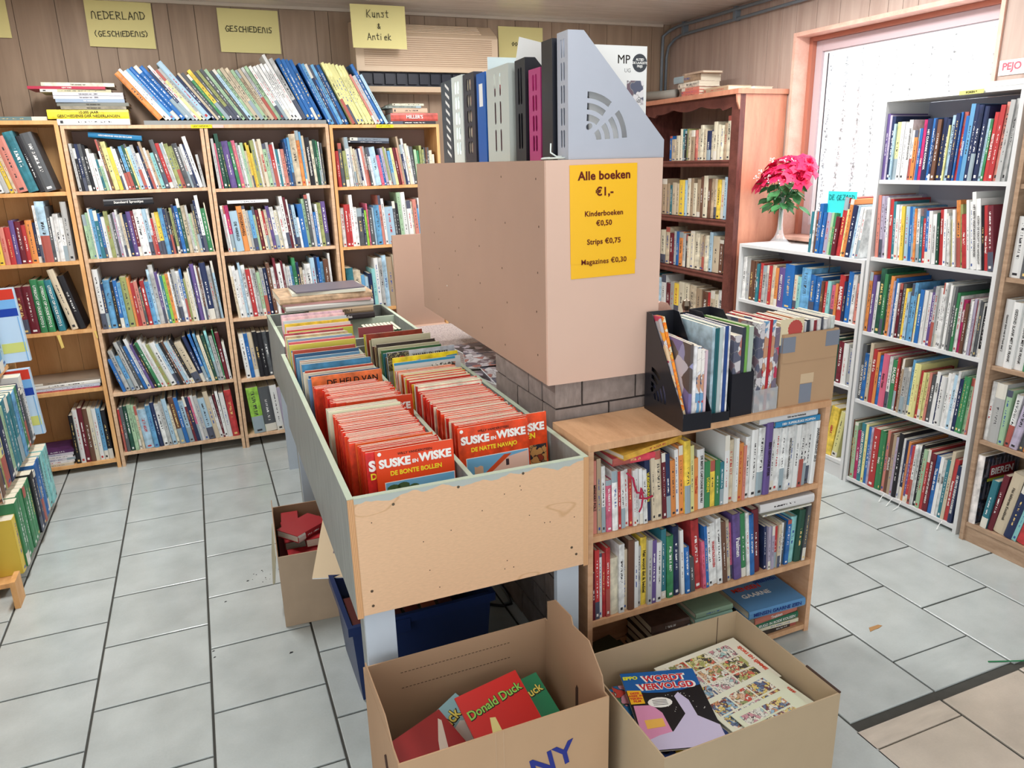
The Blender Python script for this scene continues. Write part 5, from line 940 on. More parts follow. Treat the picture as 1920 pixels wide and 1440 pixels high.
# --- left, second block
o = comic(.384, 2.392, FZ, .226, .300, .006, (222, 66, 28), 5, -1, 'red comic cover showing half its title behind the front left run'); on_cover(o, 'series_title', 'SUSKE', .035, M_INKW, .055, .258, bold=.05, fit=.09); on_cover(o, 'series_title', 'WISKE', .04, M_INKW, .17, .262, bold=.05, fit=.095); on_cover(o, 'author_line', 'WILLY VANDERSTEEN', .011, M_INKK, .113, .285, bold=0)
comic_run(24, 2.402, 2.60, .345, .226, .298, RED, 'red comic of the second left run in the bin', 'red comics in the second left run', (5, 5), xj=.012)
comic_run(5, 2.602, 2.645, .312, .226, .300, RED, 'red comic jutting left behind the second left run', 'red comics in the second left run', (5, 5), xj=.004)
# --- left, mixed block
o = comic(.318, 2.70, FZ, .262, .315, .008, (232, 120, 56), 8, 0, 'orange comic titled DE HELD VAN in the left row'); on_cover(o, 'title', 'DE HELD VAN', .034, M_INKK, .15, .285, bold=.015, fit=.19)
mixA = [(110, 160, 204), (52, 96, 140), (226, 220, 190), (190, 80, 60), (222, 214, 190), (60, 130, 180), (214, 208, 182), (216, 214, 196), (140, 40, 36), (206, 200, 176)]
for i in range(16):
    comic(.305+rnd.uniform(-.006, .012), 2.715+i*.031, FZ, .265+rnd.uniform(-.01, .008), .305+rnd.uniform(-.008, .02), .012, mixA[i % 10], 8, 0, f'{ORD[i]} large album behind DE HELD VAN, counting from the front', 'large albums behind the orange one')
o = comic(.300, 3.225, FZ, .285, .325, .012, (226, 214, 84), 7, 0, 'pale yellow album with outlined title CHOPS in the left row'); on_cover(o, 'title', 'CHOPS', .05, plain('ochre_ink', (150, 130, 40), .5), .15, .27, bold=0.0, fit=.19)
mixB = [(222, 96, 104), (150, 188, 214), (206, 214, 90), (214, 190, 150), (230, 226, 210), (200, 80, 90), (214, 206, 190)]
for i in range(6):
    comic(.302, 3.245+i*.034, FZ, .285-.004*i, .332+.004*(i % 2), .014, mixB[i], 7, 0, f'{ORD[i]} tall magazine behind the pale yellow album, counting backwards', 'tall magazines behind the yellow album')
# rear bin, left
o = comic(.340, 3.575, .6155, .30, .335, .012, (206, 214, 80), 8, 0, 'lime album with bold black title in the rear bin'); on_cover(o, 'title', 'DIKKIE TURF', .045, M_INKK, .15, .285, bold=.02, fit=.22)
mixC = [(206, 70, 70), (228, 222, 214), (228, 190, 60), (190, 198, 208), (228, 188, 192), (216, 176, 190)]
for i in range(6):
    comic(.335, 3.600+i*.05, .6155, .31, .338+.006*i, .016, mixC[i], 8, 0, f'{ORD[i]} big magazine behind the lime album in the rear bin', 'big magazines in the rear bin')
# --- right row
g2 = 'red comics in the long right run of the bin'
o = comic(.632, 1.965, FZ, .226, .305, .006, (228, 70, 28), 5, 1, 'foremost red comic of the right row, stone house with red roof on it'); red_cover(o, .226, .305, 'DE NATTE NAVAJO', 'town')
o = comic(.640, 1.977, FZ, .226, .307, .006, (224, 68, 30), 5, 1, 'red comic showing only its right edge behind the foremost right comic'); on_cover(o, 'series_title', 'E', .04, M_INKW, .215, .26, bold=.05)
o = comic(.7075, 1.990, FZ, .226, .307, .006, (228, 74, 30), 5, 1, 'red comic shoved right against the bin wall with dark night picture'); on_cover(o, 'series_title', 'WISKE', .04, M_INKW, .168, .262, bold=.05, fit=.1); on_cover(o, 'story_title', 'EN', .024, M_INKY, .17, .235, bold=.03)
patch(o, 'picture', [(.15, .012), (.221, .012), (.221, .205), (.15, .205)], art_material('night_picture', [(60, 56, 60), (120, 100, 80), (200, 150, 90), (40, 44, 60), (150, 60, 40)], 40, .004))
comic_run(46, 2.000, 2.40, .636, .226, .302, RED+[(226, 214, 190)], 'red comic of the long right run in the bin', g2, (5, 5), xj=.006)
comic_run(8, 2.402, 2.475, .640, .232, .308, [(226, 224, 206), (200, 44, 40), (220, 216, 196)], 'cream topped comic behind the long right run', g2, (5, 5))
o = comic(.640, 2.480, FZ, .236, .300, .010, (216, 176, 40), 9, 0, 'mustard spined album jutting left in the right row')
comic_run(12, 2.495, 2.62, .640, .230, .304, [(206, 50, 40), (226, 220, 190), (214, 190, 60)], 'comic behind the mustard album in the right row', 'comics behind the mustard album')
comic_run(10, 2.625, 2.70, .635, .230, .300, [(216, 90, 40), (226, 222, 206)], 'comic in front of the white sketch album', 'comics before the white album')
o = comic(.640, 2.740, FZ, .272, .318, .007, (222, 220, 212), 8, 1, 'white album with sketchy drawing and blue top strip in the right row')
patch(o, 'blue_strip', [(.0, .308), (.25, .308), (.25, .3175), (0, .3175)], C_('strip', (60, 150, 190))); patch(o, 'picture', [(.115, .255), (.245, .262), (.25, .296), (.16, .298), (.12, .275)], art_material('sketch_print', [(222, 220, 212), (236, 232, 226), (96, 84, 78), (190, 130, 110), (222, 220, 212), (60, 54, 52)], 60, .004)); on_cover(o, 'small_mark', 'O', .04, M_INKD, .05, .275, bold=-.01)
o = comic(.648, 2.795, FZ, .272, .325, .007, (244, 216, 40), 8, 1, 'bright yellow album titled EXTRA EDITIE in the right row')
patch(o, 'blue_flash', [(.02, .285), (.115, .31), (.11, .285), (.025, .262)], C_('flash', (150, 176, 214))); on_cover(o, 'title', 'Extra Editie', .022, C_('deepblue', (50, 60, 130)), .068, .287, bold=.01, fit=.09, ang=12, dy=.0005); patch(o, 'pink_panel', [(.15, .27), (.21, .275), (.21, .292), (.15, .288)], C_('pinkpanel', (232, 150, 180))); patch(o, 'blue_panel', [(.222, .296), (.268, .299), (.268, .312), (.222, .309)], C_('bluepanel', (96, 160, 200)))
o = comic(.640, 2.850, FZ, .285, .335, .008, (184, 200, 206), 8, 1, 'pale blue grey album with red stamp in the right row')
patch(o, 'black_marbling', [(.0, .26), (.09, .26), (.09, .333), (0, .333)], art_material('marbled_print', [(40, 40, 34), (190, 180, 140), (60, 60, 50), (150, 146, 110)], 120, .002)); patch(o, 'red_stamp', [(.06+.026*math.cos(t_*.5), .29+.026*math.sin(t_*.5)) for t_ in range(13)], C_('stamp', (200, 60, 50)), .0008); on_cover(o, 'line', 'VAN NU EN STRAKS', .018, M_INKK, .18, .312, bold=.03, fit=.15)
mixD = [(96, 86, 60), (40, 110, 120), (66, 120, 70), (150, 130, 90), (200, 196, 160), (60, 50, 44), (170, 140, 100), (90, 60, 50), (206, 200, 176), (120, 116, 90), (220, 210, 170), (150, 60, 40), (196, 190, 150), (214, 200, 60)]
for i in range(14):
    comic(.640+rnd.uniform(-.006, .004), 2.875+i*.033, FZ, .262+rnd.uniform(-.01, .01), .315+rnd.uniform(-.01, .018), .014, mixD[i], 8, 0, f'{ORD[i]} album behind the grey stamped one in the right row', 'mixed albums in the right row')
# rear bin right: green books with spines up, a red one, tall board
o = comic(.66, 3.545, .6155, .17, .33, .012, (168, 84, 88), 6, 0, 'dusty red album standing askew in front of the green books', roll=0); on_cover(o, 'title', 'DE JONGE', .03, plain('pale_pink_ink', (220, 176, 176), .5), .085, .26, bold=.02, fit=.13)
for i in range(9):
    c, p = comic_geo(.20, .30, .014); o = c.build('green_book', COVER_BLANK); o.color = lin([(60, 96, 70), (46, 80, 62), (206, 206, 170), (70, 110, 80)][i % 4])+(1,); p.build('page_block', PAGES, o)
    o.location = (.775+i*.0185, 3.60, .6155+.004); o.rotation_euler = (R(-9), 0, R(90)); tag(o, f'{ORD[i]} green cloth book from the left leaning in the rear bin', 'book', 'green books in the rear bin')
o = bx('divider_card', (0, .006, 0, .24, 0, .33), plain('pale_card', (206, 200, 180), .7), None, None, (.972, 3.42, .645), (0, R(-4), 0)) if False else None
# pile on the rear bin
z = .9075
for i, (rgb, t, L_, D_, dx, rz, tt, lab) in enumerate([((60, 52, 54), .034, .34, .26, .06, 0, 'wereldatlas', 'dark atlas titled wereldatlas at the bottom of the rear pile'), ((178, 150, 116), .034, .34, .26, .055, 0, 'BOSLEVEN 1', 'tan book titled BOSLEVEN on the dark atlas'),
    ((196, 196, 190), .03, .46, .32, .0, 1, '', 'wide pale grey box file in the rear pile'), ((204, 150, 146), .012, .46, .32, -.012, -1, '', 'pinkish stack sheet above the pale grey one'), ((190, 158, 122), .036, .48, .34, -.015, 1, '', 'wide tan cardboard slipcase in the rear pile'),
    ((224, 226, 206), .016, .38, .27, .0, -2, '', 'cream slim book on the tan slipcase'), ((110, 104, 116), .007, .36, .26, .01, 3, '', 'glossy photo magazine topping the rear pile')]):
    flat_book('flat_book', 'book', lab, (.60+dx, 3.99, z), R(rz), L_, D_, t, rgb, group='pile on the rear bin', title=tt or None, tcol=M_INKW if i == 0 else M_INKK, mat=COVER_BLANK); z += t+.0006
o = empty('side_cabinet', (1.0, 4.12, 0)); bx('body', (0, .28, 0, .25, 0, .80), M_MDF, o); bx('standing_board', (0, .28, .06, .078, .8005, 1.32), M_MDF, o); tag(o, 'brown cabinet with a raised board behind the display box', 'cabinet')

# ================================================================== MAGAZINE FILES
def arc_slot(cx, cz, r0, r1, a0, a1, n=8):
    out = [(cx+r1*math.cos(R(a0+(a1-a0)*i/n)), cz+r1*math.sin(R(a0+(a1-a0)*i/n))) for i in range(n+1)]
    rm = (r0+r1)/2; hw = (r1-r0)/2
    e = [(cx+rm*math.cos(R(a1))-0*hw, cz+rm*math.sin(R(a1)))]
    inn = [(cx+r0*math.cos(R(a1-(a1-a0)*i/n)), cz+r0*math.sin(R(a1-(a1-a0)*i/n))) for i in range(n+1)]
    return out+inn
def capsule(cx, cz, w, h, ang=0, n=5):
    p = []
    for i in range(n+1): t = math.pi*i/n; p.append((w/2*math.cos(t), h/2-w/2+w/2*math.sin(t)))
    for i in range(n+1): t = math.pi+math.pi*i/n; p.append((w/2*math.cos(t), -h/2+w/2+w/2*math.sin(t)))
    c, s = math.cos(R(ang)), math.sin(R(ang)); return [(cx+x*c-y*s, cz+x*s+y*c) for x, y in p]
def fan(d, h):
    H_ = []; cx, cz = d*.24, h*.15; g = d/.31*1.25
    for k in range(4): H_.append(arc_slot(cx-.02, cz, g*(.018+k*.024), g*(.032+k*.024), 52, 88) if k else capsule(cx-.010, cz+.03*g, .016, .022, -60)); H_.append(arc_slot(cx-.02, cz, g*(.026+k*.022), g*(.039+k*.022), 3, 38))
    return H_
def mag_file(label, M, w, d, h, mat, lip=.075, side='fan', back_slots=0, slot_w=.006, shoulder=.035, group='magazine files on the display box', t=.0022, kind='magazine_file', hb=None):
    """local: tall back at x=0 facing -x, open low front at x=d, width along y, height z"""
    e = empty(kind); e.matrix_world = M; tag(e, label, 'magazine file', group)
    out = [(0, 0), (d, 0), (d, lip), (shoulder, h), (0, h)]
    if side == 'steps': holes = [[(d*.18, h*(.12+.19*i)), (d*.18, h*(.12+.19*i)+h*.12), (min(d*.75, d*(.9-.17*i)), h*(.12+.19*i)+h*.12+.03*(1 if i < 3 else 0)), (min(d*.75, d*(.9-.17*i)), h*(.12+.19*i)+.03)] for i in range(4)]
    elif side == 'fan': holes = fan(d, h)
    elif side == 'rings': holes = [capsule(d*.15+.028*i, h*(.2+.2*j), .016, h*.15) for j in range(4) for i in range(int(max(1, (d*(1-.2*j)-d*.3)/.028)))]
    else: holes = []
    Rx = Matrix.Rotation(R(90), 4, 'X')
    for y, nm in ((t/2, 'near_side'), (w-t/2, 'far_side')):
        plate('side_wall', out, holes, t, mat, e, Matrix.Translation((0, y, 0)) @ Rx)
    bh = []
    if back_slots:
        cols = {'double': [w*.38, w*.62], 'single': [w*.5], 'triple': [w*.25, w*.5, w*.75]}[side if side in ('double',) else ('double' if back_slots != 4 else 'double')]
        for c in cols:
            for j in range(back_slots): bh.append(capsule(c, h*(.08+.88*(j+.5)/back_slots), slot_w, h*.88/back_slots*.82))
    plate('back_wall', [(t+.0002, .0), (w-t-.0002, 0), (w-t-.0002, h), (t+.0002, h)], bh, t, mat, e, Matrix.Translation((t/2, 0, 0)) @ Matrix.Rotation(R(90), 4, 'Z') @ Rx)
    bx('front_lip', (d-t, d, t+.0002, w-t-.0002, t, lip), mat, e); bx('bottom', (t+.0002, d, t+.0002, w-t-.0002, 0, t), mat, e)
    return e
M_SILV = plain('translucent_silver_plastic', (174, 180, 192), .32, .5, var=.04, bscale=14); M_GREYP = plain('dark_grey_plastic', (66, 74, 82), .4); M_LGREY = plain('light_grey_plastic', (192, 200, 194), .4)
M_WPL = plain('white_plastic', (216, 226, 222), .35); M_PINKP = plain('plum_plastic', (176, 62, 120), .35); M_BLUEP = plain('blue_binder', (24, 92, 176), .35); M_BROWNP = plain('charcoal_plastic', (58, 56, 64), .4)
BT = Matrix.Translation((.957, 2.052, BXZ1+.0006)) @ Matrix.Rotation(R(-1.5), 4, 'Z')
def bt(x, y, rz=0): return BT @ Matrix.Translation((x, y, 0)) @ Matrix.Rotation(R(rz), 4, 'Z')
def content(M, items, lab, cat='magazine', kind='magazine', group=None):
    """upright magazines inside a file: x from back, width y"""
    y = items[0]
    for i, (t, L_, h, rgb) in enumerate(items[1]):
        b = MB(); b.box(.006, .006+L_, 0, t, .0028, h, 0); o = b.build(kind, COVER_BLANK); p = MB(); p.box(.008, .0055+L_, .0008, t-.0008, h, h+.0004); p.build('page_edge', PAGES, o); o.color = lin(rgb)+(1,); o.matrix_world = M @ Matrix.Translation((0, y, 0)); y += t+.0012
        tag(o, f'{ORD[i]} {lab}', cat, group)
mag_file('silver grey magazine file with fan cutouts, nearest on the display box', bt(.082, .022, 0), .075, .325, .352, M_SILV, lip=.052, back_slots=5, slot_w=.012, shoulder=.05)
e = bt(.082, .022, 0)
o = sheet_thing('magazine', 'magazine', 'white magazine lettered MP rising behind the silver file', (BT @ Vector((.276, .085, .176))).to_tuple(), (R(90), 0, R(1)), .20, .295, .006, M_PAPERW)
text('title', 'MP', .035, M_INKK, o, Matrix.Translation((-.005, .108, .0064)), bold=0, align='LEFT'); text('title', 'UG', .016, plain('grey_ink', (150, 150, 150), .6), o, Matrix.Translation((.020, .078, .0064)), align='LEFT')
b = MB(); b.lathe([(0, .0066), (.026, .0066), (.026, .006)], 24, 0, (.068, .1)); b.build('round_sticker', plain('sticker_dark_grey', (70, 74, 80), .5), o, (.006, 0, 0)); text('sticker_text', 'ALTIJD\nDE LAAGSTE\nPRIJS', .0095, M_INKW, o, Matrix.Translation((.074, .1, .0072)), bold=.02)
bx('photo', (.03, .09, -.02, .05, .0061, .0064), mgm[1], o)
mag_file('glossy black magazine file with closed sides behind the silver one', bt(.072, .110, 0), .080, .25, .342, M_BLACK, side='none')
mag_file('plum pink magazine file with ring slots on the display box', bt(.074, .205, 0), .095, .245, .275, M_PINKP, side='rings', back_slots=4, slot_w=.016)
mag_file('black lattice magazine file with slanted cutouts on the display box', bt(.074, .330, -4), .110, .25, .318, plain('black_lattice_plastic', (34, 36, 42), .4), side='steps', back_slots=2, slot_w=.018)
mag_file('wide light grey magazine file with long slots showing red magazines', bt(.072, .475, 0), .225, .25, .318, M_LGREY, side='none', back_slots=3, slot_w=.016)
content(bt(.072, .475, 0), (.062, [(.02, .2, .24, (120, 40, 64)), (.03, .2, .25, (150, 40, 60)), (.03, .2, .26, (140, 36, 56)), (.03, .2, .25, (140, 40, 60)), (.03, .2, .25, (150, 44, 64))]), 'dark red magazine inside the wide light grey file', group='dark red magazines in the light grey file')
bnd = empty('ring_binder'); bnd.matrix_world = bt(.075, .725, 0); bx('spine_board', (0, .003, 0, .10, 0, .318), M_BLUEP, bnd); bx('front_board', (.0031, .26, 0, .003, 0, .318), M_BLUEP, bnd); bx('rear_board', (.0031, .26, .097, .10, 0, .318), M_BLUEP, bnd); bx('papers', (.02, .24, .0035, .0965, .004, .30), M_PAPERW, bnd); bx('spine_label', (-.0006, 0, .03, .07, .2, .28), M_PAPERW, bnd); tag(bnd, 'blue ring binder between the light grey and the charcoal files', 'binder')
mag_file('charcoal magazine file with pill slots showing red and cream', bt(.074, .850, 0), .140, .25, .332, M_BROWNP, side='none', back_slots=5, slot_w=.026)
content(bt(.074, .85, 0), (.02, [(.04, .2, .31, (206, 60, 70)), (.04, .2, .31, (226, 216, 190))]), 'bound magazine inside the charcoal file')
mag_file('whitish magazine file with pill slots, second from the left', bt(.076, 1.01, 0), .145, .25, .338, M_WPL, side='rings', back_slots=5, slot_w=.024)
mag_file('dark grey magazine file with slanted notches, leftmost on the display box', bt(.080, 1.18, 0), .150, .25, .335, M_GREYP, side='none', back_slots=0)
eg = bpy.context.scene.objects[[o.name for o in scene.objects if o.name.startswith('magazine_file')][-1]]
for k in range(9):
    b = MB(); b.prism([(.03+0, .02+k*.034), (.085, .044+k*.034), (.085, .056+k*.034), (.03, .032+k*.034)], 'x', -.0008, -.0002); b.build('notch_paper', M_PAPERW, eg, fixn=True)
o = sheet_thing('paper_sheet', 'paper', 'large white printed sheet tilted up behind the files, with a dark clip mark', (BT @ Vector((.262, .52, .255))).to_tuple(), (R(88), R(0), R(-2)), .31, .25, .002, M_PAPERW); o.rotation_euler = (R(88), R(11), R(-2))
for k in range(9): b_ = bx('text_line', (-.125, -.03, .03-k*.008, .0325-k*.008, .00205, .0022), plain('pale_grey_ink', (176, 186, 186), .7), o)
for k in range(6): bx('text_line', (-.01, .09, .03-k*.008, .0325-k*.008, .00205, .0022), MATS['pale_grey_ink'], o)
bx('clip_mark', (.02, .034, .095, .115, .00205, .0024), plain('clip_navy', (60, 70, 90), .5), o)
sheet_thing('paper_sheet', 'paper', 'pale blue white folder standing behind the light grey file', (BT @ Vector((.20, .7135, .185))).to_tuple(), (R(90), 0, R(-1.5)), .235, .36, .004, plain('bluish_paper', (206, 224, 230), .6))
b = MB(); b.tube([(.99, 2.10, 1.7045), (1.02, 2.16, 1.705), (1.06, 2.10, 1.706), (1.0, 2.085, 1.706), (.975, 2.12, 1.705), (1.02, 2.20, 1.707), (1.065, 2.14, 1.709), (1.01, 2.09, 1.710), (1.0, 2.11, 1.722), (1.002, 2.112, 1.748)], .0026, 6)
o = b.build('cable', M_WPL, smooth=True); tag(o, 'thin white cable coiled on the front left corner of the display box', 'cable')

# files on the beech island
def isl_m(x, y, rz=0, z=IH+.0006): return ISL @ Matrix.Translation((x, y, z)) @ Matrix.Rotation(R(rz), 4, 'Z')
# local x of the file (back->front) must point to the viewer: rotate by -90 deg
mag_file('glossy black magazine file with fan cutouts, nearest the display box', isl_m(.333, .218, -90-6), .098, .250, .325, M_BLACK, lip=.055, group='magazine files on the middle bookcase')
def isl_items(M, x0, lst, cat='magazine', kind='magazine', lab='', group=None):
    y = x0
    for i, (t, L_, h, rgb, mat, lean) in enumerate(lst):
        Mx = M @ Matrix.Translation((.008, y, .003)) @ Matrix.Rotation(R(lean), 4, 'X')
        b = MB(); b.box(0, L_, 0, .0006, 0, h); b.box(0, L_, t-.0006, t, 0, h); b.box(L_-.001, L_, .0006, t-.0006, 0, h); o = b.build(kind, mat or COVER_BLANK); p = MB(); p.box(.001, L_-.0012, .0007, t-.0007, .001, h-.001); p.build('pages', PAGES, o)
        o.color = lin(rgb)+(1,); o.matrix_world = Mx; tag(o, lab[i], cat, group); y += t+.001
art_a = art_material('magazine_print_pinks', [(190, 60, 90), (226, 224, 226), (236, 160, 60), (180, 176, 180), (230, 200, 160), (120, 110, 130)], 26, .002, (.4, .35, .35))
art_b = art_material('magazine_print_mountain', [(120, 110, 160), (90, 80, 78), (200, 196, 206), (150, 150, 190), (110, 96, 84)], 18, .001, (.2, .2, .25))
art_c = art_material('magazine_print_mixed', [(226, 226, 230), (200, 50, 56), (110, 160, 200), (240, 236, 230), (60, 70, 110), (200, 150, 120)], 30, .002, (.3, .3, .35))
Mf = isl_m(.333, .218, -96)
isl_items(Mf, .028, [(.010, .222, .262, (220, 220, 226), art_b, 0), (.010, .226, .258, (232, 232, 234), None, 0), (.012, .228, .255, (226, 226, 230), art_c, 0), (.010, .230, .245, (90, 90, 150), art_c, 0), (.008, .232, .242, (216, 190, 200), None, 0)],
    lab=['magazine with purple mountain cover in the black island file', 'white magazine behind the mountain one', 'magazine with landscape strip behind the white one', 'blue and red magazine near the right wall of the black file', 'pinkish thin magazine last in the nearest black file'])
for k_, (y0_, y1_, mat_, lab_) in enumerate(((.004, .013, art_a, 'curled magazine with magenta photos following the slope of the fan cutout file'), (.0145, .0235, art_material('orange_flower_print', [(240, 120, 30), (236, 180, 70), (228, 214, 180), (250, 150, 40)], 60, .002, (.5, .3, .1)), 'magazine with orange flower spine curling out of the fan cutout file'))):
    b = MB(); b.prism([(.02, .318), (.062+.008*k_, .322), (.135, .20), (.19, .10), (.238, .010), (.218, .006), (.15, .09), (.08, .2)], 'y', y0_, y1_); o = b.build('magazine', mat_, fixn=True); o.matrix_world = Mf @ Matrix.Translation((.006, 0, 0)); tag(o, lab_, 'magazine')
mag_file('low fronted black magazine file, second on the middle bookcase', isl_m(.435, .24, -92), .075, .245, .305, plain('matt_black_plastic', (30, 32, 38), .5), lip=.03, side='none', group='magazine files on the middle bookcase')
Mf = isl_m(.435, .24, -92)
isl_items(Mf, .004, [(.010, .225, .300, (176, 200, 212), None, 0), (.007, .225, .296, (40, 100, 110), None, 0), (.007, .225, .296, (44, 104, 108), None, 0), (.012, .225, .298, (190, 204, 206), None, 0), (.006, .225, .298, (226, 228, 228), None, 0), (.010, .228, .300, (46, 76, 140), None, 0), (.006, .228, .298, (226, 226, 228), None, 0)],
    lab=['pale blue tall brochure in the second black file', 'teal spined brochure next to the pale blue one', 'second teal spined brochure in the black file', 'grey blue brochure right of the teal pair', 'white brochure right of the grey blue one', 'dark blue brochure in the second black file', 'white brochure at the right end of the second file'])
mag_file('black magazine file standing with its tall closed side to the viewer', isl_m(.60, .035, 90-4), .088, .20, .30, plain('matt_black_plastic_b', (36, 38, 46), .45), lip=.16, side='none', group='magazine files on the middle bookcase') if False else None
e = empty('magazine_file'); e.matrix_world = isl_m(.517, .008, 2); MBK = plain('matt_black_plastic_b', (36, 38, 46), .45)
bx('front_wall', (0, .088, 0, .0025, 0, .142), MBK, e); bx('bottom', (0, .088, .0026, .225, 0, .002), MBK, e)
for xx in (0, .0858): b = MB(); b.prism([(.0026, .002), (.225, .002), (.225, .315), (.16, .315), (.12, .27), (.0026, .142)], 'x', xx, xx+.0022); b.build('side_wall', MBK, e, fixn=True)
bx('back_wall', (.0023, .0857, .2228, .225, .002, .315), MBK, e); tag(e, 'black magazine file with solid low front, third on the middle bookcase', 'magazine file', 'magazine files on the middle bookcase')
def up(x, w, d, h, rgb, lab, y=.006, mat=None, lean=0, M0=None):
    Mx = (M0 if M0 is not None else isl_m(.517, .008, 2)) @ Matrix.Translation((x, y, .0025)) @ Matrix.Rotation(R(lean), 4, 'Y'); b = MB(); b.box(0, .0007, 0, d, 0, h); b.box(w-.0007, w, 0, d, 0, h); b.box(.0007, w-.0007, 0, .001, 0, h); o = b.build('magazine', mat or COVER_BLANK); p = MB(); p.box(.0008, w-.0008, .0012, d-.002, .001, h-.001); p.build('pages', PAGES, o); o.color = lin(rgb)+(1,); o.matrix_world = Mx; tag(o, lab, 'magazine')
up(.005, .030, .205, .262, (206, 206, 202), 'magazine with grey photo spine in the third black file', mat=mgm[1]); up(.037, .012, .205, .285, (60, 66, 80), 'dark magazine in the third black file'); up(.051, .010, .205, .290, (120, 176, 90), 'green lettered magazine in the third black file'); up(.063, .018, .205, .285, (180, 196, 184), 'pale green magazine at the right of the third black file')
e = empty('magazine_file'); e.matrix_world = isl_m(.612, .010, 1); CL = clearmat('clear_acrylic', (214, 220, 224), .35)
bx('front_wall', (0, .097, 0, .002, 0, .075), CL, e); bx('bottom', (0, .097, .0021, .2, 0, .002), CL, e)
for xx in (0, .095): b = MB(); b.prism([(.0021, .0021), (.2, .0021), (.2, .24), (.15, .24), (.0021, .075)], 'x', xx, xx+.002); b.build('side_wall', CL, e, fixn=True)
tag(e, 'clear acrylic magazine file beside the taped carton', 'magazine file', 'magazine files on the middle bookcase')
M0 = isl_m(.612, .010, 1)
for x, w, h, rgb, mat, lab in ((.004, .022, .290, (190, 206, 220), mgm[1], 'white and grey photo magazine in the clear file'), (.028, .016, .295, (216, 206, 206), art_c, 'magazine with round picture in the clear file'), (.046, .010, .298, (180, 50, 60), None, 'dark red spined magazine in the clear file'), (.058, .012, .296, (60, 110, 180), art_c, 'blue spined magazine in the clear file'), (.072, .018, .27, (220, 220, 224), art_a, 'mixed colour magazine beside the carton')):
    up(x, w, .185, h, rgb, lab, mat=mat, M0=M0, lean=1.0)
# taped carton with magazines
def carton(label, M, w, d, h, t, mat, inn, flaps=(), kind='carton'):
    e = empty(kind); e.matrix_world = M; tag(e, label, 'carton')
    b = MB(); b.box(0, w, 0, t, 0, h); b.build('front_wall', mat, e); bx('rear_wall', (0, w, d-t, d, 0, h), inn, e); bx('left_wall', (0, t, t+.0003, d-t-.0003, 0, h), inn, e); bx('right_wall', (w-t, w, t+.0003, d-t-.0003, 0, h), inn, e)
    bx('bottom', (t+.0003, w-t-.0003, t+.0003, d-t-.0003, 0, t), inn, e); return e
Mc = isl_m(.716, .014, -1.5)
ct = carton('taped brown carton of magazines at the right end of the middle bookcase', Mc, .232, .195, .245, .004, M_CARD, M_CARDIN)
b = MB(); b.box(.002, .230, -.0022, -.0002, .150, .244); b.build('folded_flap', M_CARDG if False else M_CARD, ct)
for (x0, x1, z0, z1, y_) in ((-.0005, .05, .185, .236, -.0032), (.176, .2325, .19, .24, -.0032), (.085, .135, .004, .07, -.0010)): bx('tape', (x0, x1, y_, y_+.0008, z0, z1), M_TAPE, ct)
bx('tape', (-.0012, -.0004, 0, .04, .185, .236), M_TAPE, ct); bx('glue_scar', (.085, .14, -.0009, -.0003, .072, .105), plain('torn_paper', (206, 182, 150), .9), ct)
x = .008
for i in range(15):
    t = [.010, .008, .014, .009, .011][i % 5]; t = min(t, .012)
    rgb = [(218, 206, 170), (222, 216, 196), (190, 60, 60), (226, 226, 224), (90, 90, 100), (214, 150, 110), (206, 206, 210), (60, 66, 80), (226, 224, 220), (150, 60, 70), (236, 236, 234), (80, 84, 96), (226, 226, 226), (204, 204, 200), (220, 228, 222)][i]
    o = bx('magazine', (0, t, 0, .165, 0, .272+.004*(i % 3)), COVER_BLANK); p = MB(); p.box(.0008, t-.0008, .001, .164, 0, .0004); q = p.build('page_edge', PAGES, o, (0, 0, .2722+.004*(i % 3))); o.color = lin(rgb)+(1,)
    o.matrix_world = Mc @ Matrix.Translation((x, .012+.003*(i % 2), .005)); tag(o, f'{ORD[i]} magazine from the left in the taped carton', 'magazine', 'magazines in the taped carton'); x += t+.0045
o = empty('stamp_card'); o.matrix_world = Mc @ Matrix.Translation((.052, .006, .24)); b = MB(); b.prism([(.03*math.cos(t_*math.pi/18)*(1 if t_ % 2 else .93), .0+.03*math.sin(t_*math.pi/18)*(1 if t_ % 2 else .93)+.02) for t_ in range(36)], 'y', -.0006, .0002); b.build('scalloped_seal', plain('seal_red', (186, 80, 74), .6), o, fixn=True)
bx('card', (-.06, .035, .0004, .0012, -.03, .055), plain('manila', (222, 210, 176), .7), o); tag(o, 'manila folder with red scalloped seal at the front of the taped carton', 'folder')
# wooden handled holder behind
e = empty('wooden_holder'); e.matrix_world = isl_m(.41, .285, 0, .0) ; b = MB(); b.prism([(0, .90), (.10, .90), (.10, 1.19), (.07, 1.205), (.05, 1.232), (.02, 1.24), (0, 1.225)], 'y', 0, .012); b.build('curved_board', M_CASE, e, fixn=True)
b = MB(); b.lathe([(0, 1.2), (.012, 1.2), (.016, 1.215), (.012, 1.232), (0, 1.238)], 12, 0, (.13, .006)); b.build('knob', M_STEEL, e); bx('post', (.121, .139, 0, .012, 0, 1.1995), M_CASE, e); bx('lower_board', (0, .12, 0, .012, 0, .8995), M_CASE, e); tag(e, 'curved wooden rack end standing behind the nearest black magazine file', 'rack')

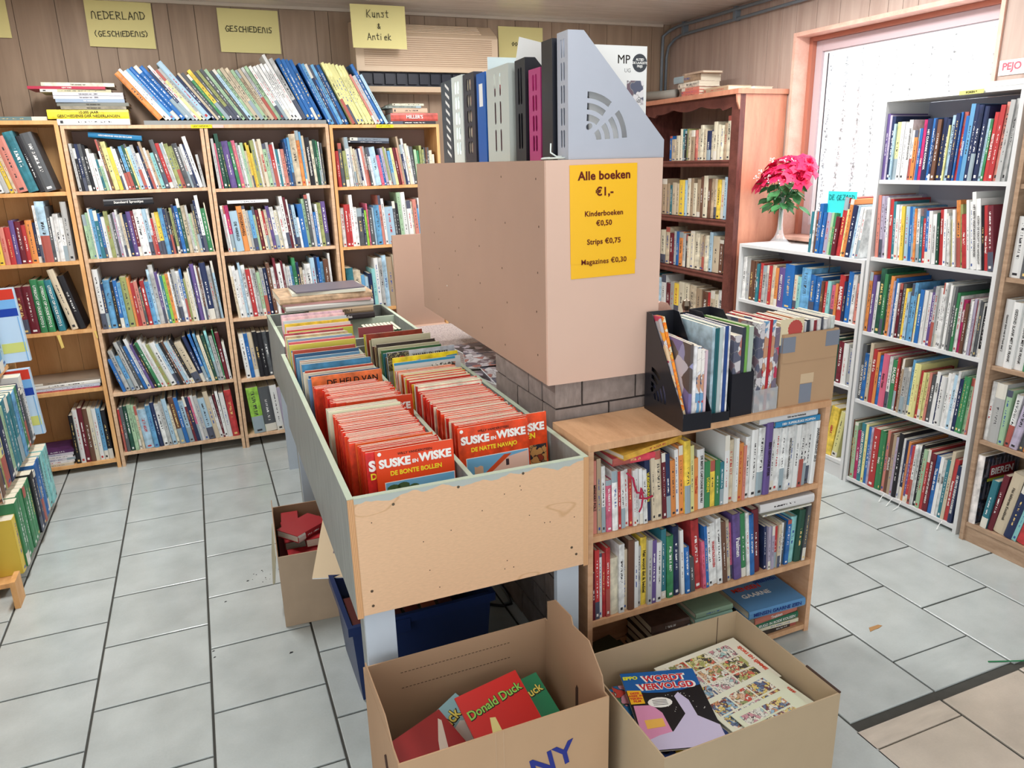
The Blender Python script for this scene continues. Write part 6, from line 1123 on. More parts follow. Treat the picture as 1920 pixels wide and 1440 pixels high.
# ================================================================== FLOOR CARTONS, TUB, UNDER THE BIN
c1 = carton('open brown carton of duck comics in front of the bin', Matrix.Translation((.262, 1.385, .0005)) @ Matrix.Rotation(R(0.3), 4, 'Z'), .545, .375, .40, .004, M_CARD, M_CARDIN)
e = MB(); e.prism([(.02, .4003), (.355, .4003), (.352, .47), (.30, .505), (.20, .512), (.19, .49), (.10, .50), (.03, .44)], 'x', 0, .003, 0, Matrix.Translation((.541, 0, 0)) @ Matrix.Translation((0, 0, .4)) @ Matrix.Rotation(R(-1), 4, 'Y') @ Matrix.Translation((0, 0, -.4))); e.build('right_flap', M_CARDIN, c1, fixn=True)
e = MB(); e.prism([(.05, .4003), (.35, .4003), (.34, .438), (.12, .442)], 'x', 0, .003, 0, Matrix.Translation((0.0005, 0, 0))); e.build('left_flap', M_CARDIN, c1, fixn=True)
for k in range(2):
    for i in range(30): bx('perforation', (.10+i*.011, .1065+i*.011, .3702, .3708, .352-.05*k, .3535-.05*k), M_HOLE, c1)
b = MB(); b.prism([(.14, .22), (.175, .22), (.175, .30), (.168, .315), (.16, .31), (.16, .24), (.14, .235)], 'x', .5402, .5408); b.build('handle_cut', M_HOLE, c1, fixn=True)
for x_ in (.235, .255): bx('crease', (x_, x_+.002, -.0007, -.0001, 0, .399), plain('crease_shade', (190, 160, 130), .9), c1)
text('printed_letters', 'NY', .09, plain('blue_carton_print', (40, 50, 130), .6), c1, Matrix.Translation((.385, -.001, .262)) @ Matrix.Rotation(R(90), 4, 'X') @ Matrix.Rotation(R(12), 4, 'Z'), bold=.02)
b = MB(); b.tube([(-.0012, .10, .20), (-.0012, .13, .28), (-.0012, .14, .31)], .004, 6); b.build('side_slit', M_HOLE, c1)
c2 = carton('open tan carton of loose comic papers at the bottom right', Matrix.Translation((.852, 1.205, .0005)) @ Matrix.Rotation(R(.5), 4, 'Z'), .545, .415, .345, .004, M_CARDG, M_CARDG)
M2 = Matrix.Translation((.852, 1.205, .0005)) @ Matrix.Rotation(R(.5), 4, 'Z')
bx('corner_seam', (.47, .472, .4102, .4108, .0, .344), M_HOLE, c2); bx('torn_edge', (.541, .5465, .0, .12, .3452, .349), M_HOLE, c2)
duck_cols = {'red': (206, 40, 34), 'green': (46, 134, 92), 'blue': (150, 196, 206), 'dark': (160, 40, 40)}
def duck(label, x, y, z, rx, rz, col, title, tcol, extra=0, w=.20, h=.262, ry=0):
    e = empty('comic_magazine', (x, y, z), (R(rx), R(ry), R(rz))); tag(e, label, 'comic', None)
    bx('pages', (-w/2+.001, w/2-.001, -h/2+.001, h/2-.001, .0006, .0034), M_PAPERW, e); bx('front_cover', (-w/2, w/2, -h/2, h/2, .0035, .0041), plain('cover_'+col, duck_cols[col], .4), e); bx('back_cover', (-w/2, w/2, -h/2, h/2, 0, .0005), MATS['cover_'+col], e)
    if title:
        sh = text('cover_title_outline', title, .044, M_INKK, e, Matrix.Translation((.001, h*.30-.001, .0044)) @ Matrix.Rotation(R(6), 4, 'Z'), bold=.07, fit=w*.92, ext=.0001)
        text('cover_title', title, .044, tcol, e, Matrix.Translation((0, h*.30, .0050)) @ Matrix.Rotation(R(6), 4, 'Z'), bold=.02, fit=w*.9, ext=.0001)
    return e
def flatpoly(parent, name, poly, mat, z, th=.0003):
    b = MB(); b.prism(poly, 'z', z, z+th); return b.build(name, mat, parent, fixn=True)
M_LIME = plain('lime_ink', (150, 206, 90), .5)
# underlying pile
for i in range(5): sheet_thing('comic_magazine', 'comic', f'{ORD[i]} comic from the bottom of the buried pile in the duck carton', (.52+.01*i, 1.56+.005*i, .045+i*.036), (0, 0, R(8*i-12)), .40, .27, .034, mgm[1], group='buried comics in the duck carton') if False else None
pile = empty('comic_stack', (.30, 1.415, .006)); 
for i in range(7): bx('comic_layer', (.01+.003*(i % 3), .46-.004*(i % 4), .01, .30, i*.0135, i*.0135+.0125), [M_PAPERW, mgm[1], plain('layer_cream', (216, 206, 180), .7)][i % 3], pile)
tag(pile, 'stack of buried comics filling the lower half of the duck carton', 'comics'); pile['kind'] = 'stuff'
o = duck('green comic titled Duck at the right inside the duck carton', .676, 1.585, .195, 28, 12, 'green', 'Donald Duck', plain('butter_ink', (240, 226, 110), .5)); flatpoly(o, 'picture', [(-.03, -.11), (.05, -.11), (.055, -.02), (.03, .02), (-.01, .015), (-.03, -.04)], plain('pic_tan', (206, 150, 80), .5), .0042)
o = duck('red comic with green title in the middle of the duck carton', .598, 1.560, .240, 32, 12, 'red', 'Donald Duck', M_LIME); flatpoly(o, 'picture_ear', [(-.06, -.03), (-.035, .045), (-.02, .04), (-.02, -.05)], plain('pic_cream', (236, 226, 150), .5), .0042); flatpoly(o, 'picture_fur', [(-.03, -.05), (.0, -.01), (.03, -.02), (.045, -.06), (.01, -.09), (-.03, -.09)], plain('pic_orange', (206, 110, 50), .5), .0045); flatpoly(o, 'picture_tail', [(-.05, -.12), (.03, -.10), (.035, -.06), (-.02, -.06)], M_INKW, .0048)
o = duck('pale blue comic left of the red one in the duck carton', .495, 1.61, .198, 22, 34, 'blue', 'Duck', plain('butter_ink', (240, 226, 110), .5), w=.18, h=.23); flatpoly(o, 'picture_cloud', [(-.04, -.01), (-.02, .04), (.03, .05), (.07, .02), (.06, -.05), (.0, -.06)], M_INKW, .0042); flatpoly(o, 'picture_path', [(-.09, .02), (-.08, .03), (-.01, -.09), (-.03, -.10)], plain('pic_path', (120, 150, 190), .5), .0045); flatpoly(o, 'picture_lime', [(-.02, -.12), (.08, -.12), (.06, -.08), (-.01, -.09)], M_LIME, .0046); flatpoly(o, 'picture_scarf', [(.03, -.05), (.06, -.03), (.07, -.06), (.04, -.08)], plain('pic_blue', (40, 70, 150), .5), .0049)
o = duck('dark red comic back with small print at the left of the duck carton', .404, 1.545, .214, 22, 24, 'dark', '', None, w=.18, h=.24); flatpoly(o, 'white_smoke', [(-.05, -.02), (.0, .0), (.03, .05), (.07, .10), (.075, .09), (.04, .02), (.01, -.03), (-.04, -.05)], plain('pic_smoke', (226, 214, 200), .5), .0042)
for k in range(9): bx('print_line', (-.04, .02, -.055-k*.0065, -.0525-k*.0065, .0042, .0044), plain('pic_pink_ink', (220, 160, 150), .5), o)
for k in range(7): bx('print_line', (.03, .08, -.015-k*.0065, -.0125-k*.0065, .0042, .0044), MATS['pic_pink_ink'], o)
for i, (x, y, z, rz, c) in enumerate([(.385, 1.62, .145, 12, 1), (.42, 1.62, .135, -20, 0), (.52, 1.63, .125, 10, 1), (.69, 1.52, .108, 4, 1)]): sheet_thing('comic_magazine', 'comic', ['pale comic half hidden at the back left of the duck carton', 'dark comic corner at the back left of the duck carton', 'pale comic behind the blue one in the duck carton', 'pale comic under the green one at the carton right'][i], (x, y, z), (R(0), 0, R(rz)), .16, .2, .005, mgm[c])
# tan carton papers
def comic_page(label, M, w, h, strip_title, seed, base=(232, 230, 214), rows=4, cols=3, photo=None, gut=.006):
    e = empty('comic_paper'); e.matrix_world = M; tag(e, label, 'comic')
    bx('paper', (-w/2, w/2, -h/2, h/2, 0, .0022), plain('newsprint', (232, 230, 214), .7) if base is None else plain('newsprint_%d_%d_%d' % base, base, .7), e)
    r = random.Random(seed); mats = [panel_a, panel_b, panel_c, panel_d]
    pw = (w-.03)/cols; ph = (h-.05)/rows
    for i in range(rows):
        for j in range(cols):
            x0 = -w/2+.015+j*pw; y0 = -h/2+.012+i*ph; bx('drawn_panel', (x0+gut/2, x0+pw-gut/2, y0+gut/2, y0+ph-gut/2, .0023, .0026), mats[(i*2+j+seed+r.randint(0, 1)) % 4], e)
    if strip_title: text('strip_title', strip_title, .016, plain('orange_red_ink', (214, 70, 40), .5), e, Matrix.Translation((0, h/2-.016, .0027)), bold=.03, fit=w*.6)
    return e
panel_a = art_material('drawn_panel_blue', [(150, 190, 214), (226, 206, 120), (90, 110, 150), (214, 150, 110), (236, 232, 220), (120, 60, 56)], 75, .0022); panel_b = art_material('drawn_panel_warm', [(226, 190, 160), (236, 232, 214), (206, 80, 60), (150, 160, 100), (220, 170, 120), (236, 236, 226)], 70, .0022)
panel_c = art_material('drawn_panel_light', [(238, 238, 226), (230, 232, 224), (170, 206, 206), (226, 230, 220), (206, 150, 160), (238, 236, 226)], 65, .0022); panel_d = art_material('drawn_panel_olive', [(176, 180, 110), (226, 220, 180), (214, 206, 120), (70, 66, 60), (214, 110, 90), (236, 232, 214)], 75, .0022)
pile = empty('comic_stack'); pile.matrix_world = M2
for i in range(15): bx('comic_layer', (.02+.006*(i % 3), .515-.008*(i % 4), .012, .39-.004*(i % 3), .006+i*.0135, .006+i*.0135+.0125), [M_PAPERW, mgm[1], plain('layer_cream', (216, 206, 180), .7)][i % 3], pile)
tag(pile, 'stack of loose comic papers filling the bottom of the tan carton', 'comics'); pile['kind'] = 'stuff'
def m2(x, y, z, rx=0, ry=0, rz=0): return M2 @ Matrix.Translation((x, y, z)) @ Euler((R(rx), R(ry), R(rz))).to_matrix().to_4x4()
e = sheet_thing('comic_magazine', 'comic', 'green and yellow comic at the back of the tan carton', (0, 0, 0), (0, 0, 0), .30, .22, .004, art_material('lime_cover_print', [(190, 214, 80), (120, 190, 110), (226, 226, 110), (240, 170, 80), (206, 220, 90)], 9, .001, (.2, .3, .1))); e.matrix_world = m2(.375, .290, .236, 0, 0, 3)
comic_page('large unfolded comic page with coloured strips at the back of the carton', m2(.378, .288, .2605, 1, 1, -87), .20, .30, 'SJORS EN SJIMMIE', 1, rows=3, cols=3)
for i, (x, y, rz, zz) in enumerate([(.375, .150, -84, .238), (.38, .142, -78, .243), (.375, .135, -88, .248), (.385, .132, -80, .253)]): comic_page(['lowest', 'second', 'third', 'fourth'][i]+' yellowed comic paper in the fanned stack at the right of the carton', m2(x, y, zz, 0, 0, rz), .19, .26, None, 3+i)
comic_page('yellowed comic page with orange title on top of the fanned stack', m2(.392, .118, .2655, 0, 1, -82), .19, .27, 'SJEF', 7, rows=3, cols=3, base=(230, 234, 214)); comic_page('smaller comic page lying nearest the front wall of the tan carton', m2(.40, .075, .2725, 0, 1, -84), .11, .21, None, 9, rows=2, cols=2, base=(226, 234, 210))
def cover_mag(label, M, w, h, mat): e = sheet_thing('comic_magazine', 'comic', label, (0, 0, 0), (0, 0, 0), w, h, .004, mat); e.matrix_world = M; return e
blue_art = art_material('blue_city_print', [(30, 110, 170), (40, 130, 180), (214, 150, 170), (230, 224, 210), (60, 110, 80), (206, 70, 60)], 30, .003)
cover_mag('blue comic sticking out left under the space comic', m2(.150, .225, .232, 0, 0, -8), .21, .29, blue_art); cover_mag('second blue comic slightly higher under the space comic', m2(.152, .218, .238, 0, 0, -13), .21, .29, blue_art)
cover_mag('purple magenta comic peeking right of the space comic', m2(.190, .200, .244, 0, 0, -16), .21, .29, art_material('magenta_brick_print', [(196, 30, 90), (206, 50, 100), (170, 20, 80), (120, 40, 110)], 60, .002)); cover_mag('yellow and blue comic right under the space comic', m2(.180, .200, .250, 0, 0, -18), .22, .30, art_material('yellow_night_print', [(236, 206, 70), (80, 100, 160), (120, 140, 190), (206, 206, 90), (60, 80, 140)], 22, .003))
e = cover_mag('space comic titled WORDT VERVOLGD on top in the tan carton', m2(.168, .213, .268, 0, 0, -18), .215, .30, plain('space_black', (22, 20, 26), .35)); Z = .0042
flatpoly(e, 'blue_header', [(-.107, .075), (-.05, .062), (0, .058), (.05, .064), (.107, .08), (.107, .149), (-.107, .149)], plain('header_blue', (24, 96, 170), .35), Z)
flatpoly(e, 'pink_machine', [(-.107, -.13), (-.02, -.12), (-.03, -.02), (-.05, .012), (-.10, .015)], plain('machine_pink', (222, 150, 190), .35), Z); flatpoly(e, 'lilac_snow', [(-.107, -.149), (.107, -.149), (.107, -.08), (.06, -.04), (.055, .02), (.035, .055), (.02, .04), (.03, -.03), (-.02, -.09), (-.06, -.10), (-.107, -.12)], plain('snow_lilac', (206, 200, 232), .35), Z+.0004)
flatpoly(e, 'speech_balloon', [(-.025+.034*math.cos(t_*.42), .02+.02*math.sin(t_*.42)) for t_ in range(15)], M_INKW, Z+.0005); flatpoly(e, 'yellow_strip', [(-.105, .02), (-.066, .02), (-.066, .072), (-.105, .076)], plain('strip_yellow', (244, 190, 40), .4), Z+.0006)
for k in range(4): bx('balloon_line', (-.045, -.005, .010+k*.006, .0118+k*.006, Z+.0009, Z+.0011), M_INKK, e)
flatpoly(e, 'screen', [(-.085, -.075), (-.035, -.07), (-.035, -.04), (-.085, -.043)], plain('screen_orange', (240, 190, 90), .4), Z+.0006)
r = random.Random(9)
for k in range(26): x, y = r.uniform(-.02, .1), r.uniform(-.02, .055); flatpoly(e, 'star', [(x, y), (x+.002, y), (x+.002, y+.002), (x, y+.002)], M_INKW, Z+.0002)
text('cover_title_outline', 'WORDT\nVERVOLGD', .044, M_INKW, e, Matrix.Translation((.012, .100, Z+.0007)), bold=.09, fit=.17, ext=.0001); text('cover_title', 'WORDT\nVERVOLGD', .044, plain('title_red', (206, 36, 50), .4), e, Matrix.Translation((.012, .100, Z+.0012)), bold=.03, fit=.155, ext=.0001)
text('small_title', 'EPPO', .022, plain('lime_yellow_ink', (236, 236, 60), .4), e, Matrix.Translation((-.083, .125, Z+.0012)), bold=.05, fit=.042, ext=.0001); text('strip_text', 'DEZE\nWEEK IN\nTEKEN-\nFILM', .0105, plain('title_red', (206, 36, 50), .4), e, Matrix.Translation((-.0855, .046, Z+.0012)), bold=.04, ext=.0001)
# blue tub
M_TUB = plain('navy_plastic_tub', (26, 44, 88), .35, .4)
tub = empty('storage_tub', (.275, 2.10, 0), (0, 0, R(0.5))); tag(tub, 'dark blue plastic tub on the floor under the comics bin', 'tub')
TLx, TLy, THz = .50, .36, .30
def frustum(mb, x0, x1, y0, y1, z0, z1, ins, t, mi=0):
    A = [(x0+ins, y0+ins), (x1-ins, y0+ins), (x1-ins, y1-ins), (x0+ins, y1-ins)]; B = [(x0, y0), (x1, y0), (x1, y1), (x0, y1)]
    a = [(x0+ins+t, y0+ins+t), (x1-ins-t, y0+ins+t), (x1-ins-t, y1-ins-t), (x0+ins+t, y1-ins-t)]; b_ = [(x0+t, y0+t), (x1-t, y0+t), (x1-t, y1-t), (x0+t, y1-t)]
    for i in range(4):
        j = (i+1) % 4; mb.face([A[i]+(z0,), A[j]+(z0,), B[j]+(z1,), B[i]+(z1,)]); mb.face([a[j]+(z0+t,), a[i]+(z0+t,), b_[i]+(z1,), b_[j]+(z1,)]); mb.face([B[i]+(z1,), B[j]+(z1,), b_[j]+(z1,), b_[i]+(z1,)])
    mb.face([p+(z0,) for p in A][::-1]); mb.face([p+(z0+t,) for p in a])
b = MB(); frustum(b, .012, TLx-.012, .012, TLy-.012, .001, THz, .02, .004); b.build('body', M_TUB, tub)
b = MB()
for (x0, x1, y0, y1) in ((0, TLx, 0, .0118), (0, TLx, TLy-.0118, TLy), (0, .0118, .0119, TLy-.0119), (TLx-.0118, TLx, .0119, TLy-.0119)): b.box(x0, x1, y0, y1, THz-.03, THz)
b.build('rim', M_TUB, tub); bx('grip', (.06, .20, -.004, -.0002, THz-.06, THz-.012), M_TUB, tub)
for i in range(6):
    flat_book('flat_book', 'book', f'{ORD[i]} red brown book visible inside the blue tub', (.355+.06*i, 2.27, .17), R(90), .22, .05, .07, [(110, 40, 30), (150, 70, 40), (90, 40, 36)][i % 3], group='books in the blue tub')
# side carton with red books
c3 = carton('worn carton of red books on the floor left of the bin', Matrix.Translation((.132, 2.70, .0005)) @ Matrix.Rotation(R(4), 4, 'Z'), .135, .52, .305, .004, M_CARDD, M_CARDD) if False else None
M3 = Matrix.Translation((.118, 2.665, .0005)) @ Matrix.Rotation(R(-3), 4, 'Z')
c3 = carton('worn carton of red books on the floor left of the bin', M3, .30, .46, .30, .004, M_CARDD, M_CARDIN)
b = MB(); b.prism([(.0, .3003), (.42, .3003), (.40, .36), (.20, .385), (.05, .34)], 'x', -.0, .003, 0, Matrix.Rotation(R(0), 4, 'Y')); b.build('raised_flap', M_CARDIN, c3, fixn=True)
b = MB(); b.prism([(.01, .30), (.30, .30), (.29, .17), (.14, .11), (.03, .18)], 'x', -.006, -.003, 0, Matrix.Translation((-.001, 0, 0)) @ Matrix.Translation((0, 0, .3)) @ Matrix.Rotation(R(7), 4, 'Y') @ Matrix.Translation((0, 0, -.3))); b.build('hanging_flap', plain('faded_flap', (168, 164, 140), .9), c3, fixn=True)
M_RBK = (176, 34, 40)
for i, (x, y, z, rz, L_, D_, t) in enumerate([(.155, .03, .21, 3, .22, .13, .035), (.15, .32, .21, 92, .20, .12, .035), (.15, .17, .284, 40, .17, .12, .03), (.19, .24, .247, 92, .2, .08, .035), (.10, .34, .247, 88, .17, .07, .035)]):
    p = M3 @ Vector((x, y, z)); flat_book('red_book', 'book', ['front', 'left middle', 'crosswise upper', 'right rear', 'left rear'][i]+' red book in the worn floor carton', p, R(rz-3), L_, D_, t, M_RBK, title='ROMAN' if i == 0 else None, tcol=M_INKW)
b = MB(); b.box(.01, .288, .01, .44, .006, .205); o = b.build('book_stack', plain('red_book_stack', (120, 30, 34), .6), None); o.matrix_world = M3; tag(o, 'lower layers of red books filling the worn floor carton', 'books'); o['kind'] = 'stuff'
p = (.33, 2.60, .30); o = sheet_thing('flat_magazine', 'magazine', 'beige magazine slanting from the worn carton down to the blue tub', (.335, 2.56, .345), (R(24), 0, R(-20)), .16, .27, .006, plain('kraft_cover', (206, 184, 150), .6)); text('title', 'ANWB REIZEN', .016, M_INKK, o, Matrix.Translation((0, .115, .0064)), fit=.13); bx('photo', (-.02, .05, -.03, .04, .0061, .0064), mgm[0], o)
b = MB(); b.tube([(.80, 2.60, .006), (.879, 2.479, .006), (.96, 2.425, .006), (1.05, 2.44, .006), (.972, 2.455, .006)][:3]+[(.955, 2.46, .006)], .005, 6); o = None
b = MB(); b.tube([(.70, 2.56, .007), (.80, 2.52, .007), (.88, 2.475, .007), (.93, 2.44, .007), (.965, 2.44, .007), (.975, 2.50, .010), (.972, 2.60, .02)], .0055, 8); o = b.build('floor_cable', M_BLACK, smooth=True); tag(o, 'black cable looping over the tiles behind the right bin leg', 'cable')

# ================================================================== LEFT BOOKCASE (spines towards the aisle)
lb = empty('bookcase'); lb.matrix_world = face_matrix((-.90, 3.36, 0), 'l'); tag(lb, 'low varnished pine bookcase cropped by the left edge of the photo', 'bookcase')
for y in (0, 1.10): bx('side_panel', (y, y+.02, .06, .345, 0, 1.16), M_PINE, lb)
for z in (.06, .395, .775): bx('shelf', (.0205, 1.0995, .075 if z > .5 else (.03 if z > .2 else .005), .335, z-.02, z), M_PINE, lb)
bx('top_panel', (0, 1.12, .075, .345, 1.1605, 1.18), M_PINE, lb); bx('foot_board', (-.10, -.001, -.035, -.015, 0, .12), M_PINE, lb); bx('back_panel', (.0205, 1.0995, .337, .343, .06, 1.16), M_PINEB, lb)
G10 = 'books in the low left bookcase'; P = 'at the left edge'
row('book', 'book', G10, 'on the bottom shelf '+P, (-.865, 3.36, .0605), 'l', .09, .96, "ye60.80 gn60.95 gn55.96 gn55.95 gn50.94 gn50.93 gn50.92 bk60.95 nv50.9 bl45.96 bl45.95 bl40.95 tl40.9 aq50.92 aq55.94 aq50.94", ((0, 0), (1, 2)), .315, inset=0, depth=.2, hard=False)
row('book', 'book', G10, 'on the middle shelf '+P, (-.895, 3.36, .3955), 'l', .125, .955, "br60.93 nv40.86 py60.90 nv60.86 lg40.90 tl55.94 tl50.94 tl55.92 lb55.9 gn60.90 nv40.90 dg40.8 wh50.96", ((0, 4), (1, 5)), .36, inset=0, depth=.2)
row('book', 'book', G10, 'on the upper shelf '+P, (-.965, 3.36, .7755), 'l', .2, 1.02, "wh60.8 gn50.8 nv50.8 dn60.85 gy50.86 tl70.92 bl40.90 lb50.9 sk60.9", ((0, 3), (1, 4)), .36, inset=0, depth=.2)
def striped_album(label, loc, rot, w, h, t):
    e = empty('road_atlas', loc, rot); tag(e, label, 'atlas'); M_S = plain('album_pale_blue', (190, 214, 234), .35)
    bx('cover', (0, w, 0, t, 0, h), M_S, e); bx('page_block', (-.001, .001, .003, t-.003, .004, h-.004), M_PAPERW, e)
    for z0, z1, c, n in ((h-.055, h-.004, (206, 60, 44), 'red'), (h-.10, h-.056, (120, 176, 226), 'sky'), (h-.14, h-.101, (34, 66, 160), 'royal')): bx('stripe', (.002, w-.004, -.0007, -.0001, z0, z1), plain('stripe_'+n, c, .35), e)
    bx('meadow_stripe', (.002, w-.004, -.0007, -.0001, .05, .10), plain('stripe_meadow', (206, 210, 120), .4), e); bx('edge_stripe', (w-.012, w-.008, -.0012, -.0008, .0, h-.145), plain('stripe_sky', (120, 176, 226), .35), e)
    return e
striped_album('tall pale blue atlas with red and blue stripes, upper one at the left edge', (-1.08, 4.385, .7765), (0, R(-2), R(0)), .21, .375, .03)
striped_album('second striped atlas on the shelf below at the left edge', (-1.075, 4.335, .3965), (0, R(-2), R(0)), .21, .352, .03)
e = sheet_thing('picture_book', 'book', 'book with wood chip photo cover facing the viewer at the left edge', (-.985, 3.44, .548), (R(90), 0, R(0)), .20, .30, .008, art_material('wood_chip_print', [(96, 60, 40), (150, 100, 66), (190, 140, 100), (70, 44, 34), (214, 170, 130), (120, 80, 56)], 55, .003, (.05, .03, .02)))
bx('grey_sky', (-.1, .1, .06, .15, .0081, .0084), plain('frost_grey', (196, 200, 200), .5), e)
# ================================================================== WALL: AIR CONDITIONER, SIGNS, PIPES
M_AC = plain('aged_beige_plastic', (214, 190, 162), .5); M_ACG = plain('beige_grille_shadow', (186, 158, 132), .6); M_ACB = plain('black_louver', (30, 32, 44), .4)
ac = empty('air_conditioner', (1.026, 4.895, 2.134)); ac.scale = (1.02, .64, 1.02); tag(ac, 'beige ribbed wall air conditioner above the right beech bookcase', 'air conditioner')
AW = .905
b = MB(); b.prism([(.0, .115), (.268, .115), (.268, .40), (.20, .40), (.03, .335), (0, .315)], 'x', 0, AW); b.build('housing', M_AC, ac, fixn=True)
b = MB(); b.prism([(.02, .0), (.268, .0), (.268, .026), (.0, .030)], 'x', 0.01, AW-.01); b.build('lower_lip', M_AC, ac, fixn=True)
bx('louver_recess', (.012, AW-.012, .06, .267, .031, .1145), M_ACB, ac)
for k in range(12): bx('louver', (.03+k*.072, .085+k*.072, .035, .055, .045, .105), M_ACB, ac)
for xx in (0, AW-.012): bx('side_cheek', (xx, xx+.012, .01, .268, .0265 if xx else .031, .1145), M_AC, ac)
for k in range(15): bx('grille_rib', (.05, AW-.04, -.004, -.0003, .14+k*.0118, .1455+k*.0118), M_AC, ac); 
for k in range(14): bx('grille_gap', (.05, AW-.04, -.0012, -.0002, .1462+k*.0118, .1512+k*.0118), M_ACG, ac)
for k in range(5):
    t = k/5; b = MB(); b.prism([(.035+.155*t, .3385+.0615*t), (.035+.155*t+.012, .3385+.0615*t+.005), (.035+.155*t+.010, .3385+.0615*t+.010), (.035+.155*t-.002, .3385+.0615*t+.005)], 'x', .12, AW-.10+.0); b.build('top_rib', M_AC, ac, fixn=True)
def sheet_sign(label, M, w, h, lines, curl=.012, seed=1, pw=.6, lw=.0035, lead=2.3, ang=0):
    b = MB(); n = 8
    def pt(i, j, s): u, v = i/n, j/n; dz = curl*((1-v)**2)*(.4+.6*(1-u)); return (-w/2+w*u, -h/2+h*v+(.012*(1-v)*(1-u)*2 if curl > .02 else 0), dz+s)
    for i in range(n):
        for j in range(n):
            b.face([pt(i, j, .0006), pt(i+1, j, .0006), pt(i+1, j+1, .0006), pt(i, j+1, .0006)]); b.face([pt(i, j+1, 0), pt(i+1, j+1, 0), pt(i+1, j, 0), pt(i, j, 0)])
    o = b.build('paper_sign', M_PAPERY); o.matrix_world = M; tag(o, label, 'sign')
    if lines: handwriting('pen_lettering', lines, w*pw, lw, M_INKD, o, Matrix.Translation((0, .004, curl*.55)) @ Matrix.Rotation(R(ang), 4, 'Z'), seed, lead)
    return o
RX = Matrix.Rotation(R(90), 4, 'X')
sheet_sign('yellow paper sign lettered NEDERLAND (GESCHIEDENIS) on the back wall', Matrix.Translation((-.243, 5.062, 2.484)) @ Matrix.Rotation(R(0.8), 4, 'Y') @ RX, .334, .238, [('NEDERLAND', .042), ('(GESCHIEDENIS)', .030)], .006, 2, .82, .0042, 2.6, 2)
sheet_sign('yellow paper sign lettered GESCHIEDENIS in the middle of the back wall', Matrix.Translation((.441, 5.062, 2.474)) @ Matrix.Rotation(R(0.5), 4, 'Y') @ RX, .34, .237, [('GESCHIEDENIS', .040)], .006, 3, .78, .0042, 1.2)
sheet_sign('yellow paper sign lettered Kunst & Antiek curling before the air conditioner', Matrix.Translation((1.150, 4.775, 2.480)) @ RX, .326, .236, [('Kunst', .040), ('&', .030), ('Antiek', .036)], .012, 4, .62, .0040, 1.9)
sheet_sign('yellow paper sign almost hidden behind the files, ending in log', Matrix.Translation((2.185, 5.062, 2.445)) @ RX, .325, .235, [('oorlog', .034)], .006, 5, .6, .004, 1.2, -3)
sheet_sign('yellow paper sign cut off at the top left corner of the photo', Matrix.Translation((-.945, 5.062, 2.515)) @ RX, .335, .235, [], .008, 6)
M_PIPE = plain('grey_blue_painted_pipe', (112, 122, 130), .4)
b = MB(); b.tube([(3.345, .4, 2.594), (3.345, 3.0, 2.594), (3.345, 4.93, 2.590), (3.335, 5.01, 2.575), (3.30, 5.045, 2.54), (3.297, 5.046, 2.40), (3.297, 5.046, 2.02)], .011, 8); o = b.build('conduit_pipe', M_PIPE, smooth=True); tag(o, 'upper grey pipe along the ceiling edge bending down in the back corner', 'pipe', 'grey pipes')
b = MB(); b.tube([(3.352, .4, 2.545), (3.352, 3.6, 2.540), (3.352, 4.90, 2.528), (3.352, 4.98, 2.51), (3.34, 5.03, 2.47), (3.335, 5.046, 2.40), (3.333, 5.046, 2.02)], .010, 8); o = b.build('conduit_pipe', M_PIPE, smooth=True); tag(o, 'lower grey pipe below the ceiling edge on the right wall', 'pipe', 'grey pipes')
for y in (4.86, 4.30, 3.2, 2.3):
    o = bx('pipe_clip', (-.03, .012, -.012, .012, -.065, .02), M_PIPE, None, None, (3.3675, y, 2.59)); tag(o, f'grey pipe clip {["nearest the back corner", "above the gap before the window", "above the window middle", "above the window end"][[4.86, 4.30, 3.2, 2.3].index(y)]} on the right wall', 'clip', 'pipe clips')
e = empty('name_strip'); e.matrix_world = Matrix.Translation((3.3785, 2.482, 2.01)) @ Matrix.Rotation(R(-90), 4, 'Z'); bx('plate', (0, .30, -.003, -.0005, 0, .062), M_PAPERW, e); text('lettering', 'PEJO', .042, plain('faded_red_ink', (206, 90, 104), .5), e, Matrix.Translation((.058, -.0036, .034)) @ RX, bold=.03, fit=.09); text('small_lettering', 'VERHUUR\nSERVICE', .016, MATS['faded_red_ink'], e, Matrix.Translation((.16, -.0036, .036)) @ RX, bold=.02); bx('fine_print', (.015, .28, -.0034, -.0031, .008, .011), MATS['pale_grey_ink'], e); tag(e, 'small white name strip with red lettering beside the window', 'sign')
# turquoise divider card among the books on the low white case
e = empty('divider_sign'); e.matrix_world = Matrix.Translation((3.085, 3.115, 1.455)) @ Matrix.Rotation(R(-90), 4, 'Z'); bx('card', (0, .19, 0, .0015, -.16, .055), plain('turquoise_card', (60, 206, 206), .5), e)
handwriting('pen_lettering', [('DE GEZOND', .026)], .17, .003, plain('teal_pen', (20, 110, 120), .6), e, Matrix.Translation((.096, -.0005, .018)) @ RX, 3, 1.0); tag(e, 'turquoise card lettered DE GEZON rising behind the books by the window', 'sign')
# bookmark ribbon on low case
b = MB(); b.prism([(0, 0), (.008, 0), (.012, -.06), (.007, -.085), (.003, -.085), (.006, -.06)], 'y', 0, .001); o = b.build('ribbon', M_BLACK, fixn=True); o.matrix_world = Matrix.Translation((3.046, 3.03, 1.18)) @ Matrix.Rotation(R(-90), 4, 'Z'); tag(o, 'dark ribbon hanging over the edge of the low white bookcase', 'ribbon')
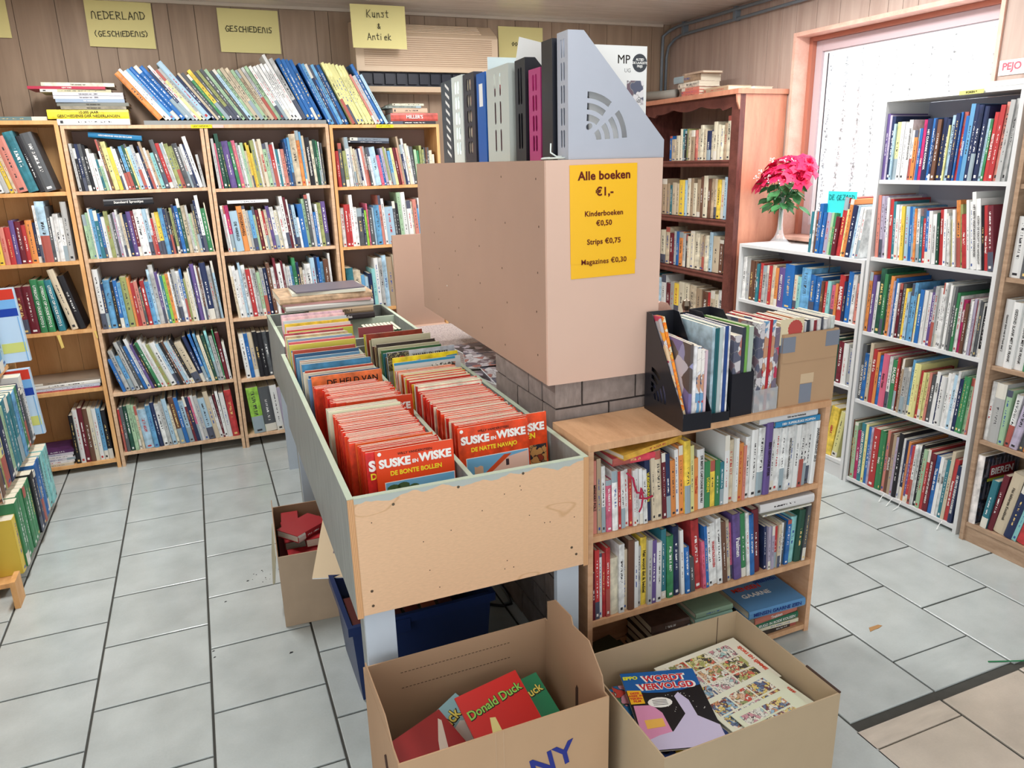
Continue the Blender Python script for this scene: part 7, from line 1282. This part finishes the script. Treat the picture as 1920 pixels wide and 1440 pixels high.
# ------------------------------------------------------------------ vase and roses
VX, VY, VZ = 3.20, 3.585, 1.1855
m, nt, b_ = nodes_of('clear_vase_glass'); b_.inputs['Base Color'].default_value = (.93, .95, .97, 1); b_.inputs['Roughness'].default_value = .05; b_.inputs['Alpha'].default_value = .22; setin(b_, 'Specular IOR Level', .8)
va = empty('glass_vase', (VX, VY, VZ)); tag(va, 'slender glass trumpet vase on the low white bookcase', 'vase')
b = MB(); b.lathe([(0, .0), (.068, 0), (.068, .006), (.052, .018), (.030, .045), (.019, .075), (.014, .12), (.013, .18), (.017, .24), (.026, .275), (.0245, .275), (.0155, .24), (.0115, .18), (.0105, .12), (.0115, .085), (0, .08)], 28); b.build('glass_body', m, va, smooth=True)
bq = empty('rose_bouquet', (VX, VY, VZ+.09)); tag(bq, 'bouquet of artificial pink red roses with leaves in the glass vase', 'flowers')
M_ROSE = plain('rose_petal', (222, 34, 84), .5, var=.12, bscale=30); M_LEAF = plain('rose_leaf', (66, 124, 74), .5, var=.2, bscale=30); M_STEM = plain('green_stem', (60, 116, 76), .5); M_BUD = plain('white_bud', (240, 240, 236), .6)
def rose_mesh(seed):
    r = random.Random(seed); b = MB()
    def petal(az, r0, r1, z0, z1, wid, roll, n=4):
        P = []
        for i in range(n+1):
            f = i/n; rad = r0+(r1-r0)*math.sin(f*math.pi/2) + (roll*max(0, f-.7)); z = z0+(z1-z0)*f-(roll*.8*max(0, f-.75)); row_ = []
            for j in range(5):
                g = j/4-.5; a = az+g*wid*(.5+.5*math.sin(math.pi*min(1, f*.8+.2))); rr = rad*(1+.12*(abs(g)*2)**2*(1 if f > .5 else 0)); row_.append((rr*math.cos(a), rr*math.sin(a), z-(.004*(abs(g)*2)**2 if f > .8 else 0)))
            P.append(row_)
        for i in range(n):
            for j in range(4): b.face([P[i][j], P[i][j+1], P[i+1][j+1], P[i+1][j]])
    for k, (cnt, r0, r1, z1, wid, roll) in enumerate([(3, .002, .006, .034, 2.4, .0), (4, .004, .013, .036, 2.0, .01), (5, .006, .022, .034, 1.7, .04), (5, .006, .029, .033, 1.5, .05), (5, .006, .036, .029, 1.35, .09)]):
        o_ = r.uniform(0, 6)
        for i in range(cnt): petal(o_+i*2*math.pi/cnt+r.uniform(-.15, .15), r0, r1*r.uniform(.93, 1.07), 0, z1*r.uniform(.94, 1.06), wid, roll)
    o = b.build('rose_head', M_ROSE, smooth=True); d = o.data; bpy.data.objects.remove(o); return d
RM = [rose_mesh(i) for i in range(3)]
r = random.Random(21)
stems = MB()
heads = [(-.02, .150, .265), (-.01, .120, .325), (.00, .085, .375), (.015, .035, .395), (-.035, .075, .33), (-.05, .10, .26), (-.03, .02, .345), (.01, -.015, .395), (-.02, -.045, .345), (.025, -.065, .385), (-.01, -.10, .355), (.0, -.145, .345), (-.03, -.115, .295), (-.04, -.03, .295), (.03, .02, .40), (.02, -.12, .385), (-.045, .045, .29), (.0, .13, .30)]
for i, (x, y, z) in enumerate([(h_[0], h_[1]*1.12-.022, h_[2]+.035) for h_ in heads]):
    o = bpy.data.objects.new('rose_head', RM[i % 3]); COL.objects.link(o); o.parent = bq; o.location = (x, y, z-.05)
    d = Vector((x-.02, y, .13)).normalized(); o.rotation_euler = d.to_track_quat('Z', 'Y').to_euler(); s_ = 1.0 if i % 4 else 1.15; o.scale = (s_, s_, s_)
    stems.tube([(r.uniform(-.004, .004), r.uniform(-.004, .004), -.005), (r.uniform(-.006, .006), r.uniform(-.006, .006), .08), (x*.1, y*.1, .15), (x*.6, y*.6, z*.65), (x, y, z-.05)], .0022, 5)
stems.build('stems', M_STEM, bq)
def leaf_mesh():
    b = MB(); L_, n = .062, 6; A = []; 
    for i in range(n+1):
        f = i/n; w = .021*math.sin(math.pi*min(1, f**.8))+.0005; z = -.012*f*f; A.append(((f*L_, -w, z+.004), (f*L_, 0, z), (f*L_, w, z+.004)))
    for i in range(n):
        for j in range(2): b.face([A[i][j], A[i+1][j], A[i+1][j+1], A[i][j+1]])
    o = b.build('leaf', M_LEAF, smooth=True); d = o.data; bpy.data.objects.remove(o); return d
LM = leaf_mesh()
for i in range(60):
    a = i*2.4; f = r.random(); o = bpy.data.objects.new('leaf', LM); COL.objects.link(o); o.parent = bq
    rad = r.uniform(.01, .095); z = r.uniform(.13, .265); yo = math.sin(a)*rad*1.35-.012; xo = math.cos(a)*rad*.6-.01
    o.location = (xo, yo, z); o.rotation_euler = (r.uniform(-.5, .5), r.uniform(-.2, .8), a); s_ = r.uniform(.9, 1.45); o.scale = (s_, s_, s_)
for c in ((-.06, .165, .29), (-.07, .105, .325), (-.085, .04, .30), (-.08, .02, .28), (-.05, -.06, .335), (-.075, -.06, .27), (-.04, .055, .395), (-.04, -.035, .395), (-.03, -.10, .39)):
    b = MB()
    for k in range(7):
        p = Vector(c)+Vector((r.uniform(-.015, .01), r.uniform(-.024, .024), r.uniform(-.016, .016))); rad = .0042
        b.lathe([(0, p.z-rad), (rad*.8, p.z-rad*.5), (rad, p.z), (rad*.8, p.z+rad*.5), (0, p.z+rad)], 6, 0, (p.x, p.y)); b.tube([c, tuple(p)], .0007, 4)
    b.build('white_buds', M_BUD, bq)
b = MB(); b.tube([(-.02, .03, .155), (-.03, .06, .150), (-.035, .10, .140)], .0015, 5); b.tube([(-.03, .06, .150), (-.03, .075, .178)], .0012, 5); b.tube([(-.03, .055, .15), (-.03, .065, .172)], .0025, 5); b.build('gold_twig', plain('gold_twig', (214, 176, 90), .4), bq)

# ================================================================== FLOOR ODDMENTS
def scrap(nm, label, pts, mat, cat, z=.0006, th=.0008):
    b = MB(); b.prism(pts, 'z', z, z+th); o = b.build(nm, mat, fixn=True); tag(o, label, cat); return o
scrap('dry_leaf', 'small dry brown leaf on the tile at the right of the island', [(2.105, 1.725), (2.12, 1.745), (2.165, 1.745), (2.175, 1.735), (2.15, 1.728), (2.13, 1.728)], plain('dry_leaf', (170, 130, 84), .8), 'leaf')
for (x, y, s, lab) in ((-.0, 3.08, .010, 'dark crumb on the tile left of the worn carton, upper'), (-.095, 2.95, .009, 'larger dark crumb in the middle of the left aisle'), (.11, 2.49, .013, 'dark stone chip on the tile left of the bin leg'), (-.15, 2.62, .008, 'upper of two dark crumbs in the left aisle'), (-.147, 2.58, .008, 'lower of two dark crumbs in the left aisle')):
    scrap('crumb', lab, [(x, y), (x+s, y+s*.2), (x+s*1.1, y+s*.6), (x+s*.3, y+s*.7)], M_BLACK, 'crumb')
b = MB(); r = random.Random(2)
for k in range(16): x, y = .02+r.uniform(0, .13), 3.03+r.uniform(0, .12); s = r.uniform(.002, .005); b.box(x, x+s, y, y+s*.8, .0004, .0014)
o = b.build('dirt_crumbs', M_BLACK); tag(o, 'scatter of fine dark grit on the tile beside the worn carton', 'grit'); o['kind'] = 'stuff'
b = MB(); b.tube([(2.33, 1.43, .003), (2.50, 1.36, .003), (2.70, 1.29, .003), (2.9, 1.2, .003)], .0022, 5); o = b.build('green_string', plain('green_cord', (20, 120, 70), .5)); tag(o, 'thin green cord lying on the floor at the right edge', 'cord')
for i, (y, l) in enumerate(((2.52, .05), (2.47, .07), (2.42, .11), (2.19, .05))):
    b = MB(); b.tube([(3.047, y, .034), (3.04, y-.004, .03), (3.038, y+.003, max(.008, .034-l*.25)), (3.02-l*.3, y-.01, .004)], .002, 5); o = b.build('loose_tape', M_PAPERW); tag(o, f'{["first","second","third","last"][i]} torn white tape strand below the tall white bookcase', 'tape', 'tape strands')
